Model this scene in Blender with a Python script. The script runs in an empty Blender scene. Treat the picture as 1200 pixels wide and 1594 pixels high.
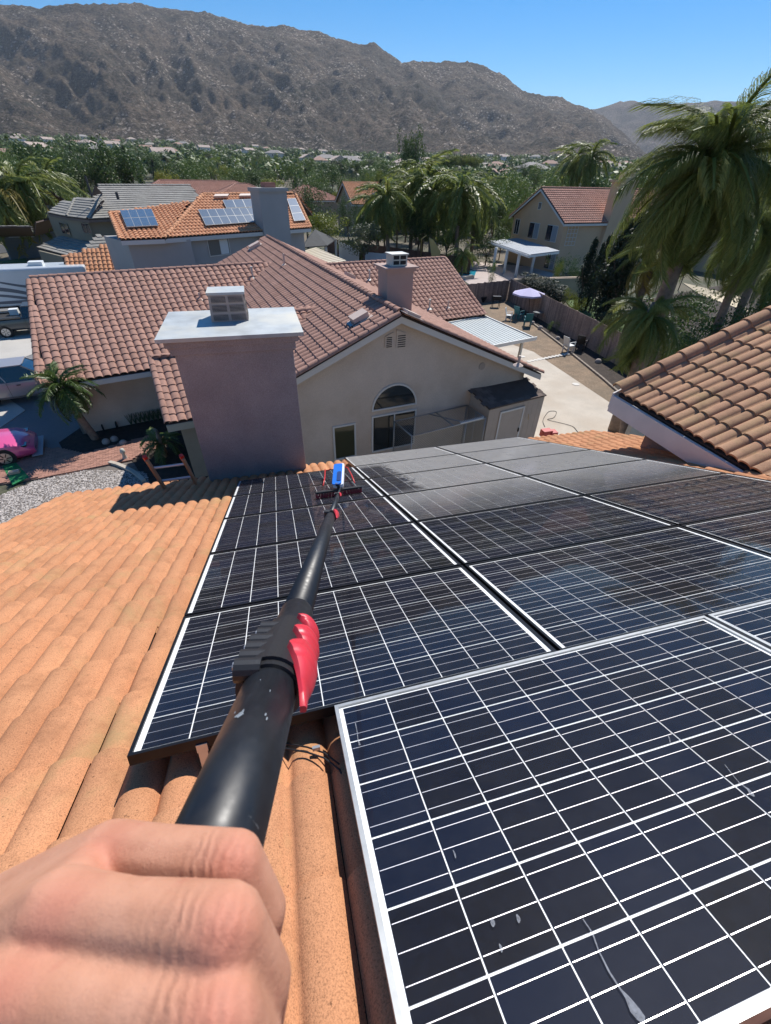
import bpy, bmesh, math, random
import numpy as np
from mathutils import Vector, Matrix, noise as mnoise
rnd = random.Random(7)
PI = math.pi
scene = bpy.context.scene
# ---------------------------------------------------------------- camera
F_PX, PITCH, ROLL, CAM_Z = 662.94, math.radians(38.28), math.radians(1.496), 9.1
cr, sr = math.cos(ROLL), math.sin(ROLL)
_F = Vector((0, math.cos(PITCH), -math.sin(PITCH)))
_U0 = Vector((0, math.sin(PITCH), math.cos(PITCH)))
_X = cr * Vector((1, 0, 0)) + sr * _U0
_U = -sr * Vector((1, 0, 0)) + cr * _U0
CAM = Vector((0, 0, CAM_Z))
cd = bpy.data.cameras.new("camera")
cam = bpy.data.objects.new("camera", cd)
scene.collection.objects.link(cam)
cam.matrix_world = Matrix(((_X.x, _U.x, -_F.x, 0), (_X.y, _U.y, -_F.y, 0), (_X.z, _U.z, -_F.z, CAM_Z), (0, 0, 0, 1)))
cd.sensor_fit = 'VERTICAL'; cd.sensor_height = 24.0; cd.lens = 24.0 * F_PX / 1594.0
cd.clip_start = 0.01; cd.clip_end = 30000
scene.camera = cam
# ---------------------------------------------------------------- sky, sun, exposure
SUN_AZ, SUN_EL = math.radians(21), math.radians(50)
world = bpy.data.worlds.new("World"); scene.world = world; world.use_nodes = True
wn = world.node_tree
sky = wn.nodes.new('ShaderNodeTexSky'); sky.sky_type = 'NISHITA'; sky.sun_disc = False
sky.sun_elevation = SUN_EL; sky.sun_rotation = SUN_AZ
sky.altitude = 500; sky.air_density = 1.0; sky.dust_density = 0.0; sky.ozone_density = 5.0
bg = wn.nodes['Background']; bg.inputs[1].default_value = 0.09
hs_ = wn.nodes.new('ShaderNodeHueSaturation'); hs_.inputs['Saturation'].default_value = 1.42
wn.links.new(sky.outputs[0], hs_.inputs['Color']); wn.links.new(hs_.outputs[0], bg.inputs[0])
sd = bpy.data.lights.new("sun", 'SUN'); sd.energy = 4.6; sd.angle = math.radians(0.53); sd.color = (1.0, 0.955, 0.89)
sun = bpy.data.objects.new("sun", sd); scene.collection.objects.link(sun)
SUN_DIR = Vector((math.sin(SUN_AZ) * math.cos(SUN_EL), math.cos(SUN_AZ) * math.cos(SUN_EL), math.sin(SUN_EL)))
sun.rotation_euler = SUN_DIR.to_track_quat('Z', 'Y').to_euler(); sun.location = (0, 0, 60)
scene.view_settings.view_transform = 'Standard'; scene.view_settings.look = 'None'
scene.view_settings.exposure = 0.38; scene.view_settings.gamma = 1.0
scene.view_settings.use_curve_mapping = False
scene.cycles.max_bounces = 8; scene.cycles.transparent_max_bounces = 16
scene.cycles.volume_bounces = 1
HAZE = .00005
# ---------------------------------------------------------------- survey helpers: a sight line measured on the photo + a height/plane gives a real point
def ray(px, py): return (px - 600) * _X - (py - 797) * _U + F_PX * _F
def P(px, py, z=0.0):
    r = ray(px, py); return CAM + r * ((z - CAM_Z) / r.z)
def PD(px, py, d):
    r = ray(px, py); return CAM + r * (d / math.hypot(r.x, r.y))
def PV(px, py, P0, yaw):
    y = math.radians(yaw); n = Vector((math.cos(y), -math.sin(y), 0)); r = ray(px, py)
    return CAM + r * (n.dot(P0 - CAM) / n.dot(r))
def PN(px, py, P0, n):
    r = ray(px, py); return CAM + r * (n.dot(P0 - CAM) / n.dot(r))
def scr(p):
    q = Vector(p) - CAM; z = q.dot(_F)
    if z <= 1e-4: return (-9999, -9999, z)
    return (600 + F_PX * q.dot(_X) / z, 797 - F_PX * q.dot(_U) / z, z)
def hd(yaw):
    y = math.radians(yaw); return Vector((math.sin(y), math.cos(y), 0))
ZV = Vector((0, 0, 1))
# ---------------------------------------------------------------- materials
MATS = {}
def newmat(name):
    m = bpy.data.materials.new(name); m.use_nodes = True
    nt = m.node_tree; b = nt.nodes['Principled BSDF']; return m, nt, b
def N(nt, t, **kw):
    n = nt.nodes.new(t)
    for k, v in kw.items():
        if k in n.inputs.keys(): n.inputs[k].default_value = v
        else: setattr(n, k, v)
    return n
def mixc(nt, fac, a, b, bt='MIX'):
    n = nt.nodes.new('ShaderNodeMix'); n.data_type = 'RGBA'; n.blend_type = bt
    for i, s in ((0, fac), (6, a), (7, b)):
        if hasattr(s, 'is_linked') or hasattr(s, 'links'): nt.links.new(s, n.inputs[i])
        elif isinstance(s, (int, float)): n.inputs[i].default_value = s
        else: n.inputs[i].default_value = (*s, 1) if len(s) == 3 else s
    return n.outputs[2]
def ramp(nt, fac, stops):
    n = nt.nodes.new('ShaderNodeValToRGB'); nt.links.new(fac, n.inputs[0])
    e = n.color_ramp.elements
    while len(e) < len(stops): e.new(0.5)
    for i, (p, c) in enumerate(stops):
        e[i].position = p; e[i].color = (c, c, c, 1) if isinstance(c, (int, float)) else (*c, 1)
    return n.outputs[0]
def pos(nt, scale=(1, 1, 1), obj=False):
    g = nt.nodes.new('ShaderNodeTexCoord' if obj else 'ShaderNodeNewGeometry')
    mp = nt.nodes.new('ShaderNodeMapping'); mp.inputs[3].default_value = scale
    nt.links.new(g.outputs['Object' if obj else 'Position'], mp.inputs[0]); return mp.outputs[0]
def noise(nt, vec, scale, detail=4, rough=0.55, dist=0.0):
    n = nt.nodes.new('ShaderNodeTexNoise'); n.inputs['Scale'].default_value = scale
    n.inputs['Detail'].default_value = detail; n.inputs['Roughness'].default_value = rough
    n.inputs['Distortion'].default_value = dist
    nt.links.new(vec, n.inputs['Vector']); return n.outputs[0]
def bump(nt, b, h, strength=0.3, dist=0.01):
    n = nt.nodes.new('ShaderNodeBump'); n.inputs['Strength'].default_value = strength
    n.inputs['Distance'].default_value = dist; nt.links.new(h, n.inputs['Height'])
    nt.links.new(n.outputs[0], b.inputs['Normal'])
def M(name, col=(.5, .5, .5), rough=.7, metal=0.0, var=0.0, vs=3.0, grain=0.0, gs=200.0, bmp=0.0, bs=60.0, bd=.004, dirt=None, ds=.8,
      island=0.0, coat=0.0, spec=0.5, obj=False, hue=None):
    """plain surface with colour variation, grain, bump and optional dirt colour"""
    if name in MATS: return MATS[name]
    m, nt, b = newmat(name); v = pos(nt, obj=obj)
    c = None
    base = (*col, 1)
    rgb = nt.nodes.new('ShaderNodeRGB'); rgb.outputs[0].default_value = base; c = rgb.outputs[0]
    if var:
        f = ramp(nt, noise(nt, v, vs, 5), [(.3, 1 - var), (.7, 1 + var * .6)])
        c = mixc(nt, 1.0, c, f, 'MULTIPLY')
    if hue:
        f = ramp(nt, noise(nt, v, vs * .37, 3), [(.45, 0.0), (.65, 1.0)])
        c = mixc(nt, f, c, hue)
    if grain:
        f = ramp(nt, noise(nt, v, gs, 2, .8), [(.35, 1 - grain), (.65, 1 + grain * .5)])
        c = mixc(nt, 1.0, c, f, 'MULTIPLY')
    if island:
        g = nt.nodes.new('ShaderNodeNewGeometry'); oi = nt.nodes.new('ShaderNodeObjectInfo')
        a = nt.nodes.new('ShaderNodeMath'); a.operation = 'ADD'
        nt.links.new(g.outputs['Random Per Island'], a.inputs[0]); nt.links.new(oi.outputs['Random'], a.inputs[1])
        fr = nt.nodes.new('ShaderNodeMath'); fr.operation = 'FRACT'; nt.links.new(a.outputs[0], fr.inputs[0])
        f = ramp(nt, fr.outputs[0], [(0, 1 - island), (1, 1 + island)])
        c = mixc(nt, 1.0, c, f, 'MULTIPLY')
    if dirt:
        f = ramp(nt, noise(nt, v, ds, 6, .65), [(.5, 0.0), (.72, .7)])
        c = mixc(nt, f, c, dirt)
    nt.links.new(c, b.inputs['Base Color'])
    b.inputs['Roughness'].default_value = rough; b.inputs['Metallic'].default_value = metal
    b.inputs['Coat Weight'].default_value = coat; b.inputs['Coat Roughness'].default_value = .05
    b.inputs['Specular IOR Level'].default_value = spec
    if bmp: bump(nt, b, noise(nt, v, bs, 4), bmp, bd)
    MATS[name] = m; return m
# ---------------------------------------------------------------- mesh builder
class MB:
    def __init__(s): s.v = []; s.f = []; s.m = []; s.mi = 0
    def add(s, vs, fs):
        o = len(s.v); s.v += [tuple(x) for x in vs]
        for f in fs: s.f.append([o + i for i in f]); s.m.append(s.mi)
        return s
    def mat(s, i): s.mi = i; return s
    def quad(s, *p): return s.add(p, [list(range(len(p)))])
    def obox(s, o, a, b, c):
        o, a, b, c = map(Vector, (o, a, b, c))
        vs = [o, o + a, o + a + b, o + b, o + c, o + a + c, o + a + b + c, o + b + c]
        fs = [(0, 3, 2, 1), (4, 5, 6, 7), (0, 1, 5, 4), (1, 2, 6, 5), (2, 3, 7, 6), (3, 0, 4, 7)]
        if a.cross(b).dot(c) < 0: fs = [f[::-1] for f in fs]
        return s.add(vs, fs)
    def box(s, c, size, rz=0.0):
        c = Vector(c); ca, sa = math.cos(rz), math.sin(rz)
        a = Vector((ca, sa, 0)) * size[0]; b = Vector((-sa, ca, 0)) * size[1]; d = ZV * size[2]
        return s.obox(c - a / 2 - b / 2 - d / 2, a, b, d)
    def prism(s, poly, d):
        """poly: planar loop of points, extruded by vector d"""
        d = Vector(d); n = len(poly); poly = [Vector(p) for p in poly]
        vs = poly + [p + d for p in poly]
        fs = [list(range(n))[::-1], list(range(n, 2 * n))] + [(i, (i + 1) % n, n + (i + 1) % n, n + i) for i in range(n)]
        nn = Vector((0, 0, 0))
        for i in range(n): nn += poly[i].cross(poly[(i + 1) % n])
        if nn.dot(d) < 0: fs = [tuple(f)[::-1] for f in fs]
        return s.add(vs, fs)
    def tube(s, pts, r, seg=8, cap=True):
        pts = [Vector(p) for p in pts]; n = len(pts)
        rs = r if isinstance(r, (list, tuple)) else [r] * n
        vs = []; ref = None
        for i, p in enumerate(pts):
            d = (pts[min(i + 1, n - 1)] - pts[max(i - 1, 0)]).normalized()
            if ref is None: ref = d.orthogonal().normalized()
            x = (ref - d * ref.dot(d)).normalized(); y = d.cross(x); ref = x
            for k in range(seg):
                t = 2 * PI * k / seg; vs.append(p + (x * math.cos(t) + y * math.sin(t)) * rs[i])
        fs = [(i * seg + k, i * seg + (k + 1) % seg, (i + 1) * seg + (k + 1) % seg, (i + 1) * seg + k) for i in range(n - 1) for k in range(seg)]
        if cap: fs += [list(range(seg))[::-1], list(range((n - 1) * seg, n * seg))]
        return s.add(vs, fs)
    def build(s, name, mats, parent=None, smooth=False, col=None):
        me = bpy.data.meshes.new(name); me.from_pydata(s.v, [], s.f)
        for m in (mats if isinstance(mats, (list, tuple)) else [mats]): me.materials.append(m)
        me.polygons.foreach_set('material_index', s.m)
        if smooth: me.polygons.foreach_set('use_smooth', [True] * len(s.f))
        me.update()
        o = bpy.data.objects.new(name, me); scene.collection.objects.link(o)
        if parent: attach(o, parent)
        return o
CH = {}
def attach(o, parent):
    o.parent = parent; CH.setdefault(parent.name, []).append(o)
    o.matrix_parent_inverse = WM[parent.name].inverted() if parent.name in WM else Matrix.Identity(4)
WM = {}
def tag(o, label=None, cat=None, group=None, kind=None):
    if label: o['label'] = label
    if cat: o['category'] = cat
    if group: o['group'] = group
    if kind: o['kind'] = kind
    return o
def thing(name, label, cat, loc=(0, 0, 0), group=None, local=False, rz=0.0):
    o = bpy.data.objects.new(name, None); scene.collection.objects.link(o)
    o.location = loc; o.rotation_euler = (0, 0, rz); o.empty_display_size = .1
    if not local: WM[o.name] = Matrix.Translation(loc) @ Matrix.Rotation(rz, 4, 'Z')
    return tag(o, label, cat, group)
def dup(root, loc, rz=0.0, scale=1.0, label=None, group=None):
    def cp(o, par):
        c = o.copy(); scene.collection.objects.link(c)
        if par: c.parent = par; CH.setdefault(par.name, []).append(c)
        for ch in KIDS(o): cp(ch, c)
        return c
    r = cp(root, None); r.location = loc; r.rotation_euler = (0, 0, rz)
    r.scale = (scale,) * 3 if isinstance(scale, (int, float)) else scale
    if label: r['label'] = label
    if group: r['group'] = group
    return r
def KIDS(o): return list(CH.get(o.name, []))
def struct(o): o['kind'] = 'structure'; return o
def stuff(o): o['kind'] = 'stuff'; return o
def fastmesh(name, V, Fq, mats, smooth=False):
    """V (n,3) array, Fq (m,4) array of quads"""
    me = bpy.data.meshes.new(name); V = np.asarray(V, np.float32); Fq = np.asarray(Fq, np.int32)
    k = Fq.shape[1]
    me.vertices.add(len(V)); me.vertices.foreach_set('co', V.ravel())
    me.loops.add(Fq.size); me.loops.foreach_set('vertex_index', Fq.ravel())
    me.polygons.add(len(Fq)); me.polygons.foreach_set('loop_start', np.arange(len(Fq), dtype=np.int32) * k)
    me.polygons.foreach_set('loop_total', np.full(len(Fq), k, np.int32))
    if smooth: me.polygons.foreach_set('use_smooth', np.ones(len(Fq), bool))
    me.update(calc_edges=True)
    for m in (mats if isinstance(mats, (list, tuple)) else [mats]): me.materials.append(m)
    return me
def link(name, me, parent=None, mw=None):
    o = bpy.data.objects.new(name, me); scene.collection.objects.link(o)
    if parent: attach(o, parent)
    if mw is not None:
        o.matrix_world = mw; o.matrix_basis = (o.matrix_parent_inverse.inverted() @ (WM[parent.name].inverted() if parent and parent.name in WM else Matrix.Identity(4)) @ mw) if parent else mw
    return o
# ---------------------------------------------------------------- roof tiles
def tile_mesh(name, w, e, nb, seg, amp, lift, thick, mat, lap=.05):
    """concrete S tile: nb rolls across, butt end at y=0 lifted over the course below"""
    xs = []; zs = []
    for b in range(nb):
        for k in range(seg + (1 if b == nb - 1 else 0)):
            t = k / seg; xs.append(w * (b + t) / nb)
            q = 1 - abs(2 * t - 1) ** 2.4
            zs.append(amp * max(q, 0) ** .75)
    n = len(xs); V = []
    for (y, dz) in ((0, lift), (e + lap, 0)):
        for x, z in zip(xs, zs): V.append((x, y, z + dz))
    for x, z in zip(xs, zs): V.append((x, 0, z + lift - thick))
    # duplicated butt edge so that smooth shading keeps the lip crisp
    for x, z in zip(xs, zs): V.append((x, 0, z + lift))
    Fq = [(i, i + 1, n + i + 1, n + i) for i in range(n - 1)] + [(2 * n + i, 2 * n + i + 1, 3 * n + i + 1, 3 * n + i) for i in range(n - 1)]
    # left and right side skirts keep light out
    me = fastmesh(name, V, Fq, mat, True); me.name = name
    return me, np.array(V), np.array(Fq)
def cap_mesh(name, r, L, mat, seg=8, taper=.88, thick=.02):
    V = []; n = seg + 1
    for (y, s, dz) in ((0, 1, .012), (L, taper, 0)):
        for k in range(n):
            t = PI * k / seg; V.append((r * s * math.cos(t), y, r * s * math.sin(t) * .85 + dz))
    for k in range(n):
        t = PI * k / seg; V.append(((r - thick) * math.cos(t), 0, (r - thick) * math.sin(t) * .85 + .012))
    for k in range(n):
        t = PI * k / seg; V.append((r * math.cos(t), 0, r * math.sin(t) * .85 + .012))
    Fq = [(i, n + i, n + i + 1, i + 1) for i in range(n - 1)] + [(2 * n + i, 3 * n + i, 3 * n + i + 1, 2 * n + i + 1) for i in range(n - 1)]
    return fastmesh(name, V, Fq, mat, True), np.array(V), np.array(Fq)
def frame_mat(o, x, y, z):
    return Matrix(((x.x, y.x, z.x, o.x), (x.y, y.y, z.y, o.y), (x.z, y.z, z.z, o.z), (0, 0, 0, 1)))
def inpoly(s, t, poly):
    c = False; n = len(poly)
    for i in range(n):
        x1, y1 = poly[i]; x2, y2 = poly[(i + 1) % n]
        if (y1 > t) != (y2 > t) and s < (x2 - x1) * (t - y1) / (y2 - y1) + x1: c = not c
    return c
class TileSet:
    """collects tiles of one house; the largest in view become parts, the rest one joined part"""
    def __init__(s): s.items = []
    def plane(s, E0, A, poly3, w, e, kind, jit=.004, skip=None, up=None):
        """E0: origin on eave; A: eave direction; poly3: polygon points; n from polygon"""
        nn = Vector((0, 0, 0)); k = len(poly3)
        for i in range(k): nn += (poly3[i] - poly3[0]).cross(poly3[(i + 1) % k] - poly3[0])
        nn.normalize()
        if nn.z < 0: nn = -nn
        a = (A - nn * A.dot(nn)).normalized(); b = nn.cross(a)
        if b.z < 0: a = -a; b = nn.cross(a)
        pl = [((q - E0).dot(a), (q - E0).dot(b)) for q in poly3]
        s0 = min(q[0] for q in pl); s1 = max(q[0] for q in pl); t0 = min(q[1] for q in pl); t1 = max(q[1] for q in pl)
        r = 0; j = math.floor(t0 / e)
        for r in range(j, int(t1 / e) + 1):
            for c in range(int(s0 / w) - 1, int(s1 / w) + 2):
                sc, tc = (c + .5) * w, (r + .5) * e
                if not inpoly(sc, tc, pl): continue
                o = E0 + a * (c * w + rnd.uniform(-jit, jit)) + b * (r * e + rnd.uniform(-jit, jit)) + nn * (rnd.uniform(0, jit * .8))
                if skip and skip(o + a * w / 2 + b * e / 2): continue
                s.items.append((kind, frame_mat(o, a, b, nn), w))
        return a, b, nn
    def caps(s, p0, p1, L, kind, up=ZV, off=0.03):
        d = p1 - p0; n = max(1, int(d.length / L)); d.normalize()
        x = d.cross(up).normalized(); z = x.cross(d)
        for i in range(n):
            o = p0 + d * (i * L) + z * off
            s.items.append((kind, frame_mat(o, x, d, z), .15))
    def emit(s, parent, nmax=300, names=None):
        by = {}
        for it in s.items: by.setdefault(it[0], []).append(it)
        for kind, its in by.items():
            me, V, Fq = TILES[kind]; nm = 'ridge_tile' if 'cap' in kind else 'roof_tile'
            def size(it):
                x, y, z = scr(it[1].translation)
                if z < .05 or x < -60 or x > 1260 or y < -60 or y > 1680: return -1.0 / (1 + abs(z))
                return 1 / z
            its.sort(key=size, reverse=True)
            for it in its[:nmax]:
                o = bpy.data.objects.new(nm, me); scene.collection.objects.link(o); attach(o, parent)
                o.matrix_basis = PARM(parent).inverted() @ it[1] if parent.name not in WM else it[1]
            rest = its[nmax:]
            if rest:
                VV = []; FF = []; o = 0; Vh = np.c_[V, np.ones(len(V))]
                for it in rest:
                    VV.append((Vh @ np.array(it[1]).T)[:, :3]); FF.append(Fq + o); o += len(V)
                me2 = fastmesh('tile_field', np.vstack(VV), np.vstack(FF), me.materials[0], True)
                ob = bpy.data.objects.new('tile_field' if nm == 'roof_tile' else 'ridge_tile_run', me2); scene.collection.objects.link(ob)
                attach(ob, parent); stuff(ob)
def PARM(p): return Matrix.Identity(4)
TILES = {}
def deck(name, poly3, parent, mat, th=.06):
    nn = Vector((0, 0, 0)); k = len(poly3)
    for i in range(k): nn += (poly3[i] - poly3[0]).cross(poly3[(i + 1) % k] - poly3[0])
    nn.normalize()
    if nn.z < 0: nn = -nn
    mb = MB(); mb.prism([q - nn * .012 for q in poly3], -nn * th)
    return mb.build(name, mat, parent)
# ================================================================ OUR ROOF
YU, SL = math.radians(74.156), math.radians(22.42)
RU = Vector((math.sin(YU), math.cos(YU), 0))
_h = Vector((math.sin(YU - PI / 2), math.cos(YU - PI / 2), 0))
RV = _h * math.cos(SL) - ZV * math.sin(SL)          # down slope, away from the camera
RN = RU.cross(RV).normalized()
if RN.z < 0: RN = -RN
RD = 1.0932                                          # camera above the glass plane
RO = CAM - RN * RD
def R_(u, t, off=0.0): return RO + RU * u + RV * t + RN * off   # t grows down the slope
def onroof(px, py, off=0.0):
    r = ray(px, py); return CAM + r * ((-RD + off) / r.dot(RN))
TOFF = -.17                                          # tile bed below the glass plane

m_tile_own = None
def tile_material(name, c1, c2, moss, speck=.35, gs=230, mossamt=(.53, .74), ps=2.6):
    m, nt, b = newmat(name); v = pos(nt)
    base = mixc(nt, ramp(nt, noise(nt, v, ps, 4, .6), [(.3, 0), (.7, 1)]), c1, c2)
    oi = nt.nodes.new('ShaderNodeObjectInfo'); g = nt.nodes.new('ShaderNodeNewGeometry')
    a = nt.nodes.new('ShaderNodeMath'); a.operation = 'ADD'; nt.links.new(oi.outputs['Random'], a.inputs[0]); nt.links.new(g.outputs['Random Per Island'], a.inputs[1])
    fr = nt.nodes.new('ShaderNodeMath'); fr.operation = 'FRACT'; nt.links.new(a.outputs[0], fr.inputs[0])
    base = mixc(nt, 1.0, base, ramp(nt, fr.outputs[0], [(0, (.90, .89, .88)), (.5, (1, 1, 1)), (1, (1.08, 1.07, 1.06))]), 'MULTIPLY')
    sp = ramp(nt, noise(nt, v, gs, 3, .75), [(.36, 1 - speck), (.5, 1.0), (.68, 1 + speck * .45)])
    base = mixc(nt, 1.0, base, sp, 'MULTIPLY')
    pit = ramp(nt, noise(nt, v, gs * .42, 2, .5), [(.27, .45), (.34, 1.0)])
    base = mixc(nt, 1.0, base, pit, 'MULTIPLY')
    vm = pos(nt, (1, 1, .3))
    mo = ramp(nt, noise(nt, vm, 2.1, 6, .68, .6), [(mossamt[0], 0), (mossamt[1], .75)])
    base = mixc(nt, mo, base, moss)
    st = ramp(nt, noise(nt, vm, 6.5, 6, .75), [(.50, 0), (.68, .6)])
    base = mixc(nt, st, base, tuple(x * .62 for x in c1))
    nt.links.new(base, b.inputs['Base Color']); b.inputs['Roughness'].default_value = .88
    b.inputs['Specular IOR Level'].default_value = .25
    bump(nt, b, noise(nt, v, gs, 3, .7), .5, .0025)
    return m
m_tile_own = tile_material('terracotta_tile', (.49, .225, .112), (.55, .27, .138), (.36, .25, .115))
m_tile_up = tile_material('weathered_terracotta', (.36, .20, .125), (.46, .27, .16), (.29, .22, .10), mossamt=(.5, .75))
m_felt = M('underlay', (.05, .035, .03), .9)
m_stucco_own = M('mauve_stucco', (.41, .345, .33), .92, var=.14, vs=2.2, grain=.22, gs=90, bmp=.9, bs=75, bd=.012)
m_stucco_dark = M('brown_stucco', (.30, .21, .175), .92, var=.15, vs=2, grain=.2, gs=80, bmp=.8, bs=60, bd=.01)
m_fascia = M('painted_fascia', (.62, .57, .54), .6, var=.08, vs=3)
m_galv = M('galvanised_sheet', (.48, .51, .51), .55, metal=.3, var=.2, vs=3.5, hue=(.60, .58, .50), bmp=.1, bs=8, bd=.01)
TILES['own'] = tile_mesh('roof_tile', .28, .33, 2, 8, .044, .028, .028, m_tile_own)
TILES['up'] = tile_mesh('roof_tile', .30, .33, 2, 8, .042, .024, .024, m_tile_up)
TILES['capup'] = cap_mesh('ridge_tile', .11, .38, m_tile_up)

house = thing('house', 'house under the camera with orange tiled roof, solar panels and broad mauve chimney', 'house', (0, 4, 0))
# main slope
UL, UR, TE, TB = -3.22, 6.2, 7.42, -3.4
roof_poly = [R_(UL, TE, TOFF), R_(UR, TE, TOFF), R_(UR, TB, TOFF), R_(UL, TB, TOFF)]
roof = deck('roof', roof_poly, house, m_felt, .05)
ts = TileSet()
def skip_main(q):
    d = q - RO; u, t = d.dot(RU), d.dot(RV)
    if -.30 < u < 4.0 and 1.75 < t < 6.6 and not (u < 1): return True
    if -.25 < u < 3.9 and 1.75 < t < 6.7: return True
    return False
ts.plane(R_(0, TE, TOFF), RU, roof_poly, .28, .33, 'own', skip=skip_main)
# lower rake edge: the tiles are their own edge there
E_ = MB()
E_.obox(R_(UL + .02, TE - .02, TOFF - .03), RU * (UR - UL), RN * -.14, RV * .02)
E_.build('fascia', m_fascia, house)
# walls
wl = MB()
b0 = R_(UL + .45, TE - .55, -.3); b1 = R_(UR - .4, TE - .55, -.3)
dwn = Vector((0, 0, b0.z)); hb = -_h * 9.6
wl.obox(Vector((b0.x, b0.y, 0)), (b1 - b0) * Vector((1, 1, 0)).to_3d() if False else Vector((b1.x - b0.x, b1.y - b0.y, 0)), hb, ZV * (b0.z - .1))
wl.build('wall', M('house_wall_stucco', (.50, .42, .33), .9, var=.08, grain=.15, gs=60, bmp=.5, bs=50, bd=.01), house)
# upper right roof, higher than the main slope
UPY = 74.0
C0 = P(963, 612, 6.70); ua = -hd(UPY - 90)            # along the eave toward the camera
ub = (hd(UPY) * math.cos(math.radians(23.5)) + ZV * math.sin(math.radians(23.5)))
un = ua.cross(ub).normalized(); un = un if un.z > 0 else -un
up_poly = [C0, C0 + ua * 4.6, C0 + ua * 4.6 + ub * 4.6, C0 + ub * 4.6]
uproof = deck('upper_roof', up_poly, house, m_felt, .05)
tu = TileSet()
tu.plane(C0, ua, up_poly, .30, .33, 'up')
tu.caps(C0 - ua * .02 + un * .0, C0 - ua * .02 + ub * 4.5, .33, 'capup', un, .045)
us = MB()
us.obox(C0 - ub * .03 - un * .03 - ua * .05, ua * 4.6, -ZV * .24, -ub * .028)            # eave fascia
us.obox(C0 - ua * .085 - un * .015 - ub * .03, ub * 4.6, -ZV * .22, ua * .03)             # barge board
us.obox(C0 - ZV * .245 - ua * .05, ua * 4.6, hd(UPY) * .55, -ZV * .02)
us.build('upper_fascia', m_fascia, house)
uw = MB()
wo = C0 + hd(UPY) * .42 + ua * .35 - ZV * .22
uw.obox(wo, ua * 4.2, hd(UPY) * 4.0, -ZV * 3.2)
uw.build('upper_wall', m_stucco_dark, house)
# chimney
cb = onroof(328, 753, TOFF)
CY = math.degrees(YU)
cu, cv = RU, _h
cw, cdp = 1.50, 1.08
ch_base = cb.copy(); ztop = CAM_Z - 1.84
ch = MB()
o0 = Vector((cb.x, cb.y, cb.z - .9))
ch.obox(o0, cu * cw, cv * cdp, ZV * (ztop - o0.z))
for k, (pr, h0, h1) in enumerate(((.04, ztop - .02, ztop + .085), (.08, ztop + .085, ztop + .175))):
    ch.obox(Vector((cb.x, cb.y, h0)) - cu * pr - cv * pr, cu * (cw + 2 * pr), cv * (cdp + 2 * pr), ZV * (h1 - h0))
chim = ch.build('chimney', m_stucco_own, house)
bv = chim.modifiers.new('b', 'BEVEL'); bv.width = .008; bv.segments = 2
cz = ztop + .175
cc = MB(); pr = .15
cc.obox(Vector((cb.x, cb.y, cz)) - cu * pr - cv * pr, cu * (cw + 2 * pr), cv * (cdp + 2 * pr), ZV * .045)
capo = cc.build('chimney_cap', m_galv, chim)
# louvred vent housing on the cap, sides splayed outward at the foot
m_vent = M('vent_paint', (.50, .40, .33), .6, var=.1, vs=8)
m_dark = M('dark_opening', (.02, .018, .016), .8)
vb = P(329.5, 501.7, cz + .045); vh = .33; vw = .49; vd = .42
vt = MB()
def taper_box(mb, o, a, b, h, w, d, tw, td):
    c = o + a * w / 2 + b * d / 2
    lo = [o, o + a * w, o + a * w + b * d, o + b * d]
    hi = [c - a * tw / 2 - b * td / 2 + ZV * h, c + a * tw / 2 - b * td / 2 + ZV * h, c + a * tw / 2 + b * td / 2 + ZV * h, c - a * tw / 2 + b * td / 2 + ZV * h]
    mb.add(lo + hi, [(0, 3, 2, 1), (4, 5, 6, 7), (0, 1, 5, 4), (1, 2, 6, 5), (2, 3, 7, 6), (3, 0, 4, 7)]); return lo, hi
lo, hi = taper_box(vt, vb, cu, cv, vh, vw, vd, vw * .92, vd * .9)
vent = vt.build('chimney_vent', m_vent, chim)
lv = MB(); fr_ = MB()
for r in range(3):
    for c in range(2):
        def fp(s, t): return (lo[0].lerp(lo[1], s)).lerp(hi[0].lerp(hi[1], s), t) - cv * .004
        s0, s1 = (.07, .47) if c == 0 else (.55, .95); t0, t1 = ((.05, .27), (.38, .62), (.72, .94))[r]
        q = [fp(s0, t0), fp(s1, t0), fp(s1, t1), fp(s0, t1)]
        lv.prism(q, cv * .003)
        for k in range(5):
            tt = t0 + (t1 - t0) * (k + .5) / 5
            fr_.obox(fp(s0, tt) - cv * .006, (fp(s1, tt) - fp(s0, tt)), -cv * .004, ZV * .006)
for r in range(3):
    for c in range(2):
        def sp(s, t): return (lo[1].lerp(lo[2], s)).lerp(hi[1].lerp(hi[2], s), t) + cu * .004
        s0, s1 = (.08, .46) if c == 0 else (.54, .92); t0, t1 = ((.05, .27), (.38, .62), (.72, .94))[r]
        lv.prism([sp(s0, t0), sp(s1, t0), sp(s1, t1), sp(s0, t1)], -cu * .003)
lv.build('vent_opening', m_dark, chim); fr_.build('vent_louvre', m_vent, chim)
vl = MB(); c_ = (hi[0] + hi[2]) / 2
vl.obox(c_ - cu * (vw * .5) - cv * (vd * .48), cu * vw, cv * vd * .96, ZV * .03)
vl.build('vent_lid', m_galv, chim)
ts.emit(roof, 215)
tu.emit(uproof, 170)

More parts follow.
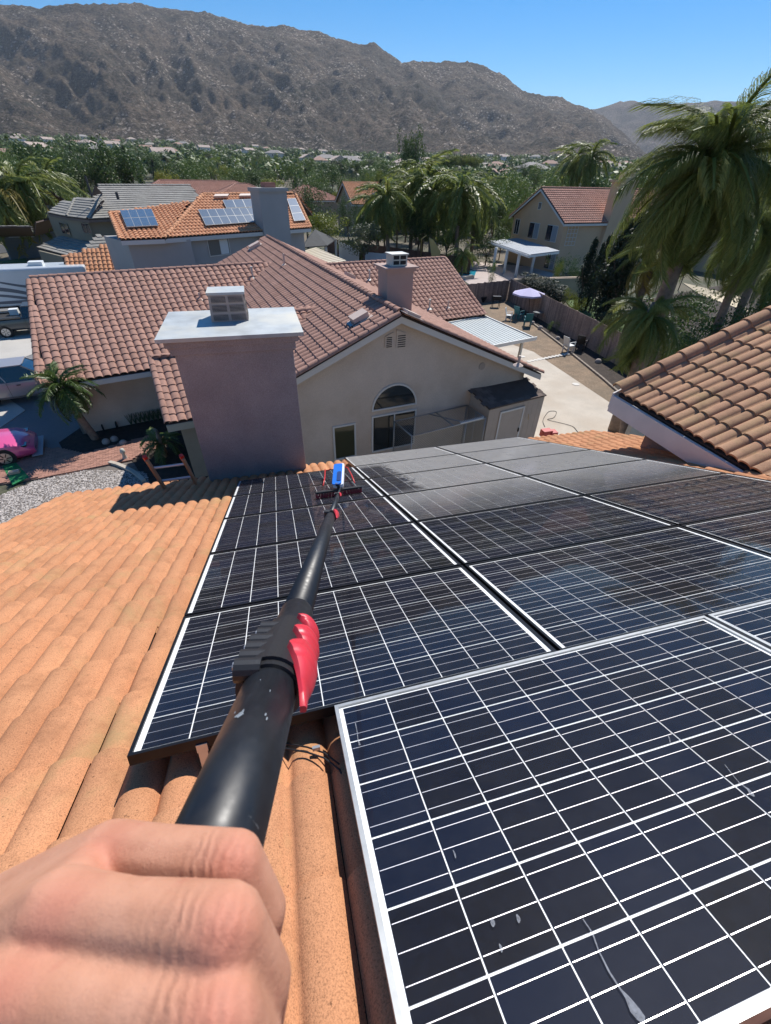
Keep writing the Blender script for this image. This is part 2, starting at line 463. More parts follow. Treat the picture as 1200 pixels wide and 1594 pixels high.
# ================================================================ SOLAR PANELS
def cell_material():
    m, nt, b = newmat('silicon_cell'); v = pos(nt)
    vo = nt.nodes.new('ShaderNodeTexVoronoi'); vo.inputs['Scale'].default_value = 55; nt.links.new(v, vo.inputs[0])
    bw = nt.nodes.new('ShaderNodeSeparateColor'); nt.links.new(vo.outputs['Color'], bw.inputs[0])
    oi = nt.nodes.new('ShaderNodeObjectInfo')
    c = mixc(nt, oi.outputs['Random'], (.006, .006, .009), (.005, .009, .024))
    c2 = mixc(nt, bw.outputs[0], c, (.010, .014, .030)); c3 = mixc(nt, .22, c, c2)
    nt.links.new(c3, b.inputs['Base Color']); b.inputs['Roughness'].default_value = .45
    b.inputs['Specular IOR Level'].default_value = .04
    return m
m_cell = cell_material()
m_bus = M('busbar_silver', (.84, .80, .82), .34, metal=.75)
m_back = M('white_backsheet', (.82, .84, .86), .5)
m_frame_b = M('black_anodised_frame', (.018, .018, .02), .35, metal=.6)
m_frame_s = M('silver_anodised_frame', (.42, .43, .43), .45, metal=.6, var=.15, vs=25)
def glass_material(name, dust0, dustmask, rough=.035):
    m = bpy.data.materials.new(name); m.use_nodes = True; nt = m.node_tree
    nt.nodes.remove(nt.nodes['Principled BSDF']); out = nt.nodes['Material Output']
    tr = nt.nodes.new('ShaderNodeBsdfTransparent'); gl = nt.nodes.new('ShaderNodeBsdfGlossy'); gl.inputs['Roughness'].default_value = rough
    fr = nt.nodes.new('ShaderNodeFresnel'); fr.inputs[0].default_value = 1.28
    v = pos(nt)
    bm = nt.nodes.new('ShaderNodeBump'); bm.inputs['Strength'].default_value = .04; bm.inputs['Distance'].default_value = .002
    nt.links.new(noise(nt, v, 6, 2), bm.inputs['Height']); nt.links.new(bm.outputs[0], gl.inputs['Normal'])
    mx = nt.nodes.new('ShaderNodeMixShader'); nt.links.new(fr.outputs[0], mx.inputs[0]); nt.links.new(tr.outputs[0], mx.inputs[1]); nt.links.new(gl.outputs[0], mx.inputs[2])
    df = nt.nodes.new('ShaderNodeBsdfDiffuse'); df.inputs[0].default_value = (.74, .71, .66, 1); df.inputs[1].default_value = .5
    mx2 = nt.nodes.new('ShaderNodeMixShader')
    fac = dustmask(nt, v, dust0)
    # a thin film covers more of what lies under it when seen at a low angle
    lw = nt.nodes.new('ShaderNodeLayerWeight'); lw.inputs[0].default_value = .55
    ml = nt.nodes.new('ShaderNodeMath'); ml.operation = 'MULTIPLY_ADD'; nt.links.new(lw.outputs['Facing'], ml.inputs[0]); ml.inputs[1].default_value = .85; ml.inputs[2].default_value = .22
    mu = nt.nodes.new('ShaderNodeMath'); mu.operation = 'MULTIPLY'; mu.use_clamp = True
    nt.links.new(ml.outputs[0], mu.inputs[0]); nt.links.new(fac, mu.inputs[1])
    nt.links.new(mu.outputs[0], mx2.inputs[0]); nt.links.new(mx.outputs[0], mx2.inputs[1]); nt.links.new(df.outputs[0], mx2.inputs[2])
    nt.links.new(mx2.outputs[0], out.inputs[0]); return m
def mask_clean(nt, v, k):
    return ramp(nt, noise(nt, v, 9, 6, .7), [(.4, k * .5), (.75, k * 2.2)])
def uvmask(nt):
    """roof coordinates u and t (metres along and down the slope)"""
    g = nt.nodes.new('ShaderNodeNewGeometry')
    outs = []
    for ax in (RU, RV):
        s = nt.nodes.new('ShaderNodeVectorMath'); s.operation = 'SUBTRACT'; nt.links.new(g.outputs['Position'], s.inputs[0]); s.inputs[1].default_value = RO
        d = nt.nodes.new('ShaderNodeVectorMath'); d.operation = 'DOT_PRODUCT'; nt.links.new(s.outputs[0], d.inputs[0]); d.inputs[1].default_value = ax
        outs.append(d.outputs['Value'])
    return outs
def maprange(nt, s, a, b, c, d):
    n = nt.nodes.new('ShaderNodeMapRange'); n.interpolation_type = 'SMOOTHSTEP'
    nt.links.new(s, n.inputs[0])
    for i, x in enumerate((a, b, c, d)): n.inputs[i + 1].default_value = x
    return n.outputs[0]
def mth(nt, op, a, b=None, clamp=False):
    n = nt.nodes.new('ShaderNodeMath'); n.operation = op; n.use_clamp = clamp
    for i, x in enumerate((a, b)):
        if x is None: continue
        if isinstance(x, (int, float)): n.inputs[i].default_value = x
        else: nt.links.new(x, n.inputs[i])
    return n.outputs[0]
def mask_dust(nt, v, k):
    u, t = uvmask(nt)
    film = ramp(nt, noise(nt, v, 5, 6, .7), [(.3, k * .9), (.7, k * 1.08)])
    # rinsed lower edge: the film thins toward the washed panels
    wob = mth(nt, 'MULTIPLY', mth(nt, 'SUBTRACT', noise(nt, v, 2.2, 3), .5), .4)
    e1 = maprange(nt, mth(nt, 'ADD', t, wob), 3.2, 4.3, .30, 1.0)
    # splash washed off beside the brush
    wu = mth(nt, 'ADD', u, mth(nt, 'MULTIPLY', mth(nt, 'SUBTRACT', noise(nt, v, 7, 5, .7, 1.2), .5), .9))
    su = maprange(nt, wu, 1.28, 1.45, 0.0, 1.0)
    st1 = maprange(nt, t, 4.0, 4.4, 1.0, 0.0); st2 = maprange(nt, t, 5.7, 6.1, 0.0, 1.0)
    spl = mth(nt, 'MAXIMUM', su, mth(nt, 'MAXIMUM', st1, st2))
    return mth(nt, 'MULTIPLY', film, mth(nt, 'MULTIPLY', e1, mth(nt, 'MAXIMUM', spl, .06)))
m_gl_clean = glass_material('washed_panel_glass', .014, mask_clean)
m_gl_dust = glass_material('dusty_panel_glass', .34, mask_dust, .09)

CP = .159
def make_panel(L, W, nm, mframe, bx, by, cellp):
    """local: x along long side, y up slope, z normal; origin lower left outer corner at glass level"""
    fw, fh = .013, .038
    t = thing('solar_panel', nm, 'solar panel', local=True)
    f = MB()
    for (x0, y0, a, b) in ((0, 0, L, fw), (0, W - fw, L, fw), (0, fw, fw, W - 2 * fw), (L - fw, fw, fw, W - 2 * fw)):
        f.obox((x0, y0, -fh), (a, 0, 0), (0, b, 0), (0, 0, fh + .0015))
    f.build('frame', mframe, t)
    bs = MB(); bs.obox((fw, fw, -.011), (L - 2 * fw, 0, 0), (0, W - 2 * fw, 0), (0, 0, .005)); bs.build('backsheet', m_back, t)
    g = MB(); g.quad((fw, fw, 0), (L - fw, fw, 0), (L - fw, W - fw, 0), (fw, W - fw, 0)); go = g.build('glass', m_gl_clean, t)
    px = (L - 2 * bx) / 10; py = (W - 2 * by) / 6; gx, gy = .0042, .0054
    cm = MB(); w, h = px - gx, py - gy; z = -.0045
    cm.mat(0).quad((0, 0, z), (w, 0, z), (w, h, z), (0, h, z))
    cm.mat(1)
    for k in (1, 3, 5):
        yc = h * k / 6; cm.quad((.002, yc - .0009, z + .0006), (w - .002, yc - .0009, z + .0006), (w - .002, yc + .0009, z + .0006), (.002, yc + .0009, z + .0006))
    first = None
    for i in range(10):
        for j in range(6):
            if first is None: o = cm.build('cell', [m_cell, m_bus], t); first = o
            else:
                o = bpy.data.objects.new('cell', first.data); scene.collection.objects.link(o); attach(o, t)
            o.location = (bx + i * px + gx / 2, by + j * py + gy / 2, 0)
    return t, go
prow, pcol, t0v, u0v = .9539, 1.6184, 1.2869, -.633
gap = .018
base_panel, base_glass = make_panel(pcol - gap, prow - .014, 'x', m_frame_b, .033, .020, CP)
def place(root, u, t, off=0.0):
    """u,t of the lower-left corner (t larger = further down)"""
    o = R_(u, t, off); root.matrix_world = frame_mat(o, RU, -RV, RN); root.matrix_basis = root.matrix_world
ORD = ['nearest', 'second', 'third', 'fourth', 'fifth', 'sixth']
first = True
names = {0: 'left', 1: 'middle', 2: 'right'}
for c in range(3):
    for k in range(5 if c == 0 else 6):
        dusty = c > 0 and k >= 2
        if c == 0: desc = f'washed black solar panel, {ORD[k]} from the camera in the left column beside the bare tiles'
        elif dusty: desc = f'dusty grey solar panel, {ORD[k]} from the camera in the {names[c]} column'
        else: desc = f'washed dark blue solar panel, {ORD[k]} from the camera in the {names[c]} column'
        if c == 0 and k == 4: desc = 'washed solar panel at the foot of the mauve chimney, under the brush head'
        if c == 1 and k == 3: desc = "dusty solar panel with a wet splash, fourth from the camera in the middle column"
        if first: root = base_panel; first = False
        else: root = dup(base_panel, (0, 0, 0))
        root['label'] = desc; root['group'] = 'solar panels in the main array'
        place(root, u0v + c * pcol, t0v + (k + 1) * prow)
        # lay upright: local y runs up the slope
        if dusty:
            for ch_ in KIDS(root):
                if ch_.name.startswith('glass'):
                    if 'dusty' not in globals() or True:
                        if not globals().get('_dg'):
                            _dg = ch_.data.copy(); _dg.materials.clear(); _dg.materials.append(m_gl_dust)
                        ch_.data = _dg
pa, ga = make_panel(1.640, .986, 'silver edged solar panel closest to the camera, sticking out below the main array', m_frame_s, .0255, .018, CP)
place(pa, .05, 1.2735 + .016, .012)
pb = dup(pa, (0, 0, 0), label='silver edged solar panel half out of frame on the right edge, beside the closest one')
place(pb, .05 + 1.662, 1.2735 + .016, .012)

m_dried = M('dried_streak', (.36, .38, .42), .8, var=.4, vs=120); m_dried.node_tree.nodes['Principled BSDF'].inputs['Alpha'].default_value = .5
def streak(par, pts, ws, nm='dried_streak'):
    k = MB(); pr_ = None
    for (x, y), w in zip(pts, ws):
        c_ = onroof(x, y, .0135); a_, b_ = c_ - RU * w, c_ + RU * w
        if pr_: k.quad(pr_[0], a_, b_, pr_[1])
        pr_ = (a_, b_)
    o = k.build(nm, m_dried); o.parent = par; o.matrix_parent_inverse = par.matrix_basis.inverted()
streak(pa, [(907, 1430), (922, 1452), (932, 1480), (948, 1512), (966, 1540), (976, 1552), (988, 1572), (998, 1585), (1002, 1592)], [.001, .0016, .0013, .0018, .0016, .004, .009, .008, .002])
streak(pa, [(1128, 1190), (1142, 1208), (1152, 1220), (1164, 1228), (1170, 1236), (1174, 1240)], [.001, .001, .0012, .003, .006, .002])
for x, y, w in ((767, 1436, .005), (807, 1430, .004), (780, 1476, .003), (708, 1330, .002), (1042, 1150, .002)):
    streak(pa, [(x - 3, y - 7), (x - 1, y - 3), (x, y), (x + 1, y + 4), (x + 1, y + 7)], [w * .3, w * .8, w, w * .8, w * .2], 'dried_drop')
streak(pa, [(553, 1125), (556, 1140), (557, 1150), (560, 1160)], [.0015, .0012, .0014, .003])
# ================================================================ RACKING AND CABLES
m_alu = M('mill_aluminium', (.55, .55, .56), .38, metal=.8)
m_blackmetal = M('black_metal', (.02, .02, .022), .4, metal=.5)
m_rubber = M('black_cable', (.012, .012, .013), .45)
rl = thing('mounting_rail', 'black mounting rail with a bolted bracket under the lower edge of the left panel column', 'rail', R_(-.3, -1.2869 * -1 + .02, -.06))
a_ = MB(); a_.obox(R_(-.58, t0v + .10, -.10), RU * 1.45, RV * .035, RN * .035); a_.build('rail_bar', m_blackmetal, rl)
b_ = MB(); q0 = onroof(318, 1160, -.05)
b_.obox(q0 - RU * .018 - RV * .03, RU * .036, RV * .05, RN * .03)
b_.obox(q0 - RU * .015 - RV * .03 - RN * .10, RU * .03, RV * .008, RN * .11)
b_.obox(q0 - RU * .018 - RV * .06 - RN * .10, RU * .036, RV * .07, RN * .008)
b_.build('bracket', m_alu, rl)
for k in range(2):
    c_ = MB(); q = q0 + RU * (-.006 + .012 * k) - RV * (.045 - .05 * k) - RN * (.09 - .12 * k)
    c_.tube([q, q + RN * .014], .006, 6); c_.build('bolt', m_alu, rl)
cb_ = thing('cable', 'black solar cables with a silver clip looping over the tiles between the panels', 'cable', onroof(490, 1165, -.1))
for k, (dy, off) in enumerate(((0, -.10), (8, -.095))):
    pts = [onroof(x, y + dy, off + o) for x, y, o in ((415, 1150, -.01), (450, 1158, 0), (478, 1163, .0), (505, 1172, .0), (528, 1190, -.01), (548, 1225, -.03), (560, 1300, -.04))]
    w_ = MB(); sm = []
    for i in range(len(pts) - 1):
        for f in (0, .5): sm.append(pts[i].lerp(pts[i + 1], f))
    w_.tube(sm + [pts[-1]], .0034, 6); w_.build('wire', m_rubber, cb_, True)
c_ = MB(); q = onroof(496, 1168, -.095); c_.obox(q - RU * .02, RU * .026, RV * .012, RN * .012); c_.build('cable_clip', m_alu, cb_)

# ================================================================ POLE AND BRUSH
def polept(y, dy=739.0):
    x = 537 - (190 / 546) * (y - 739); z = 546 / (5.74 * (y - 739)); return CAM + ray(x, y) * (z / F_PX)
def zpole(z): return polept(739 + 546 / (5.74 * z))
A0, A1 = zpole(.125), zpole(4.78)
ax = (A1 - A0).normalized()
px_ = (_X - ax * _X.dot(ax)).normalized(); pt_ = px_.cross(ax)          # right of the tube, and its camera side
if pt_.dot(CAM - A0) < 0: pt_ = -pt_
m, nt, b = newmat('black_pole'); v = pos(nt)
ws = ramp(nt, noise(nt, v, 60, 5, .8, .8), [(.66, 0), (.70, .55)])
gd = ramp(nt, noise(nt, pos(nt, (1, .25, .25)), 300, 4, .7), [(.3, .8), (.7, 1.3)])
c = mixc(nt, 1.0, (.010, .012, .016), gd, 'MULTIPLY'); c = mixc(nt, ws, c, (.12, .13, .14))
nt.links.new(c, b.inputs['Base Color']); b.inputs['Roughness'].default_value = .30
nt.links.new(ramp(nt, noise(nt, v, 90, 4), [(.3, .36), (.7, .50)]), b.inputs['Roughness'])
m_pole = m
m_clampb = M('black_clamp_plastic', (.022, .022, .024), .38, bmp=.15, bs=400, bd=.0005)
m_red = M('red_plastic_lever', (.60, .035, .055), .38, var=.1, vs=60, bmp=.12, bs=300, bd=.0006)
m_scratch = M('bare_scratch', (.22, .25, .28), .6, var=.3, vs=500)
pole = thing('telescopic_pole', 'long black telescopic pole with red lever clamps, reaching from the hand down to the brush', 'pole', A0)
segs = [(.108, .30, .018), (.26, .37, .0172), (.33, .44, .0164), (.40, 1.50, .0158), (1.40, 2.95, .0118), (2.85, 4.78, .0092)]
def rounded_tube(z0, z1, r, mat, nm, par, seg=32):
    mb = MB(); a, b = zpole(z0), zpole(z1); L = (b - a).length
    mb.tube([a, a + ax * L * .999, b], [r, r, r * .93], seg); return mb.build(nm, mat, par, False)
for z0, z1, r in segs:
    o = rounded_tube(z0, z1, r, m_pole, 'pole_section', pole, 40)
    for p_ in o.data.polygons: p_.use_smooth = len(p_.vertices) == 4
def ringpt(c, ang, r): return c + (px_ * math.cos(ang) + pt_ * math.sin(ang)) * r
def clamp(z, r, s=1.0, lever_len=.062):
    c0 = zpole(z); par = pole
    # collar: stepped ring
    cl = MB(); L = .030 * s
    for (d0, d1, rr) in ((-.006, .0, r + .0025), (.0, L, r + .0050 * s), (L, L + .004, r + .003)):
        cl.tube([c0 + ax * d0 * s, c0 + ax * d1], rr, 32)
    # lug with bolt on the left camera side
    for k, (e0, e1) in enumerate(((-.006, .007), (.0085, .022))):
        ctr = ringpt(c0 + ax * (e0 + .004), math.radians(142), r + .006 * s)
        cl.tube([ctr - px_ * .003 * s + ax * 0, ctr + px_ * .014 * s], .0080 * s, 14)
    co = cl.build('clamp_collar', m_clampb, par)
    bl_ = MB(); ctr = ringpt(c0 + ax * .004, math.radians(142), r + .006 * s)
    bl_.tube([ctr + px_ * .0125 * s, ctr + px_ * .016 * s], .0036 * s, 8); bl_.tube([ctr - px_ * .003 * s, ctr - px_ * .006 * s], .003 * s, 8)
    bl_.build('clamp_bolt', m_alu, co)
    # lever: curved shell hugging the right side, wide at the far end and tapering toward the hand
    lv_ = MB(); ns, na = 36, 12; Llev = lever_len * s; vs = []; 
    for i in range(ns + 1):
        q = i / ns; d = L * 1.05 - q * Llev
        half = math.radians(42) * (1 - q) ** .75 * min(1, .35 + 3.2 * q) + math.radians(5)
        cen = math.radians(34 - 32 * q); lift = .0042 * s * math.sin(min(1, .25 + q * 1.05) * PI) ** .8 + .004 * s
        ridge = 0.0007 * s * (1 if (.15 < q < .24 or .34 < q < .42) else 0)
        for lay in (0, 1):
            for k in range(na + 1):
                ang = cen + half * (2 * k / na - 1); rr = r + .0045 * s + (lift - ridge if lay == 0 else 0)
                edge = 1 - abs(2 * k / na - 1) ** 4 * .35
                vs.append(ringpt(c0 + ax * d, ang, r + .0045 * s + (rr - r - .0045 * s) * (edge if lay == 0 else 1)))
    fs = []; w = 2 * (na + 1)
    for i in range(ns):
        for k in range(na):
            o_ = i * w + k; fs.append((o_, o_ + 1, o_ + w + 1, o_ + w)); o_ += na + 1; fs.append((o_, o_ + w, o_ + w + 1, o_ + 1))
        for k in (0, na):
            o_ = i * w + k; fs.append((o_, o_ + w, o_ + w + na + 1, o_ + na + 1) if k == 0 else (o_, o_ + na + 1, o_ + w + na + 1, o_ + w))
    for i in (0, ns):
        for k in range(na):
            o_ = i * w + k; fs.append((o_, o_ + na + 1, o_ + na + 2, o_ + 1))
    lv_.add(vs, fs); lo_ = lv_.build('clamp_lever', m_red, par, True)
    sm = lo_.modifiers.new('e', 'EDGE_SPLIT'); sm.split_angle = math.radians(50)
clamp(.285, .018, 1.0, .060)
clamp(.315, .0172, 1.0, .042)
clamp(.347, .0164, .9, .024)
clamp(1.46, .0158, 1.15, .09)
clamp(2.92, .0118, 1.3, .10)
# scuffs on the near section
sc_ = MB(); r0 = .01815
for (z, a0, da, dl) in ((.2255, 108, 16, .0032), (.2275, 104, 5, .0045), (.2265, 64, 3, .002), (.2235, 60, 2.5, .0035), (.231, 120, 3, .0015), (.262, 95, 2, .001), (.25, 70, 1.5, .002)):
    c0 = zpole(z)
    pts = []
    for k in range(7):
        q = k / 6; a1 = math.radians(a0 + da * (q - .5)); wdt = dl * (math.sin(q * PI) * .7 + .2) * (.5 + rnd.random() * .6)
        pts.append((ringpt(c0 + ax * wdt, a1, r0), ringpt(c0 - ax * wdt * .8, a1, r0)))
    for k in range(6): sc_.quad(pts[k][0], pts[k + 1][0], pts[k + 1][1], pts[k][1])
so = sc_.build('scuff_mark', m_scratch, pole)

BRc = onroof(526, 764, .03)
m_bris = M('red_bristle', (.28, .02, .03), .7); m_blk = M('black_plastic', (.018, .018, .02), .5)
m_blue = M('bright_blue_plastic', (.02, .16, .62), .3, coat=.3); m_white = M('white_plastic', (.75, .76, .78), .4)
br = thing('water_brush', 'black brush head with red bristles and blue neck plate on the panel below the chimney', 'brush', BRc)
bl0, br0 = onroof(491, 769, .05), onroof(563, 759, .05); bd_ = (br0 - bl0).normalized(); bw = (br0 - bl0).length
k_ = MB(); k_.obox(bl0 - RV * .03, bd_ * bw, RV * .055, RN * .022); ho = k_.build('brush_block', m_blk, br)
hb_ = ho.modifiers.new('b', 'BEVEL'); hb_.width = .006; hb_.segments = 2
r_ = MB()
for i in range(30):
    for j in range(4):
        q = bl0 + bd_ * (bw * (i + .5) / 30) - RV * .03 + RV * (.008 + .013 * j)
        r_.tube([q, q - RN * .045 + bd_ * rnd.uniform(-.006, .006) + RV * (j - 1.5) * .008], [.0045, .0065], 4)
r_.build('bristles', m_bris, br)
jn = (bl0 + br0) / 2 + RN * .02
k_ = MB(); k_.tube([jn, jn + RN * .05 - RV * .01], .018, 10); k_.tube([jn + RN * .045 - RV * .02, A1], .014, 10); k_.tube([jn + RN * .05 - bd_ * .03, jn + RN * .05 + bd_ * .03], .02, 10)
k_.build('swivel_joint', m_blk, br, False)
# upright blue neck plate with a white rim, facing the camera
nb_ = jn + RN * .05 - RV * .02
up_ = (S_ := (CAM + ray(529, 722) * (4.95 / F_PX)) - nb_).normalized(); sd_ = up_.cross(_F).normalized(); sd_ = -sd_ if sd_.dot(_X) < 0 else sd_; th_ = up_.cross(sd_)
if th_.dot(CAM - nb_) < 0: th_ = -th_
def rrect(o, a, b, w, h, r, n=5):
    out = []
    for (cx_, cy_, a0) in ((w - r, h - r, 0), (r, h - r, 90), (r, r, 180), (w - r, r, 270)):
        for k in range(n):
            t = math.radians(a0 + 90 * k / (n - 1)); out.append(o + a * (cx_ + r * math.cos(t)) + b * (cy_ + r * math.sin(t)))
    return out
H_ = S_.length * 1.02; W_ = .115
k_ = MB(); k_.prism(rrect(nb_ - sd_ * W_ * .55, sd_, up_, W_, H_, .03), -th_ * .035); k_.build('neck_rim', m_white, br)
k_ = MB(); k_.prism(rrect(nb_ - sd_ * (W_ * .55 + .004) + th_ * .001, sd_, up_, W_ * .86, H_ * .95, .026), th_ * .012); k_.build('neck_plate', m_blue, br)
k_ = MB(); k_.prism(rrect(nb_ + up_ * H_ * .12 - sd_ * .02 + th_ * .013, sd_, up_, .045, H_ * .42, .02), th_ * .006)
k_.build('neck_socket', M('dark_blue_plastic', (.01, .04, .16), .4), br)
m_hose = M('red_hose', (.62, .03, .03), .35)
for (x0, y0, x1, y1, o0, o1) in ((534, 727, 541, 728, .30, .33), (541, 728, 552, 752, .33, .06), (506, 731, 503, 756, .28, .05), (515, 730, 507, 733, .30, .27)):
    k_ = MB(); k_.tube([onroof(x0, y0, .02).lerp(CAM, .07), onroof((x0 + x1) / 2 + 1, (y0 + y1) / 2, .02).lerp(CAM, .05), onroof(x1, y1, .04)], .008, 6)
    k_.build('water_hose', m_hose, br, True)

# ================================================================ HAND
def S(px, py, z): return CAM + ray(px, py) * (z / F_PX)
def capsule_chain(mb, pts):
    """dense overlapping balls along tapered bones; a voxel remesh fuses them into one skin"""
    for (a, ra), (b, rb) in zip(pts[:-1], pts[1:]):
        L = (b - a).length; n = max(2, int(L / (min(ra, rb) * .3)))
        for i in range(n + 1):
            q = i / n; ball(mb, a.lerp(b, q), ra + (rb - ra) * q)
_ico = None
def ball(mb, c, r):
    global _ico
    if _ico is None:
        bm = bmesh.new(); bmesh.ops.create_icosphere(bm, subdivisions=2, radius=1.0)
        _ico = ([v.co.copy() for v in bm.verts], [[v.index for v in f.verts] for f in bm.faces]); bm.free()
    mb.add([c + v * r for v in _ico[0]], _ico[1])
hm = MB()
wr = S(-260, 1640, .145)
J = {
 'i': [(S(-110, 1475, .150), .012), (S(168, 1332, .149), .0112), (S(250, 1334, .141), .0094), (S(362, 1346, .134), .0099), (S(404, 1420, .137), .0088), (S(400, 1470, .152), .0080), (S(372, 1500, .170), .0072)],
 'm': [(S(-160, 1560, .134), .013), (S(88, 1425, .122), .0118), (S(190, 1437, .116), .0103), (S(348, 1452, .109), .0110), (S(398, 1530, .114), .0098), (S(398, 1600, .128), .0086), (S(375, 1640, .148), .0076)],
 'r': [(S(-190, 1680, .122), .012), (S(0, 1560, .108), .0113), (S(150, 1572, .103), .0100), (S(338, 1592, .0975), .0106), (S(398, 1680, .104), .0095), (S(400, 1760, .118), .0084)],
 'p': [(S(-190, 1800, .115), .011), (S(-60, 1730, .100), .0105), (S(120, 1740, .095), .0090), (S(300, 1760, .091), .0090), (S(370, 1850, .100), .0080)],
 't': [(S(-120, 1560, .165), .014), (S(90, 1420, .185), .0125), (S(240, 1340, .195), .0105), (S(330, 1300, .200), .0092)],
}
for k, ch_ in J.items(): capsule_chain(hm, ch_)
# back of the hand and heel
for (a, b) in (('i', 'm'), ('m', 'r'), ('r', 'p')):
    for s_ in (.25, .5, .75):
        a0 = J[a][0][0].lerp(J[b][0][0], s_); a1 = J[a][1][0].lerp(J[b][1][0], s_); d_ = (a1 - CAM).normalized() * .0025
        capsule_chain(hm, [(wr, .018), (a0 + d_, .0125), (a1 + d_, .0105)])
        capsule_chain(hm, [(a0 + d_ * 5, .013), (a1 + d_ * 4.5, .0120)])
for k in ('i', 'm', 'r', 'p'): capsule_chain(hm, [(wr, .020), J[k][0]])
capsule_chain(hm, [(wr, .024), (S(-480, 1800, .19), .028), (S(-800, 2050, .27), .034)])
capsule_chain(hm, [(wr, .02), J['t'][0]])
ho = hm.build('person', [M('skin_tmp')], None)
rm = ho.modifiers.new('r', 'REMESH'); rm.mode = 'VOXEL'; rm.voxel_size = .0011; rm.use_smooth_shade = True
sm = ho.modifiers.new('s', 'SMOOTH'); sm.factor = .5; sm.iterations = 7
dg = bpy.context.evaluated_depsgraph_get(); me = bpy.data.meshes.new_from_object(ho.evaluated_get(dg))
ho.modifiers.clear(); ho.data = me
me.polygons.foreach_set('use_smooth', [True] * len(me.polygons))
# redness over the knuckles, kept as a colour attribute of the skin
V = np.empty(len(me.vertices) * 3, np.float32); me.vertices.foreach_get('co', V); V = V.reshape(-1, 3)
red = np.zeros(len(V)); wrk = np.zeros(len(V))
for k, idx in (('i', 1), ('i', 3), ('m', 1), ('m', 3), ('r', 1), ('r', 3), ('p', 1), ('p', 3)):
    c_, r_k = J[k][idx]; d_ = np.linalg.norm(V - np.array(c_ + (CAM - c_).normalized() * r_k), axis=1)
    red = np.maximum(red, np.exp(-(d_ / .0095) ** 2) * (1.0 if idx == 3 else .85))
for k in ('i', 'm', 'r'):
    c_ = J[k][2][0].lerp(J[k][3][0], .60); c_ = c_ + (CAM - c_).normalized() * .01
    wrk = np.maximum(wrk, np.exp(-(np.linalg.norm(V - np.array(c_), axis=1) / .007) ** 2))
    c_ = J[k][3][0]; c_ = c_ + (CAM - c_).normalized() * .01
    wrk = np.maximum(wrk, .7 * np.exp(-(np.linalg.norm(V - np.array(c_), axis=1) / .007) ** 2))
at = me.attributes.new('red', 'FLOAT', 'POINT'); at.data.foreach_set('value', red.astype(np.float32))
at = me.attributes.new('wrk', 'FLOAT', 'POINT'); at.data.foreach_set('value', wrk.astype(np.float32))
m, nt, b = newmat('skin'); v = pos(nt)
ar = nt.nodes.new('ShaderNodeAttribute'); ar.attribute_name = 'red'; aw = nt.nodes.new('ShaderNodeAttribute'); aw.attribute_name = 'wrk'
c = mixc(nt, ramp(nt, noise(nt, v, 70, 4, .6), [(.35, 0), (.65, 1)]), (.50, .245, .155), (.57, .295, .195))
c = mixc(nt, mth(nt, 'MULTIPLY', ar.outputs['Fac'], .45), c, (.56, .155, .11))
c = mixc(nt, ramp(nt, noise(nt, v, 160, 3, .6), [(.60, 0), (.75, .35)]), c, (.44, .16, .11))
wv = nt.nodes.new('ShaderNodeTexWave'); wv.wave_type = 'BANDS'; wv.bands_direction = 'X'; wv.inputs['Scale'].default_value = 95; wv.inputs['Distortion'].default_value = 5; wv.inputs['Detail'].default_value = 3; wv.inputs['Detail Scale'].default_value = 1.6
nt.links.new(v, wv.inputs[0])
wf = mth(nt, 'MULTIPLY', wv.outputs['Fac'], aw.outputs['Fac'])
c = mixc(nt, mth(nt, 'MULTIPLY', mth(nt, 'MULTIPLY', mth(nt, 'SUBTRACT', 1.0, wv.outputs['Fac']), aw.outputs['Fac']), .35), c, (.28, .12, .08))
nt.links.new(c, b.inputs['Base Color']); b.inputs['Roughness'].default_value = .58; b.inputs['Specular IOR Level'].default_value = .3
b.inputs['Subsurface Weight'].default_value = .08; b.inputs['Subsurface Radius'].default_value = (.012, .005, .003); b.inputs['Subsurface Scale'].default_value = .4
hh = mth(nt, 'ADD', mth(nt, 'MULTIPLY', wf, .8), mth(nt, 'MULTIPLY', noise(nt, v, 700, 5, .75), .7))
bump(nt, b, hh, .5, .0009)
me.materials.clear(); me.materials.append(m)
tag(ho, 'right hand and wrist with reddened knuckles closed around the black pole in the foreground', 'person')
cd.dof.use_dof = True; cd.dof.focus_distance = 2.5; cd.dof.aperture_fstop = 14.0
# ================================================================ TERRAIN AND GROUND
def prof(az, table):
    if az <= table[0][0]: return table[0][1]
    for (a, b), (c, d) in zip(table, table[1:]):
        if az <= c: return b + (d - b) * (az - a) / (c - a)
    return table[-1][1]
def azel(px, py):
    r = ray(px, py); return math.atan2(r.x, r.y), math.atan2(r.z, math.hypot(r.x, r.y))
BASE = [azel(*q) for q in ((-700, 170), (-300, 190), (0, 214), (120, 216), (250, 222), (400, 232), (560, 240), (700, 243), (850, 246), (975, 250), (1200, 262), (1700, 290))]
SKY1 = [azel(*q) for q in ((-700, 60), (-350, 20), (-150, 0), (0, 8), (60, 13), (115, 9), (175, 5), (240, 10), (330, 23), (400, 43), (440, 40), (490, 50), (560, 69), (582, 68), (625, 96), (680, 96), (735, 97), (775, 113), (820, 146), (870, 153), (910, 167), (940, 183), (975, 213), (1010, 245), (1100, 262), (1700, 300))]
SKY2 = [azel(*q) for q in ((400, 220), (800, 205), (880, 178), (930, 169), (960, 160), (985, 157), (1020, 164), (1060, 161), (1110, 158), (1150, 158), (1200, 166), (1300, 172), (1500, 190), (1800, 230))]
R0 = 1500.0
def fbm(x, y, s, o=5, seed=0.0):
    return mnoise.fractal(Vector((x * s + seed, y * s - seed, seed)), 1.0, 2.0, o)
NA = 560
AZ0, AZ1 = math.radians(-66), math.radians(66)
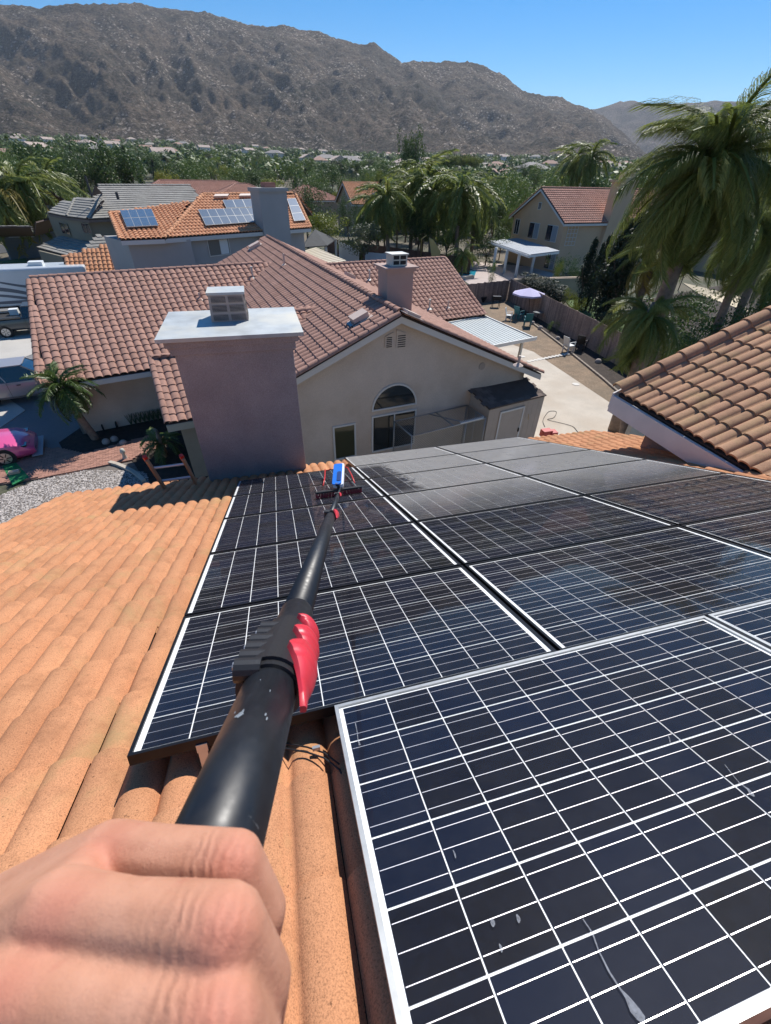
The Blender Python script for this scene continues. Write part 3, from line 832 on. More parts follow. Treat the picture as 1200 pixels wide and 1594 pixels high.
def ground_h(x, y):
    r = math.hypot(x, y); az = math.atan2(x, y)
    if r < 90: return 0.0
    el = prof(az, BASE); top = R0 * math.tan(el) + CAM_Z
    q = min((r - 90) / (R0 - 90), 1.0); return top * (q ** 1.15)
# valley floor: one sheet, flat near the houses and rising toward the foot of the hills
rings = [0.5, 20, 60, 90, 130, 180, 250, 350, 480, 640, 820, 1020, 1240, R0, R0 + 60]
V = []; Fq = []
na = 180
for i, r in enumerate(rings):
    for k in range(na):
        az = 2 * PI * k / na; azc = az if az <= PI else az - 2 * PI
        x, y = r * math.sin(az), r * math.cos(az)
        h = ground_h(x, y) if abs(azc) < AZ1 + .3 else 0
        V.append((x, y, h))
for i in range(len(rings) - 1):
    for k in range(na): Fq.append((i * na + k, (i + 1) * na + k, (i + 1) * na + (k + 1) % na, i * na + (k + 1) % na))
m, nt, b = newmat('valley_ground'); v = pos(nt)
c = mixc(nt, ramp(nt, noise(nt, v, .05, 5), [(.4, 0), (.6, 1)]), (.15, .12, .08), (.05, .065, .03))
c = mixc(nt, ramp(nt, noise(nt, v, 3, 5, .7), [(.4, 0), (.7, .6)]), c, (.16, .135, .105))
nt.links.new(c, b.inputs['Base Color']); b.inputs['Roughness'].default_value = .95; bump(nt, b, noise(nt, v, 4, 5), .4, .03)
gme = fastmesh('ground', V, Fq, m, True); go = link('ground', gme); struct(go)
mb = MB(); mb.quad((-7400, -7400, -1.2), (7400, -7400, -1.2), (7400, 7400, -1.2), (-7400, 7400, -1.2)); struct(mb.build('far_plain', m))

def mountain(name, sky_t, r0, r1, NA, NR, mat, az0, az1, amp, seed, spur):
    V = []
    for i in range(NR + 1):
        q = i / NR
        for k in range(NA + 1):
            az = az0 + (az1 - az0) * k / NA
            rr1 = r1 * (1 + .10 * mnoise.noise(Vector((az * 5, seed, 0))))
            rr0 = r0
            eb = prof(az, BASE) - .004; es = prof(az, sky_t)
            if q <= .8:
                u = q / .8; r = rr0 + (rr1 - rr0) * u
                zb = rr0 * math.tan(eb) + CAM_Z; zt = rr1 * math.tan(max(es, eb)) + CAM_Z
                prof_ = .72 * u + .28 * u ** 2.2
                z = zb + (zt - zb) * prof_
                x, y = r * math.sin(az), r * math.cos(az)
                w = math.sin(min(u * 1.0, 1) * PI) ** .7 if u < 1 else 0
                hgt = max(zt - zb, 1)
                # spurs and gullies running down the face
                sp = mnoise.ridged_multi_fractal(Vector((az * spur + u * 1.3, u * 1.2, seed)), .9, 2.1, 5, 1.0, 2.0)
                z += w * hgt * amp * (sp - 1.2) * .5
                z += w * 22 * fbm(x, y, .004, 5, seed) + w * 24 * (mnoise.ridged_multi_fractal(Vector((x * .0052, y * .0052, seed)), .9, 2.1, 5, 1.0, 2.0) - 1.3)
                z += (.5 + .5 * w) * (15 * fbm(x, y, .016, 6, seed + 3) if u > .02 else 0)
                z += (6 * abs(fbm(x, y, .07, 4, seed + 9)) if u > .04 else 0)
            else:
                u = (q - .8) / .2; r = rr1 + (r1 * .25) * u
                zt = rr1 * math.tan(max(es, eb)) + CAM_Z
                x, y = r * math.sin(az), r * math.cos(az); z = zt * (1 - u) + 6 * fbm(x, y, .018, 4, seed)
            V.append((x, y, z))
    n = NA + 1; Fq = [(i * n + k, i * n + k + 1, (i + 1) * n + k + 1, (i + 1) * n + k) for i in range(NR) for k in range(NA)]
    me = fastmesh(name, V, Fq, mat, True); o = link(name, me); struct(o); return o
def hill_material(name, c_a, c_b, rock, rk):
    m, nt, b = newmat(name); v = pos(nt)
    vs = pos(nt, (1, 1, 1.6))
    c = mixc(nt, ramp(nt, noise(nt, vs, .004, 6, .65), [(.4, 0), (.62, 1)]), c_a, c_b)
    shrub = ramp(nt, noise(nt, vs, .11, 5, .75), [(.42, .35), (.62, 1.3)])
    c = mixc(nt, 1.0, c, shrub, 'MULTIPLY')
    c = mixc(nt, ramp(nt, noise(nt, vs, .03, 6, .8), [(.52, 0), (.6, .75)]), c, (.045, .045, .032))
    reg = ramp(nt, noise(nt, v, .0045, 4, .6), [(.44, 0), (.58, 1)])
    vo = nt.nodes.new('ShaderNodeTexVoronoi'); vo.inputs['Scale'].default_value = .055; vo.inputs['Randomness'].default_value = 1; nt.links.new(vs, vo.inputs[0])
    rk1 = ramp(nt, vo.outputs['Distance'], [(.16, 1), (.30, 0)])
    rk2 = ramp(nt, noise(nt, vs, .075, 6, .85), [(.55, 0), (.63, 1)])
    f = mth(nt, 'MULTIPLY', mth(nt, 'MULTIPLY', mth(nt, 'MAXIMUM', rk1, rk2), reg), rk, True)
    c = mixc(nt, f, c, rock)
    f2 = mth(nt, 'MULTIPLY', ramp(nt, noise(nt, vs, .13, 4, .8), [(.60, 0), (.68, 1)]), .55)
    c = mixc(nt, f2, c, rock)
    nt.links.new(c, b.inputs['Base Color']); b.inputs['Roughness'].default_value = .95; b.inputs['Specular IOR Level'].default_value = .1
    bump(nt, b, noise(nt, vs, .06, 7, .75), 1.0, 14); return m
m_hill = hill_material('burnt_boulder_hillside', (.168, .122, .082), (.080, .066, .046), (.46, .38, .31), 1.0)
m_hill2 = hill_material('distant_hillside', (.17, .13, .10), (.12, .10, .08), (.36, .31, .26), .5)
mountain('mountain_ridge', SKY1, R0 - 30, 2900, NA, 190, m_hill, AZ0, math.radians(40), .24, 2.3, 9.0)
mountain('far_mountain_ridge', SKY2, 4000, 5200, 260, 50, m_hill2, math.radians(-12), math.radians(66), .30, 5.1, 7.0)

def sheet(name, pts, mat, z, kind='structure', par=None):
    mb = MB(); mb.prism([Vector((p.x, p.y, z - .05)) for p in pts], ZV * .05); o = mb.build(name, mat, par)
    if kind: o['kind'] = kind
    return o
def G(*qs, z=0): return [P(x, y, z) for x, y in qs]
m_conc = M('pale_concrete', (.52, .46, .38), .85, var=.14, vs=.9, grain=.12, gs=40, hue=(.46, .39, .31), bmp=.2, bs=30)
m_dirt = M('bare_dirt', (.26, .185, .12), .95, var=.25, vs=1.5, grain=.25, gs=12, bmp=.7, bs=14, bd=.03, hue=(.20, .15, .10))
m_drive_shade = M('shaded_drive_concrete', (.20, .20, .20), .85, var=.1, vs=.7, grain=.1, gs=30)  # shadowed part of the drive: shade is put into this darker colour
m_drive_sun = M('sunlit_drive_concrete', (.50, .47, .42), .85, var=.1, vs=.6, grain=.1, gs=30)  # sunlit part of the drive: sunlight is put into this paler colour
m_street = M('asphalt', (.06, .06, .06), .9, var=.15, vs=.5, grain=.15, gs=30)
m_mulch_shade = M('mulch_and_shade', (.045, .032, .024), .95, var=.4, vs=5, bmp=1, bs=25, bd=.03)  # mulch in the beds, painted shade on the right garden ground
m_lawn = M('lawn_green', (.09, .15, .035), .9, var=.3, vs=1.2, grain=.3, gs=30, bmp=.6, bs=60, bd=.02)
sheet('back_yard_soil', G((640, 470), (795, 445), (870, 500), (1010, 620), (1000, 760), (700, 740), (600, 640)), m_dirt, .02)
sheet('concrete_path', G((745, 520), (830, 549), (957, 634), (1080, 720), (1000, 900), (620, 900), (560, 760), (700, 640)), m_conc, .06)
sheet('front_drive', G((0, 470), (110, 540), (235, 650), (200, 700), (0, 730), (-260, 760), (-300, 470)), m_drive_shade, .02)
sheet('sunlit_drive', G((-300, 480), (0, 487), (60, 480), (70, 545), (0, 572), (-300, 600)), m_drive_sun, .05)
sheet('lower_drive', G((-300, 640), (0, 612), (40, 640), (0, 668), (-300, 710)), m_drive_sun, .05)
sheet('street', G((-500, 420), (0, 395), (90, 385), (60, 375), (0, 372), (-500, 385)), m_street, .05)
sheet('kerb_lawn', G((-300, 425), (0, 408), (40, 403), (45, 413), (0, 425), (-300, 450)), m_lawn, .09)
# ---- brick path, real bricks
m_brickg = M('path_mortar', (.20, .13, .10), .9)
m_brick = M('path_brick', (.36, .185, .135), .85, var=.12, vs=4, island=.16, bmp=.2, bs=60)
bp = G((60, 747), (95, 742), (165, 727), (205, 718), (232, 706), (262, 690), (262, 683), (238, 679), (200, 689), (130, 709), (100, 700), (60, 700), (0, 712), (-60, 730), (-60, 765))
path = sheet('brick_path', bp, m_brickg, .05)
bmB = MB(); bmB.obox((.005, .005, 0), (.20, 0, 0), (0, .095, 0), (0, 0, .045)); protoB = None
pa = hd(62); pb_ = hd(62 - 90); o_ = P(160, 730, .05); nb = 0; bl = []
poly2 = [((q - o_).dot(pa), (q - o_).dot(pb_)) for q in bp]
for i in range(-40, 60):
    for j in range(-40, 60):
        s_, t_ = (i + .5 * (j % 2)) * .21, j * .105
        if inpoly(s_ + .1, t_ + .05, poly2): bl.append(o_ + pa * s_ + pb_ * t_)
def inv_(q): x, y, z = scr(q); return (x < -10 or x > 1210, (q - CAM).length)
bl.sort(key=inv_)
for q in bl[:300]:
    if protoB is None: protoB = bmB.build('brick', m_brick); me_b = protoB.data; oo = protoB; attach(oo, path)
    else: oo = bpy.data.objects.new('brick', me_b); scene.collection.objects.link(oo); attach(oo, path)
    oo.matrix_basis = frame_mat(q + ZV * rnd.uniform(-.006, .003), pa, pb_, ZV)
if bl[300:]:
    rb = MB()
    for q in bl[300:]: rb.obox(q + pa * .005, pa * .2, pb_ * .095, ZV * .045)
    stuff(rb.build('brick_run', m_brick, path))
# ---- gravel bed
m_gravel = M('grey_gravel', (.42, .38, .35), .9, island=.45, var=.1, vs=9)
gpoly = G((-400, 770), (0, 772), (60, 748), (205, 719), (228, 738), (236, 760), (200, 800), (0, 900), (-400, 960))
gb = sheet('gravel_bed', gpoly, M('gravel_soil', (.17, .145, .125), .95, var=.3, vs=6), .03)
V = []; Fq = []; cx_ = [p.x for p in gpoly]; cy_ = [p.y for p in gpoly]; pp = [(p.x, p.y) for p in gpoly]
rg = random.Random(3); n_ = 0
while n_ < 15000:
    x, y = rg.uniform(-13.5, -3), rg.uniform(5, 13.6)
    if not inpoly(x, y, pp): continue
    n_ += 1; r = rg.uniform(.014, .034); a = rg.uniform(0, 6.3); z = .03 + r * .35; o = len(V); tl = rg.uniform(-.4, .4)
    ca, sa = math.cos(a) * r, math.sin(a) * r
    V += [(x + ca * 1.3, y + sa * 1.3, z), (x - sa, y + ca, z + tl * r), (x - ca * 1.2, y - sa * 1.2, z), (x + sa, y - ca, z - tl * r), (x + ca * .2, y + sa * .2, z + r * .75)]
    Fq += [(o, o + 1, o + 4), (o + 1, o + 2, o + 4), (o + 2, o + 3, o + 4), (o + 3, o, o + 4)]
gs = link('gravel', fastmesh('gravel', V, Fq, m_gravel)); stuff(gs)
kb = MB(); kp = G((158, 722), (172, 727), (188, 737), (205, 748), (222, 760)) ; kp = G((174, 721), (186, 724), (198, 729), (210, 735), (220, 742), (228, 750))
for a, b2 in zip(kp, kp[1:]): kb.obox(a, b2 - a, (b2 - a).cross(ZV).normalized() * .14, ZV * .13)
o = kb.build('garden_kerb', m_conc); struct(o)
sheet('planting_bed', G((92, 690), (128, 665), (260, 640), (330, 660), (330, 760), (232, 760), (205, 716), (262, 694), (262, 682), (238, 678), (130, 708), (100, 704)), m_mulch_shade, .035)
# ================================================================ NEIGHBOUR'S SINGLE STOREY HOUSE
def wall_window(par, TL, ax_, w, h, n, fm, gm, fw=.06, mull=(), name='window', sill=False, depth=.05):
    """TL: top-left corner, ax_: unit right vector, n: outward normal"""
    f = MB(); o = TL + n * .002
    f.obox(o - ax_ * 0, ax_ * w, -ZV * fw, n * depth); f.obox(o - ZV * (h - fw), ax_ * w, -ZV * fw, n * depth)
    f.obox(o - ZV * fw, ax_ * fw, -ZV * (h - 2 * fw), n * depth); f.obox(o - ZV * fw + ax_ * (w - fw), ax_ * fw, -ZV * (h - 2 * fw), n * depth)
    for mx in mull: f.obox(o - ZV * fw + ax_ * (w * mx - fw * .35), ax_ * fw * .7, -ZV * (h - 2 * fw), n * depth * .8)
    fo = f.build(name, fm, par)
    g = MB(); g.obox(o + ax_ * fw - ZV * fw + n * .004, ax_ * (w - 2 * fw), -ZV * (h - 2 * fw), n * .01)
    (g.build('pane', gm, fo)); return fo
m_glassd = M('dark_window_glass', (.02, .022, .02), .06, spec=.6, coat=.5)
m_glassg = M('greenish_window_glass', (.05, .048, .02), .08, spec=.5)
m_whitef = M('white_trim', (.62, .60, .56), .55)
m_tileN = tile_material('brown_red_tile', (.36, .205, .155), (.43, .255, .20), (.29, .21, .15), speck=.2, gs=60, mossamt=(.62, .85), ps=1.3)
m_stucN = M('tan_stucco', (.62, .52, .43), .92, var=.07, vs=1.2, grain=.12, gs=40, bmp=.35, bs=35, bd=.01, hue=(.58, .475, .38), dirt=(.44, .35, .27), ds=.45)
m_stucP = M('pink_stucco', (.42, .31, .27), .92, var=.08, vs=1.5, bmp=.35, bs=35, bd=.01)
TILES['n'] = tile_mesh('roof_tile', .30, .36, 1, 6, .075, .035, .03, m_tileN)
TILES['ncap'] = cap_mesh('ridge_tile', .125, .42, m_tileN)
NY = 65.0; RY = -24.3
gd, rdn = hd(NY), hd(RY)
W0 = PD(578, 648, 14.3); PF = W0 - rdn * .38
apR = PV(625, 489, PF, NY); eR = PV(843, 581, PF, NY); gv = eR - apR
eL = Vector((apR.x - gv.x, apR.y - gv.y, eR.z)); far = P(415, 368, apR.z)
lenR = (far - apR)
nh = thing('neighbour_house', 'single storey tan house with brown red tiled roofs, seen just beyond the mauve chimney', 'house', (W0.x, W0.y, 0))
s_main = [eL, apR, far, far + (eL - apR)]; s_right = [apR, eR, far + (eR - apR), far]
rf1 = deck('roof', s_main, nh, m_felt); rf2 = deck('right_slope', s_right, nh, m_felt)
tn = TileSet()
tn.plane(eL, rdn, s_main, .30, .36, 'n'); tn.plane(eR, rdn, s_right, .30, .36, 'n')
tn.caps(apR + rdn * .1, far, .38, 'ncap', ZV, .04)
tn.caps(eL, apR, .36, 'ncap', (eL - apR).cross(rdn).normalized() * (1 if (eL - apR).cross(rdn).z > 0 else -1), .02)
tn.caps(eR, apR, .36, 'ncap', (eR - apR).cross(-rdn).normalized() * (1 if (eR - apR).cross(-rdn).z > 0 else -1), .02)
# barge boards and gable wall
bb = MB()
for e in (eL, eR):
    d = e - apR; bb.obox(apR - ZV * .07 - rdn * .02, d, -ZV * .20, rdn * .035)
bb.obox(apR - ZV * .072 - rdn * .018 - gd * .01, gd * .02, -ZV * .2, rdn * .03)
bb.build('barge_board', m_whitef, nh)
wallp = lambda q: Vector((q.x, q.y, 0))
ap_w = apR + rdn * .38 - ZV * .10; ins = .55
dl = (eL - apR); dr = (eR - apR); kl = 1 - ins / Vector((dl.x, dl.y, 0)).length
wl_, wr_ = ap_w + dl * kl, ap_w + dr * kl
gw = MB(); gw.prism([wallp(wl_), wallp(wr_), wr_, ap_w, wl_], rdn * .25)
back = far - rdn * .4 - apR
gw.obox(wallp(wr_), wallp(back) * 1.0, -gd * .2, ZV * (wr_.z)); gw.obox(wallp(wl_) , wallp(back), gd * .2, ZV * wl_.z)
gwo = gw.build('wall', m_stucN, nh)
nout = Vector((-math.cos(math.radians(NY)), math.sin(math.radians(NY)), 0)); nout = nout if nout.dot(CAM - W0) > 0 else -nout
NB = ap_w.copy()
def onN(x, y): return PV(x, y, NB, NY)
def win_px(tl, tr, bl, **k):
    a, b, c = onN(*tl), onN(*tr), onN(*bl); return wall_window(nh, a, gd, (b - a).length, a.z - c.z, nout, m_whitef, k.pop('gm', m_glassd), **k)
win_px((517, 664), (553, 656), (523, 716), gm=m_glassg)
win_px((578, 648), (648, 635), (580, 704), mull=(.5,))
a, b = onN(578, 641), onN(648, 628); ctr = (a + b) / 2; ctr.z = (a.z + b.z) / 2; rr = (b - a).length / 2
f = MB(); g = MB(); n = 18
ring = lambda r, dd: [ctr + gd * r * math.cos(PI * k / n) + ZV * r * math.sin(PI * k / n) * 1.0 + nout * dd for k in range(n + 1)]
o1, i1 = ring(rr, .002), ring(rr - .06, .002)
for k in range(n): f.prism([o1[k], o1[k + 1], i1[k + 1], i1[k]], nout * .05)
f.obox(ctr - gd * (rr - .06) + nout * .002, gd * 2 * (rr - .06), ZV * .055, nout * .048); fo = f.build('arched_window', m_whitef, nh)
g.prism([q + nout * .004 for q in i1], nout * .008); g.build('pane', m_glassd, fo)
# gable vents
for (x0, y0, x1, y1, x2) in ((599, 524, 612, 517, 0), (617, 513, 633, 519, 1)):
    A_, B_ = onN(x0, y0), onN(x1, y1); bot = onN(x0, 541).z
    fm_ = MB(); wdt = .40; o = A_.copy()
    hL, hR = A_.z - bot, B_.z - bot
    o = Vector((A_.x, A_.y, bot)) + nout * .01
    w_ = (B_ - A_).dot(gd)
    fm_.prism([o, o + gd * w_, o + gd * w_ + ZV * hR, o + ZV * hL], nout * .02)
    vo_ = fm_.build('gable_vent', m_stucN, nh)
    sl_ = MB(); hh_ = min(hL, hR)
    for k in range(6):
        z_ = hh_ * (k + .5) / 6; sl_.obox(o + gd * .05 + ZV * (z_ - .025) + nout * .022, gd * (w_ - .1), ZV * .03, nout * .004)
    sl_.build('louvre_gap', m_dark, vo_)
st = MB(); q = onN(750, 570) + nout * .004; st.tube([q, q + nout * .02], .14, 14); st.build('wall_plate', M('plate_paint', (.40, .34, .29), .8), nh)
# left (garage) wing
zr, ze = 5.2, 2.5
rl, rr_ = P(47, 434, zr), P(405, 411, zr); el_, er_ = P(64, 603, ze), P(236, 576, ze)
wa = (rr_ - rl).normalized(); rr_ = rl + wa * ((rr_ - rl).length + 1.5)
er2 = el_ + (er_ - el_).normalized() * ((rr_ - rl).length + 1.0)
s_w = [el_, er2, rr_, rl]
rf3 = deck('wing_roof', s_w, nh, m_felt); tn.plane(el_, (er_ - el_).normalized(), s_w, .30, .36, 'n')
bk = Vector((-(el_ - rl).x, -(el_ - rl).y, (el_ - rl).z)); s_wb = [rl, rr_, rr_ + bk, rl + bk]
deck('wing_roof_back', s_wb, nh, m_felt); tn.plane(rl + bk, wa, s_wb, .30, .36, 'n')
tn.caps(rl, rr_ - wa * 1.4, .36, 'ncap', ZV, .03)
nw = (er_ - el_).cross(rl - el_).normalized(); nw = nw if nw.z > 0 else -nw
tn.caps(el_ - wa * .05, rl - wa * .05, .36, 'ncap', nw, .02)
fs_ = MB(); fs_.obox(el_ - ZV * .06, (er2 - el_), -ZV * .2, (rl - el_).normalized() * .03); fs_.build('fascia', m_whitef, nh)
ww = MB(); yv = Vector((rl.x - el_.x, rl.y - el_.y, 0)).normalized(); ea = (er_ - el_).normalized()
w0 = Vector((el_.x, el_.y, 0)) + yv * .75 + ea * .45
ww.obox(w0, ea * ((er2 - el_).length - .6), yv * .2, ZV * (ze + .22))
ww.prism([w0, w0 + yv * 10.6, w0 + yv * 10.6 + ZV * (ze + .1), w0 + yv * 5.3 + ZV * (zr - .35), w0 + ZV * (ze + .1)], ea * .2)
ww.build('wing_wall', m_stucN, nh)
pp_ = MB(); q = P(158, 666, 0); pp_.tube([q, q + ZV * 2.55], .045, 8); pp_.build('downpipe', m_whitef, nh)
# porch roof left of the chimney
zr2, ze2 = 3.75, 2.5
pl_, pe_ = P(236, 559, zr2), P(263, 660, ze2); pdir = hd(62)
s_p = [pe_, pe_ + pdir * 2.4, pl_ + pdir * 2.4, pl_]
deck('porch_roof', s_p, nh, m_felt); tn.plane(pe_, pdir, s_p, .28, .33, 'n')
bk = Vector((-(pe_ - pl_).x, -(pe_ - pl_).y, (pe_ - pl_).z)) * .5; s_pb = [pl_, pl_ + pdir * 2.4, pl_ + pdir * 2.4 + bk, pl_ + bk]; deck('porch_roof_back', s_pb, nh, m_felt); tn.plane(pl_ + bk, pdir, s_pb, .28, .33, 'n')
npz = (pdir).cross(pl_ - pe_).normalized(); npz = npz if npz.z > 0 else -npz
tn.caps(pe_ - pdir * .02, pl_ - pdir * .02, .34, 'ncap', npz, .03); tn.caps(pl_, pl_ + pdir * 2.2, .36, 'ncap', ZV, .03)
fs_ = MB(); fs_.obox(pe_ - ZV * .05 - pdir * .1, pdir * 2.5, -ZV * .24, (pl_ - pe_).normalized() * .04); fs_.build('porch_fascia', M('sage_fascia', (.36, .36, .31), .7), nh)
pw = MB(); q = Vector((pe_.x, pe_.y, 0)) + pdir * .28 + yv * .35; pw.obox(q, pdir * 3.5, yv * 3, ZV * (ze2 - .02)); pw.build('porch_wall', M('olive_stucco', (.27, .25, .205), .92, var=.08, bmp=.3, bs=30), nh)
# small cross gable behind the chimney cap
sg = P(503, 482, 4.98); sd2 = hd(62 + 180); ss = Vector((eL.x - apR.x, eL.y - apR.y, 0)).normalized()
fwd = -rdn
s_g = [sg + sd2 * .0, sg + sd2 * 4.2, sg + sd2 * 4.2 + fwd * 2.6 - ZV * 1.1, sg + fwd * 2.6 - ZV * 1.1 + sd2 * .0]
deck('cross_gable_roof', s_g, nh, m_felt); tn.plane(s_g[3], sd2, s_g, .28, .33, 'n'); tn.caps(sg, sg + sd2 * 4, .36, 'ncap', ZV, .03)
# right rear wing
zq, zqe = 4.9, 2.6
ql, qr, qe, qf = P(500, 413.5, zq), P(692, 402, zq), P(686, 501, zqe), P(755, 491, zqe)
qa = (qr - ql).normalized(); qdn = qf - qr; ql0 = ql - qa * 2.0
s_q = [qf, qr, ql0, ql0 + qdn]
rf4 = deck('rear_wing_roof', s_q, nh, m_felt); tn.plane(qf, qa, s_q, .30, .36, 'n'); tn.caps(ql, qr, .36, 'ncap', ZV, .03)
nq = qa.cross(qdn).normalized(); nq = nq if nq.z > 0 else -nq
tn.caps(qf + qa * .03, qr + qa * .03, .36, 'ncap', nq, .02)
bk = Vector((-qdn.x, -qdn.y, qdn.z)); s_qb = [qr, ql0, ql0 + bk, qr + bk]; deck('rear_wing_back', s_qb, nh, m_felt)
rw = MB(); qi = Vector((qf.x, qf.y, 0)) - qa * .5 - Vector((qdn.x, qdn.y, 0)).normalized() * .5
rw.obox(qi, -qa * 9, -Vector((qdn.x, qdn.y, 0)).normalized() * .2, ZV * 2.6); rw.obox(qi, -Vector((qdn.x, qdn.y, 0)) * 1.6, -qa * .2, ZV * 2.6)
rw.build('rear_wing_wall', m_stucN, nh)
# N chimney
nr = (eR - apR).cross(rdn).normalized(); nr = nr if nr.z > 0 else -nr
cbn = PN(602, 474, apR, nr); wch = .98
c_ = MB(); zt_, e_ = 0, 0
o = Vector((cbn.x, cbn.y, cbn.z - 1.0)); dch = .8
ztn = cbn.z + .98
c_.obox(o, gd * wch, rdn * dch, ZV * (ztn - o.z)); c_.obox(Vector((o.x, o.y, ztn)) - gd * .06 - rdn * .06, gd * (wch + .12), rdn * (dch + .12), ZV * .1)
c_.obox(Vector((o.x, o.y, ztn + .1)) - gd * .13 - rdn * .13, gd * (wch + .26), rdn * (dch + .26), ZV * .05)
cho = c_.build('chimney', m_stucP, nh)
c_ = MB(); o2 = Vector((o.x, o.y, ztn + .15)) + gd * .22 + rdn * .12; c_.obox(o2, gd * .56, rdn * .5, ZV * .32); c_.obox(o2 - gd * .04 - rdn * .04 + ZV * .32, gd * .64, rdn * .58, ZV * .04)
co = c_.build('chimney_terminal', m_galv, cho)
c_ = MB()
for i in range(2):
    for j in range(2): c_.obox(o2 + gd * (.05 + .25 * i) + ZV * (.05 + .15 * j) - rdn * .004, gd * .21, ZV * .11, rdn * .003); c_.obox(o2 + rdn * (.05 + .25 * i) + ZV * (.05 + .15 * j) + gd * .564, rdn * .2, ZV * .11, -gd * .003)
c_.build('louvre_gap', m_dark, co)
# roof vents and pipes
nl = (eL - apR).cross(rdn).normalized(); nl = nl if nl.z > 0 else -nl
m_vp = M('vent_pink', (.56, .44, .37), .6)
def roof_vent(px, py, n_, w=.5, P0_=apR, nm='roof_vent', h=.16):
    q = PN(px, py, P0_, n_); d_ = (eL - apR).normalized() if n_ is nl else (eR - apR).normalized()
    c_ = MB(); c_.obox(q - d_ * w / 2 - rdn * w / 2 + n_ * .1, d_ * w, rdn * w * .9, n_ * h); c_.obox(q - d_ * (w / 2 + .1) - rdn * (w / 2 + .1) + n_ * .075, d_ * (w + .2), rdn * (w + .1), n_ * .02)
    return c_.build(nm, m_vp, nh)
roof_vent(561, 500, nl, .55); roof_vent(398, 386, nl, .7); roof_vent(637, 494, nr, .5, h=.08); roof_vent(463, 379, nr, .6); roof_vent(543, 434, nr, .5)
sk = MB(); q = PN(551, 508, apR, nl); d_ = (eL - apR).normalized(); sk.obox(q - d_ * .2 - rdn * .2 + nl * .1, d_ * .36, rdn * .42, nl * .03); sk.build('skylight', M('skylight_glass', (.10, .12, .14), .15), nh)
for (x, y, n_, P0_, h) in ((443, 414, nl, apR, .55), (394, 434, nw, rl, .5), (312, 468, nw, rl, .35), (575, 437, nq, qr, .5), (668, 482, nq, qr, .5), (697, 480, nq, qr, .4), (806, 570, nr, apR, .35)):
    q = PN(x, y, P0_, n_); c_ = MB(); c_.tube([q, q + ZV * h], .045, 8); c_.tube([q + ZV * .03, q + ZV * .1], [.18, .07], 8); 
    if h == .5: c_.tube([q + ZV * h, q + ZV * (h + .06)], .07, 8)
    c_.build('vent_pipe', m_galv if h == .5 else m_vp, nh)
for s_ in (rf1,): tn.emit(s_, 300)

# white metal patio cover at the rear wing
pc = thing('patio_cover', 'white ribbed metal patio cover attached behind the neighbour roof, beside the dirt yard', 'patio cover', P(800, 560, 0))
k1, k2, k3, k4 = P(660, 510, 2.5), P(755, 493, 2.5), P(829, 526, 2.32), P(715, 548, 2.32)
m_wm = M('white_metal', (.43, .465, .45), .4, spec=.5, var=.05, vs=2)
f = MB(); f.prism([k1, k2, k3, k4], -ZV * .02); f.build('cover_sheet', m_wm, pc)
f = MB(); n = 22
for i in range(n + 1):
    q = i / n; a0, a1 = k1.lerp(k2, q), k4.lerp(k3, q); f.obox(a0 + ZV * .002, a1 - a0, (k2 - k1).normalized() * .05, ZV * .014)
f.build('cover_ribs', m_wm, pc)
f = MB(); f.obox(k4 - (k3 - k4) * .0 - ZV * .14, (k3 - k4) * 1.06, (k4 - k1).normalized() * .05, ZV * .18); f.obox(k3 - ZV * .02, k2 - k3, (k3 - k4).normalized() * .06, ZV * .08); f.obox(k1, k2 - k1, ZV * .06, (k1 - k4).normalized() * .05)
f.build('gutter', M('white_gutter', (.75, .74, .70), .5), pc)
for q in (.18, .9):
    b0 = k4.lerp(k3, q) - (k4 - k1).normalized() * .25; f = MB(); f.obox(Vector((b0.x, b0.y, 0)), (k3 - k4).normalized() * .14, (k1 - k4).normalized() * .14, ZV * 2.2); f.build('post', M('post_paint', (.55, .52, .47), .6), pc)

# ---------------------------------------------------------------- shed
m_shed = M('shed_siding', (.45, .37, .30), .8, var=.06, vs=3)
m_shing = M('dark_shingle', (.14, .105, .09), .9, var=.15, vs=4, island=.3, grain=.2, gs=80)
s_fl, s_fr = P(761, 636, 2.3), P(850, 614, 2.3); sdv = rdn
s_bl = PV(732, 606, NB, NY); s_br = PV(818, 589, NB, NY)
sdir = (s_fr - s_fl).normalized(); sw = (s_fr - s_fl).length
sb = Vector((s_bl.x - s_fl.x, s_bl.y - s_fl.y, 0)); zb_ = s_bl.z
shed = thing('garden_shed', 'small tan lean-to shed with dark shingle roof and panel door against the gable wall', 'shed', (s_fl.x, s_fl.y, 0))
f = MB(); o = Vector((s_fl.x, s_fl.y, 0)) + sdir * .05
f.prism([o, o + sb * .98, o + sb * .98 + ZV * (zb_ - .06), o + ZV * 2.24], sdir * (sw - .1)); f.build('wall', m_shed, shed)
g = MB()
for k in range(1, 10): g.obox(o + sdir * ((sw - .1) * k / 10) - sb.normalized() * .006, sdir * .02, -ZV * -2.2, sb.normalized() * .004)
g.build('siding_batten', m_shed, shed)
rp = [s_fl - sb.normalized() * .05, s_fr - sb.normalized() * .05, s_br, s_bl]
dk = deck('roof', rp, shed, m_shing, .05)
up3 = (s_bl - s_fl).normalized(); L3 = (s_bl - s_fl).length; nn3 = sdir.cross(up3); nn3 = nn3 if nn3.z > 0 else -nn3
shm = MB(); shm.obox((0, 0, 0), (.30, 0, 0), (0, .22, -.006), (0, 0, .012)); shp = None
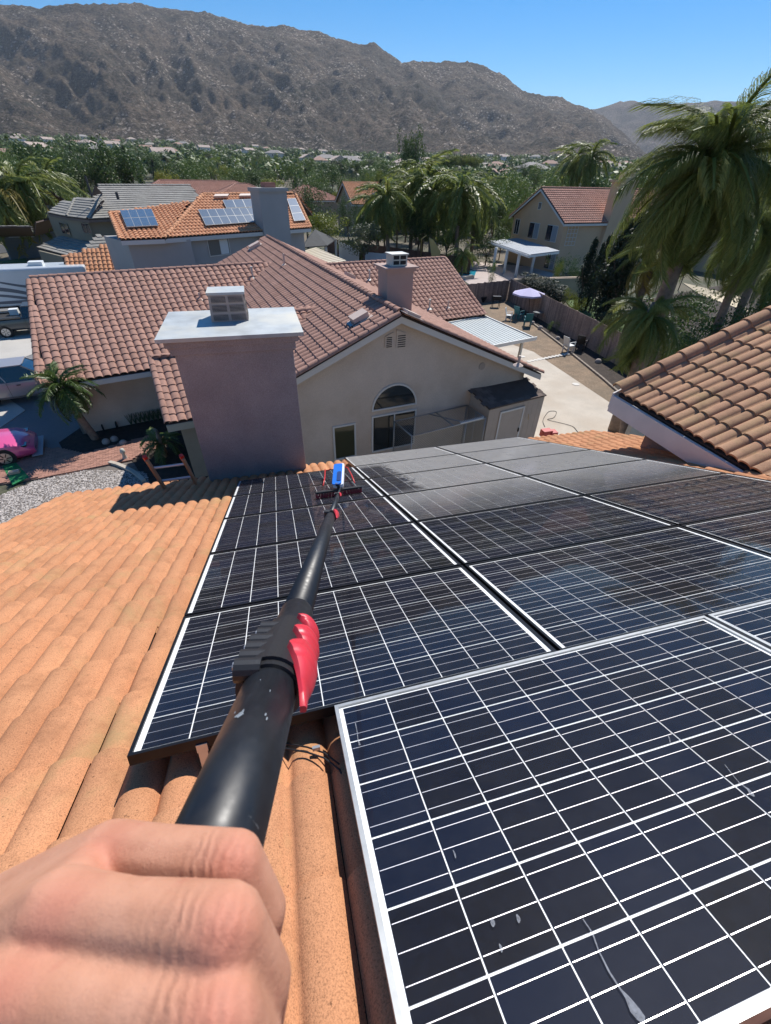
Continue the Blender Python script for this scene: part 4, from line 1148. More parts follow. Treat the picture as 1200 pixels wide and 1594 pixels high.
for r in range(int(L3 / .2) + 1):
    for c in range(int(sw / .31) + 1):
        x0 = c * .31 - (.155 if r % 2 else 0)
        if x0 < -.16 or x0 + .3 > sw + .02: continue
        if shp is None: oo = shm.build('shingle', m_shing); attach(oo, dk); shp = oo.data
        else: oo = bpy.data.objects.new('shingle', shp); scene.collection.objects.link(oo); attach(oo, dk)
        oo.matrix_basis = frame_mat(rp[0] + sdir * x0 + up3 * (r * .2) + nn3 * (.002 + rnd.uniform(0, .004)), sdir, up3, nn3)
dL = PV(778, 641, s_fl, math.degrees(math.atan2(sdir.x, sdir.y))); dR = PV(816, 633, s_fl, math.degrees(math.atan2(sdir.x, sdir.y)))
fn = -sb.normalized(); dw = (dR - dL).dot(sdir)
f = MB(); f.obox(Vector((dL.x, dL.y, .08)) + fn * -.04, sdir * dw, fn * .07, ZV * (dL.z - .08)); do_ = f.build('door', m_shed, shed)
f = MB()
for (a, bq) in ((0, .07), (dw - .07, .07)): f.obox(Vector((dL.x, dL.y, .08)) + sdir * a + fn * .032, sdir * bq, fn * .02, ZV * (dL.z - .08))
f.obox(Vector((dL.x, dL.y, dL.z - .07)) + fn * .033, sdir * dw, fn * .02, ZV * .07); f.build('door_trim', m_whitef, do_)
f = MB(); q = Vector((dL.x, dL.y, .95)) + sdir * (dw - .12) + fn * .04; f.obox(q, sdir * .05, fn * .04, ZV * .16); f.build('handle', m_blackmetal, do_)
bag = MB(); q = P(813, 608, 2.25)
for k in range(5): ball(bag, q + Vector((rnd.uniform(-.08, .08), rnd.uniform(-.12, .12), .03)), rnd.uniform(.05, .09))
tag(bag.build('plastic_bag', M('white_plastic_bag', (.8, .8, .8), .5), None, True), 'crumpled white plastic bag lying on the shed roof', 'bag')
pw_ = MB(); q = P(826, 652, 1.2) ; pw_.tube([P(820, 676, 0) , P(823, 645, 1.75)], .012, 6)
tag(pw_.build('wooden_pole', M('bamboo', (.50, .36, .18), .7)), 'thin bamboo cane leaning against the front of the shed', 'pole')

# ---------------------------------------------------------------- chain link kennel
m_link = M('chain_link_wire', (.30, .29, .27), .5, metal=.6)
m_kpipe = M('kennel_pipe', (.33, .32, .30), .5, metal=.5)
ken = thing('dog_kennel', 'chain link kennel cage with pipe frame standing under the arched window', 'kennel', P(690, 690, 0))
kt = [P(641, 679, 2.1), P(756, 651, 2.1), P(727, 631, 2.0), P(614, 656, 2.0)]
kbm = [Vector((q.x, q.y, .05)) for q in kt]
for a, b2 in list(zip(kt, kt[1:] + kt[:1])) + list(zip(kbm, kbm[1:] + kbm[:1])) + list(zip(kt, kbm)) + [(kt[0].lerp(kt[1], .55), kt[3].lerp(kt[2], .55)), (kt[3].lerp(kt[2], .45), kt[0].lerp(kt[1], .72)), (kt[0].lerp(kt[1], .72), kbm[0].lerp(kbm[1], .72)), (kt[1].lerp(kt[2], .5), kbm[1].lerp(kbm[2], .5))]:
    f = MB(); f.tube([a, b2], .026, 8); f.build('frame_pipe', m_kpipe, ken, True)
f = MB(); q1, q2 = kt[0].lerp(kt[1], .64), kt[0].lerp(kt[1], .96); f.tube([q1 + ZV * .04, q2 + ZV * .04], .022, 6)
for k in range(14): q = q1.lerp(q2, k / 13); f.obox(q + ZV * .04, sdir * .03, sb.normalized() * .07, ZV * .05)
f.build('gate_track', M('light_steel', (.6, .62, .62), .4, metal=.4), ken)
def linkmesh(a, b, c, d, step=.085):
    """diamond wire between edges a-b (top) and d-c (bottom)"""
    f = MB(); w = (b - a).length; h = (d - a).length; ux = (b - a) / w; uy = (d - a) / h; nn = ux.cross(uy)
    k = -h
    while k < w:
        for sgn in (0, 1):
            s0, s1 = max(k, 0), min(k + h, w)
            if s1 > s0:
                t0, t1 = (s0 - k, s1 - k) if sgn == 0 else (h - (s0 - k), h - (s1 - k))
                p0, p1 = a + ux * s0 + uy * t0, a + ux * s1 + uy * t1; dd = (p1 - p0).normalized().cross(nn) * .0055
                f.quad(p0 - dd, p1 - dd, p1 + dd, p0 + dd)
        k += step
    return f
for nm_, (a, b2, c, d) in {'f': (kt[0], kt[1], kbm[1], kbm[0]), 'l': (kt[3], kt[0], kbm[0], kbm[3]), 'r': (kt[1], kt[2], kbm[2], kbm[1]), 't': (kt[3], kt[2], kt[1], kt[0])}.items():
    linkmesh(a, b2, c, d).build('chain_link_panel', m_link, ken)
# ================================================================ OTHER HOUSES
m_tileO = tile_material('orange_tile_far', (.58, .27, .14), (.66, .34, .19), (.42, .26, .14), speck=.15, gs=20, mossamt=(.66, .9), ps=.8)
m_tileJ = tile_material('pink_red_tile', (.40, .20, .145), (.48, .26, .195), (.50, .36, .29), speck=.15, gs=20, mossamt=(.55, .8), ps=.8)
m_tileG = tile_material('grey_tile', (.27, .26, .235), (.34, .325, .295), (.22, .20, .17), speck=.12, gs=15, mossamt=(.6, .9), ps=.6)
m_felt2 = M('roof_underlay', (.09, .06, .05), .9)
TILES['o'] = tile_mesh('roof_tile', .32, .38, 1, 4, .09, .05, .04, m_tileO)
TILES['ocap'] = cap_mesh('ridge_tile', .15, .45, m_tileO, 5)
TILES['j'] = tile_mesh('roof_tile', .32, .38, 1, 4, .06, .065, .05, m_tileJ)
TILES['jcap'] = cap_mesh('ridge_tile', .15, .45, m_tileJ, 5)
TILES['g'] = tile_mesh('roof_tile', .45, .42, 1, 2, .012, .06, .05, m_tileG)
TILES['gcap'] = cap_mesh('ridge_tile', .15, .45, m_tileG, 4)
def slope(par, T, pts, kind, name='roof', mat=None, e=None, w=None):
    n_ = (pts[1] - pts[0]).cross(pts[-1] - pts[0])
    if abs(n_.z) > .5 * n_.length: pts = [pts[0], pts[1]] + [Vector((q.x, q.y, pts[0].z - (n_.x * (q.x - pts[0].x) + n_.y * (q.y - pts[0].y)) / n_.z)) for q in pts[2:-1]] + [pts[-1]]
    o = deck(name, pts, par, mat or m_felt2, .12)
    tl = {'o': (.32, .38), 'j': (.32, .38), 'g': (.45, .42)}[kind]
    T.plane(pts[0], pts[1] - pts[0], pts, tl[0], tl[1], kind, jit=.006); return o
def fl(q, z=0): return Vector((q.x, q.y, z))
def wallseg(mb, a, b, z0, z1, th=.2, back=None):
    d = fl(b) - fl(a); n = d.cross(ZV).normalized()
    if back is not None and n.dot(back) < 0: n = -n
    mb.obox(fl(a, z0), d, n * th, ZV * (z1 - z0))
def gable_house(name, label, c, yaw, L, W, ze, zr, kind, wm, oh=.45, hip=False, cat='house', group=None, wins=(), emitn=0, chim=None):
    """ridge along yaw; c = near left ground corner of walls seen looking along +perp; returns thing"""
    r = hd(yaw); g = hd(yaw - 90)     # g: perpendicular, leftwards of r
    h = thing(name, label, cat, (c.x, c.y, c.z), group)
    z0 = c.z; T = TileSet(); sl = (zr - ze) / (W / 2)
    def pt(a, b, z): return Vector((c.x, c.y, 0)) + r * a + g * b + ZV * (z0 + z)
    zo = ze - oh * sl
    if hip: A, B = pt(W / 2, W / 2, zr), pt(L - W / 2, W / 2, zr)
    else: A, B = pt(-oh, W / 2, zr), pt(L + oh, W / 2, zr)
    s1 = [pt(-oh, -oh, zo), pt(L + oh, -oh, zo), B, A]; s2 = [pt(L + oh, W + oh, zo), pt(-oh, W + oh, zo), A, B]
    ro = slope(h, T, s1, kind); slope(h, T, s2, kind, 'roof')
    if hip:
        slope(h, T, [pt(-oh, W + oh, zo), pt(-oh, -oh, zo), A], kind, 'roof'); slope(h, T, [pt(L + oh, -oh, zo), pt(L + oh, W + oh, zo), B], kind, 'roof')
        for q, e in ((A, pt(-oh, -oh, zo)), (A, pt(-oh, W + oh, zo)), (B, pt(L + oh, -oh, zo)), (B, pt(L + oh, W + oh, zo))): T.caps(e, q, .45, kind + 'cap', ZV, .03)
    else:
        for x in (-oh - .04, L + oh):
            for bb_ in (-oh, W + oh):
                f = MB(); p0, p1 = pt(x, bb_, zo - .1), pt(x, W / 2, zr - .1); f.obox(p0, p1 - p0, -ZV * .22, r * .04); f.build('barge_board', m_whitef, h)
    T.caps(A, B, .45, kind + 'cap', ZV, .03)
    w = MB(); w.obox(pt(0, 0, 0), r * L, g * W, ZV * (ze - .06))
    if not hip:
        for x in (0, L - .15): w.prism([pt(x, .02, ze - .1), pt(x, W - .02, ze - .1), pt(x, W / 2, zr - .16)], r * .15)
    w.build('wall', wm, h)
    f = MB()
    f.obox(pt(-oh, -oh - .03, zo - .05), r * (L + 2 * oh), -ZV * .22, g * .04)
    f.build('fascia', m_whitef, h)
    for (side, a, z, ww, hh, gm) in wins:
        if side == 'f': wall_window(h, pt(a, 0, z + hh), r, ww, hh, -g, m_whitef, gm, mull=(.5,))
        else: wall_window(h, pt(0, a, z + hh), -g, ww, hh, -r, m_whitef, gm, mull=(.5,))
    if chim:
        a, b, cw_, cd_, zc_, cm_ = chim
        k = MB(); k.obox(pt(a, b, 0), r * cw_, g * cd_, ZV * zc_); k.obox(pt(a - .08, b - .08, zc_), r * (cw_ + .16), g * (cd_ + .16), ZV * .14)
        ko = k.build('chimney', cm_, h); k = MB(); k.obox(pt(a + cw_ * .25, b + cd_ * .2, zc_ + .14), r * cw_ * .5, g * cd_ * .6, ZV * .4); k.build('chimney_pot', m_stucP, ko)
    T.emit(ro, emitn)
    return h, pt
m_curt = M('curtained_glass', (.28, .32, .36), .15, coat=.4)
m_blueglass = M('blue_dark_glass', (.015, .022, .045), .08, coat=.4)
m_stucJ = M('brown_tan_stucco', (.60, .42, .27), .92, var=.06, vs=.8, bmp=.3, bs=20)
# ---- right two storey house: ridge runs away to the right
cJ = Vector((20.1, 60.3, 0))
JR, JG = hd(66), hd(-24)
jh, jpt = gable_house('two_storey_house', 'brown two storey house with pinkish tiled roof and wide tapered chimney', cJ, 66, 24, 9.8, 5.45, 8.35, 'j', m_stucJ, emitn=0,
    wins=(('g', 2.8, 3.15, 1.9, 1.7, m_curt), ('g', 6.2, 3.15, 1.9, 1.7, m_curt), ('g', 5.3, 6.2, .55, .75, m_blueglass), ('g', 1.9, .3, 1.7, 2.1, m_curt), ('g', 9.3, 3.3, 1.0, 1.7, m_blueglass)))
k = MB()
for (a, z) in ((2.8, 3.15), (6.2, 3.15), (1.9, .3)):
    ww_ = .9 if z > 1 else .8; hh_ = 1.58 if z > 1 else 1.98
    k.obox(jpt(-.06, a - .06, z + .06), -JG * ww_ * -0 + JG * -.0 - JG * 0, JR * .01, ZV * hh_) if False else k.obox(jpt(-.075, a - .06 - ww_ + .05, z + .06), JG * ww_, JR * .012, ZV * hh_)
k.build('window_screen', m_blueglass, jh)
k = MB(); o = jpt(5.6, -.55, 0)
k.prism([o, o + JR * 3.9, o + JR * 3.3 + ZV * 6.4, o + JR * 3.3 + ZV * 9.05, o + JR * .7 + ZV * 9.05, o + JR * .7 + ZV * 6.4], JG * 1.3)
k.obox(o + JR * .45 - JG * .12 + ZV * 9.05, JR * 3.1, JG * 1.55, ZV * .25); ko = k.build('chimney', m_stucJ, jh)
k = MB(); k.obox(o + JR * 1.2 + JG * .2 + ZV * 9.3, JR * 1.6, JG * .8, ZV * .7); k.build('chimney_top', m_stucJ, ko)
k = MB()
for i in range(4): k.obox(jpt(.6 + i * .5, -.05, 2.9), JR * .05, -JG * .04, ZV * 2.1)
for i in range(6): k.obox(jpt(.6, -.05, 2.9 + i * .41), JR * 1.55, -JG * .04, ZV * .05)
k.build('trellis', m_whitef, jh)
k = MB(); q = jpt(12.2, 0, 5.5) + ZV * .5; k.tube([q, q + ZV * .5 - JG * .3], .03, 6); k.tube([q + ZV * .5 - JG * .35, q + ZV * .52 - JG * .42], [.42, .30], 12); k.build('satellite_dish', M('dish_grey', (.3, .3, .31), .5), jh)
k = MB(); k.obox(jpt(13.2, -.02, 3.1), JR * 1.8, -JG * .04, ZV * 1.5); k.build('window', m_blueglass, jh)
# white slatted pergola
pg = thing('pergola', 'white pergola with grey slatted top on round posts attached to the brown two storey house', 'pergola', P(800, 431, 0))
m_pgt = M('grey_slats', (.30, .33, .37), .6); m_pgw = M('white_paint', (.72, .74, .73), .5)
c1, c2, c3, c4 = P(762, 375.5, 2.7), P(806, 371, 2.9), P(871, 391, 2.9), P(824, 397, 2.7)
n = 34; k = MB()
for i in range(n):
    q = (i + .1) / n; a0, a1 = c1.lerp(c4, q), c2.lerp(c3, q); k.obox(a0, a1 - a0, (c4 - c1) / n * .85, ZV * .05)
k.build('slat_top', m_pgt, pg)
k = MB(); k.obox(c1 - ZV * .3, c4 - c1, ZV * .25, (c2 - c1).normalized() * .12); k.obox(c4 - ZV * .25, c3 - c4, ZV * .22, (c1 - c4).normalized() * .12)
for i in range(26):
    q = i / 25; a0 = c1.lerp(c4, q); k.obox(a0 - ZV * .12 - (c2 - c1).normalized() * .45, (c2 - c1).normalized() * .6, (c4 - c1).normalized() * .07, ZV * .14)
k.build('beam', m_pgw, pg)
for (x, y) in ((767, 421), (784, 425.5), (802, 432), (826, 426)):
    b_ = P(x, y, 0); k = MB(); k.tube([b_, b_ + ZV * 2.5], .17, 10); k.build('post', m_pgw, pg, True)
k = MB(); k.obox(P(842, 414, 0), JG * 2.2, JR * .1, ZV * 2.1)
tag(k.build('sliding_door', m_blueglass), 'dark sliding patio door behind the white pergola posts', 'door')
# pool and patio of that house
m_pool = M('pool_water', (.03, .34, .48), .05, spec=.6, bmp=.3, bs=3, bd=.02)
sheet('patio_paving', G((690, 415), (700, 405), (880, 420), (860, 445), (795, 441), (730, 443)), M('pink_paving', (.46, .38, .34), .85, var=.12, vs=.6), .05)
po = sheet('pool_water', G((700, 428), (712, 417.5), (742, 421), (738, 432), (720, 437)), m_pool, .08)
k = MB(); a, b2 = P(716, 437, 0), P(738, 434, 0); k.obox(a, b2 - a, (b2 - a).cross(ZV).normalized() * -.5, ZV * .35); struct(k.build('pool_kerb', m_conc))
sheet('side_lawn', G((880, 470), (900, 452), (985, 500), (1000, 545), (940, 545)), m_lawn, .06)
m_tanw = M('tan_block_wall', (.42, .33, .24), .9, var=.1, vs=1)
k = MB(); a, b2 = P(800, 436, 1.7), P(925, 432, 1.7); wallseg(k, a, b2, 0, 1.75, .2); k.obox(fl(a, 1.75), fl(b2) - fl(a), ZV * .05, Vector((0, .3, 0)))
tag(k.build('boundary_wall', m_tanw), 'low tan block wall running behind the wooden fence below the brown house', 'wall')

# ---- house with orange roof and solar panels
m_greyst = M('grey_stucco', (.40, .385, .37), .92, var=.06, vs=.8, bmp=.2, bs=20)
h2 = thing('two_storey_house', 'grey two storey house with bright orange tile roof, roof solar panels and tall grey chimney', 'house', P(300, 430, 0))
T2 = TileSet()
A2, B2, R2r, R2l = P(256, 371, 5.3), P(484, 355, 5.15), P(459, 301, 7.55), P(316, 303, 7.55)
s2a = [A2, B2, R2r, R2l]; r2 = slope(h2, T2, s2a, 'o')
LA, LB, LR, LRR = P(188, 374, 5.3), P(256, 371.5, 5.3), P(171, 332, 6.5), P(302, 327, 6.5)
s2b = [LA, LB, LRR, LR]; slope(h2, T2, s2b, 'o', 'left_roof')
hipb = A2 + (R2l - A2) * 1.0; HL = LRR + Vector((-1.5, 4, -1.6))
slope(h2, T2, [HL, A2, R2l], 'o', 'hip_roof')
bk2 = Vector((-(A2 - R2l).x, -(A2 - R2l).y, 0)); slope(h2, T2, [R2r, R2l, R2l + bk2 - ZV * 2.2, R2r + bk2 - ZV * 2.2][::-1], 'o', 'back_roof')
T2.caps(A2, R2l, .42, 'ocap', ZV, .05); T2.caps(R2l, R2r, .42, 'ocap', ZV, .03); T2.caps(LR, LRR, .42, 'ocap', ZV, .03); T2.caps(HL, R2l, .42, 'ocap', ZV, .03)
n2 = (B2 - A2).cross(R2l - A2).normalized(); n2 = n2 if n2.z > 0 else -n2
n2b = (LB - LA).cross(LR - LA).normalized(); n2b = n2b if n2b.z > 0 else -n2b
T2.caps(B2, R2r, .42, 'ocap', n2, .03); T2.caps(LA, LR, .42, 'ocap', n2b, .03)
f = MB()
for a, b2 in ((A2, B2), (LA, LB)): f.obox(a - ZV * .04, b2 - a, -ZV * .26, hd(-40) * .05)
f.build('fascia', m_whitef, h2)
iny = hd(-45); w = MB()
wa_, wb_ = A2 + iny * .5 + hd(45) * .5, B2 + iny * .5 - hd(45) * .5
w.prism([fl(wa_), fl(wb_), fl(wb_ + iny * 7), fl(wa_ + iny * 7)], ZV * 5.15)
wa2, wb2 = LA + iny * .5 + hd(60) * .5, LB + iny * .4
w.prism([fl(wa2), fl(wb2 + hd(45) * 2), fl(wb2 + iny * 5), fl(wa2 + iny * 5)], ZV * 5.1)
w.build('wall', m_greyst, h2)
nw2 = (fl(wb_) - fl(wa_)).cross(ZV).normalized(); nw2 = nw2 if nw2.dot(-fl(wa_)) > 0 else -nw2
yw2 = math.degrees(math.atan2((wb_ - wa_).x, (wb_ - wa_).y))
a, b2, c_ = PV(321, 373, wa_, yw2), PV(355, 371, wa_, yw2), PV(325, 400, wa_, yw2)
wo_ = wall_window(h2, a, (wb_ - wa_).to_3d().normalized() if False else (fl(wb_) - fl(wa_)).normalized(), (b2 - a).length, a.z - c_.z, nw2, m_whitef, M('grey_blind_glass', (.16, .16, .15), .3))
k = MB(); d_ = (fl(wb_) - fl(wa_)).normalized(); k.obox(a + d_ * ((b2 - a).length * .55) - ZV * .08 + nw2 * .02, d_ * (b2 - a).length * .38, -ZV * (a.z - c_.z - .16), nw2 * .02); k.build('blind', m_pgw, wo_)
# chimney
k = MB(); q = PV(412, 385, wa_ - nw2 * -.5, yw2); q = fl(q) + nw2 * .2; cw2 = (PV(452, 383, q, yw2) - PV(412, 385, q, yw2)).length
zt2 = PV(405, 296, q, yw2).z; k.obox(q, d_ * cw2, -nw2 * 1.1, ZV * (zt2 - .1)); k.obox(q - d_ * .12 + nw2 * .12 + ZV * (zt2 - .1), d_ * (cw2 + .24), -nw2 * 1.34, ZV * .25)
ko = k.build('chimney', m_greyst, h2); k = MB(); k.obox(q + d_ * cw2 * .32 - nw2 * .3 + ZV * (zt2 + .15), d_ * cw2 * .38, -nw2 * .5, ZV * .35); k.build('chimney_pot', M('red_clay', (.35, .16, .12), .8), ko)
# roof solar panels of that house
m_sp = M('sky_reflecting_solar', (.10, .13, .16), .22, spec=.8, coat=.6); m_spf = M('solar_frame_grey', (.34, .36, .37), .5)  # panel base colour lightened to stand in for reflected sky
def far_panel(quad, P0_, n_, nx, ny, lab, par):
    qs = [PN(x, y, P0_, n_) + n_ * .26 for x, y in quad]
    g = MB(); g.prism(qs, -n_ * .05); t = g.build('solar_array', m_spf, par)
    for i in range(nx):
        for j in range(ny):
            def bi(s, t_): return qs[0].lerp(qs[1], s).lerp(qs[3].lerp(qs[2], s), t_) + n_ * .004
            e = .035; c_ = MB(); c_.prism([bi((i + e) / nx, (j + e) / ny), bi((i + 1 - e) / nx, (j + e) / ny), bi((i + 1 - e) / nx, (j + 1 - e) / ny), bi((i + e) / nx, (j + 1 - e) / ny)], n_ * .006)
            c_.build('panel', m_sp, t)
for quad, P0_, n_, nx, ny in ((((188, 333.5), (237, 331), (248, 357), (199, 359.5)), LA, n2b, 4, 2), (((308, 331.5), (394, 328), (407, 349.5), (320, 356)), A2, n2, 7, 2), (((346, 316.5), (405, 314), (410, 326.5), (352, 329)), A2, n2, 4, 1), (((446, 314), (459, 313), (475, 347), (457, 348.5)), A2, n2, 1, 3)):
    far_panel(quad, P0_, n_, nx, ny, '', h2)
for x, y in ((343, 312), (381, 311)):
    q = PN(x, y, A2, n2) + n2 * .2; k = MB(); k.obox(q - d_ * .7, d_ * 1.4, (R2l - A2).normalized() * .5, n2 * .15); k.build('roof_vent', m_vp, h2)
# its lower roofs
L1, L2, L3, L4 = P(104, 428, 2.6), P(300, 420, 2.6), P(200, 388, 3.9), P(97, 401, 3.6)
slope(h2, T2, [L1, L2, L3, L4], 'o', 'lower_roof'); T2.caps(L4, L3, .42, 'ocap', ZV, .03)
H1, H2_, H3_ = P(212, 425, 2.9), P(285, 420, 2.9), P(247, 388, 4.6)
slope(h2, T2, [H1, H2_, H3_], 'o', 'porch_hip'); T2.caps(H1, H3_, .42, 'ocap', ZV, .04)
w = MB(); wallseg(w, L1 + iny * .5, L2 + iny * .5, 0, 2.5); wallseg(w, L1 + iny * .5, L4 - iny * .0, 0, 2.5); w.build('lower_wall', m_greyst, h2)
T2.emit(r2, 300)

# ---- grey tiled house
h3 = thing('two_storey_house', 'olive two storey house with long ridged grey tile roof behind the orange roofed house', 'house', P(137, 420, 0))
T3 = TileSet(); E1, E2, R32, R31 = P(137, 341, 5.3), P(330, 331, 5.3), PD(305, 288, 74), PD(152, 289, 64)
_n = (E2 - E1).cross(R31 - E1); R32 = R31 + (E2 - E1) * .8
r3 = slope(h3, T3, [E1, E2, R32, R31], 'g'); E0_, Em = P(74, 331, 5.3), P(104, 337, 5.3)
slope(h3, T3, [Em, E1, PD(160, 307, 59.5), PD(117, 309, 64)], 'g', 'hip_roof'); slope(h3, T3, [E0_, Em, PD(117, 309, 64), PD(98, 312, 68)], 'g', 'bay_roof')
T3.caps(E1, PD(160, 307, 59.5), .42, 'gcap', ZV, .04); T3.caps(Em, PD(117, 309, 64), .42, 'gcap', ZV, .04); T3.caps(R31, R32, .42, 'gcap', ZV, .03)
k = MB(); k.prism([P(143, 305, 7.1), P(160, 301, 7.1), P(148, 289, 7.9)], hd(-30) * 1.6); k.build('dormer_vent', M('dormer_dark', (.05, .03, .03), .8), h3)
k = MB(); q = P(143, 306, 6.9); k.tube([q, q + ZV * 1.6], .09, 6); k.tube([P(184, 310, 7.0), P(184, 310, 7.0) + ZV * .5], .12, 6); k.build('vent_pipe', M('dark_pipe', (.06, .05, .05), .6), h3)
m_olst = M('olive_tan_stucco', (.25, .22, .165), .92, var=.06, vs=.8)
w = MB(); i3 = hd(-40) * .7
for a, b2 in ((E0_ + i3, Em + i3), (Em + i3, E1 + i3), (E1 + i3, E2 + i3)): wallseg(w, a, b2, 0, 5.25, .3, hd(-40))
w.build('wall', m_olst, h3)
f = MB()
for a, b2 in ((E0_, Em), (Em, E1), (E1, E2)): f.obox(a - ZV * .1, b2 - a, -ZV * .2, hd(-40) * .05)
f.build('fascia', M('brown_fascia', (.16, .12, .10), .7), h3)
d3 = (Em - E0_).normalized()
for (x0, y0, x1, y1, a, b2) in ((92, 345, 104, 362, E0_ + i3, Em + i3), (126, 346, 139, 362, Em + i3, E1 + i3)):
    yw = math.degrees(math.atan2((b2 - a).x, (b2 - a).y)); nn_ = (fl(b2) - fl(a)).cross(ZV).normalized(); nn_ = nn_ if nn_.dot(fl(a)) < 0 else -nn_
    q0, q1 = PV(x0, y0, a, yw), PV(x1, y0, a, yw); zz = PV(x0, y1, a, yw).z
    wall_window(h3, q0 + nn_ * .05, (fl(b2) - fl(a)).normalized(), (q1 - q0).length, q0.z - zz, nn_, m_olst, m_blueglass, mull=(.5,))
slope(h3, T3, [P(57, 385, 2.6), P(120, 402, 2.6), PD(150, 366, 56), PD(92, 368, 64)], 'g', 'lower_roof'); slope(h3, T3, [P(120, 402, 2.6), P(200, 396, 2.6), PD(190, 368, 56), PD(150, 366, 56)], 'g', 'lower_roof')
w = MB(); wallseg(w, P(62, 388, 2.6), P(120, 404, 2.5), 0, 2.5); w.build('lower_wall', m_olst, h3)
T3.emit(r3, 200)
# ---- grey roofed house further left, behind the palms
h5 = thing('house', 'white trimmed house with pale grey tile roof behind the left palm trees', 'house', P(60, 400, 0))
T5 = TileSet(); r5 = slope(h5, T5, [P(38, 317, 5.2), P(100, 319, 5.2), PD(160, 284, 82), PD(60, 286, 80)], 'g')
slope(h5, T5, [P(0, 367, 2.6), P(52, 366, 2.6), PD(46, 350, 60), PD(-10, 352, 60)], 'g', 'lower_roof'); slope(h5, T5, [P(52, 366, 2.7), P(90, 356, 2.7), PD(95, 335, 72), PD(55, 345, 66)], 'g', 'porch_roof')
w = MB(); wallseg(w, P(40, 318, 5.1) + hd(-40), P(100, 320, 5.1) + hd(-40), 0, 5.1, .3); wallseg(w, P(0, 368, 2.5) + hd(-40) * .6, P(88, 362, 2.5) + hd(-40) * .6, 0, 2.5, .3); w.build('wall', M('blue_grey_wall', (.17, .18, .19), .9), h5)  # even dark blue-grey wall colour
f = MB(); f.obox(P(38, 317, 5.1), P(100, 319, 5.1) - P(38, 317, 5.1), -ZV * .22, hd(-40) * .05); f.obox(P(0, 367, 2.5), P(52, 366, 2.5) - P(0, 367, 2.5), -ZV * .2, hd(-40) * .05); f.build('fascia', m_whitef, h5)
T5.emit(r5, 0)
# ---- tan house with orange roof in the middle distance
m_st4 = M('dull_tan_stucco', (.30, .25, .19), .92, var=.06, vs=.5)
TILES['j'] = TILES['j']
TILES['o2'] = tile_mesh('roof_tile', .32, .38, 1, 3, .05, .06, .05, m_tileO); TILES['o2cap'] = TILES['ocap']
c4_ = P(545, 352, 1.2); c4_.z = 0
h4, p4_ = gable_house('two_storey_house', 'tan two storey house with orange roof and pale roof vents left of the tall palms', Vector((-7.4, 97, 0)), 66, 14, 9.5, 5.1, 8.0, 'o', m_st4,
    wins=(('g', 2.0, 2.9, 1.6, 1.6, m_blueglass), ('g', 5.8, 2.9, 1.8, 1.6, m_blueglass), ('f', 1.5, 3.0, 1.5, 1.3, m_blueglass)))
k = MB()
for a, b in ((3, 2.9), (6, 3.2), (9.4, 3.2), (4.4, 1.7), (6.4, 1.6)): k.obox(p4_(a, b, 5.1 + .62 * b + .12), hd(66) * 1.1, hd(-24) * .5, ZV * .22)
k.build('roof_vent', M('pale_vent', (.72, .62, .55), .6), h4)
# ---- roofs behind
def simple_house(lab, c, yaw, L, W, ze, zr, kind, wm, hip=True, nm='house', grp=None):
    return gable_house(nm, lab, c, yaw, L, W, ze, zr, kind, wm, hip=hip, group=grp)
simple_house('long low house with brown tiled roof showing above the grey tiled roof', Vector((-46, 92, 0)), 60, 26, 12, 4.8, 7.6, 'j', m_st4)
simple_house('house with dull brown hip roof peeping between the grey and orange roofs', Vector((-30, 84, 0)), 64, 14, 12, 5.0, 7.5, 'j', m_st4)
simple_house('tan house with reddish tile roof mostly hidden behind the big right palm', Vector((42, 62, 0)), 66, 16, 11, 5.2, 7.9, 'j', m_stucJ)
simple_house('small house with brown shingle roof behind the trees left of the brown two storey house', Vector((12, 112, 0)), 40, 12, 10, 4.5, 6.8, 'g', m_st4, False)
simple_house('low cream house with pink roof seen between the middle palms and orange roofed house', Vector((-22, 118, 0)), 50, 12, 10, 4.5, 6.9, 'j', m_st4)
# ---- dark gazebo and cream patio roof behind the neighbour ridge
gz = thing('gazebo', 'black shingled gazebo on white posts behind the neighbour roof ridge', 'gazebo', P(500, 405, 0))
q = [P(479, 383, 2.5), P(523, 375, 2.5), P(520, 372, 2.5), P(470, 360, 2.5)]
cg = [P(470, 385, 2.6), P(509, 382, 2.6), P(524, 372, 2.6), P(478, 371, 2.6)]; ap = P(490, 357, 3.9); m_gz = M('charcoal_shingle', (.045, .05, .055), .85, var=.2, vs=2, grain=.2, gs=10)
for i in range(4): k = MB(); k.prism([cg[i], cg[(i + 1) % 4], ap], -ZV * .08); k.build('roof_face', m_gz, gz)
for c_ in (cg[1], cg[2], cg[0]): k = MB(); k.obox(fl(c_) + Vector((-.3, .1, 0)), (.25, 0, 0), (0, .25, 0), (0, 0, 2.6)); k.build('post', m_pgw, gz)
k = MB(); q = [P(470, 392, 2.6), P(492, 386, 2.8), P(540, 407, 2.6), P(515, 412, 2.45)]
cp_ = thing('patio_cover', 'cream slatted patio cover between the neighbour ridge and the white vinyl fence', 'patio cover', fl(q[0]))
for i in range(12):
    a0, a1 = q[0].lerp(q[3], i / 12), q[1].lerp(q[2], i / 12); d_ = (q[3] - q[0]) / 12 * .8
    k = MB(); k.obox(a0, a1 - a0, d_, ZV * .06); k.build('slat', M('cream_slat', (.60, .52, .38), .6), cp_)
k = MB(); k.obox(q[3] - ZV * .25, q[2] - q[3], ZV * .22, hd(-20) * .1); k.build('beam', M('cream_beam', (.55, .55, .52), .6), cp_)
k = MB(); k.obox(fl(q[3]), (.2, 0, 0), (0, .2, 0), (0, 0, 2.2)); k.build('post', M('cream_beam', (.55, .55, .52), .6), cp_)

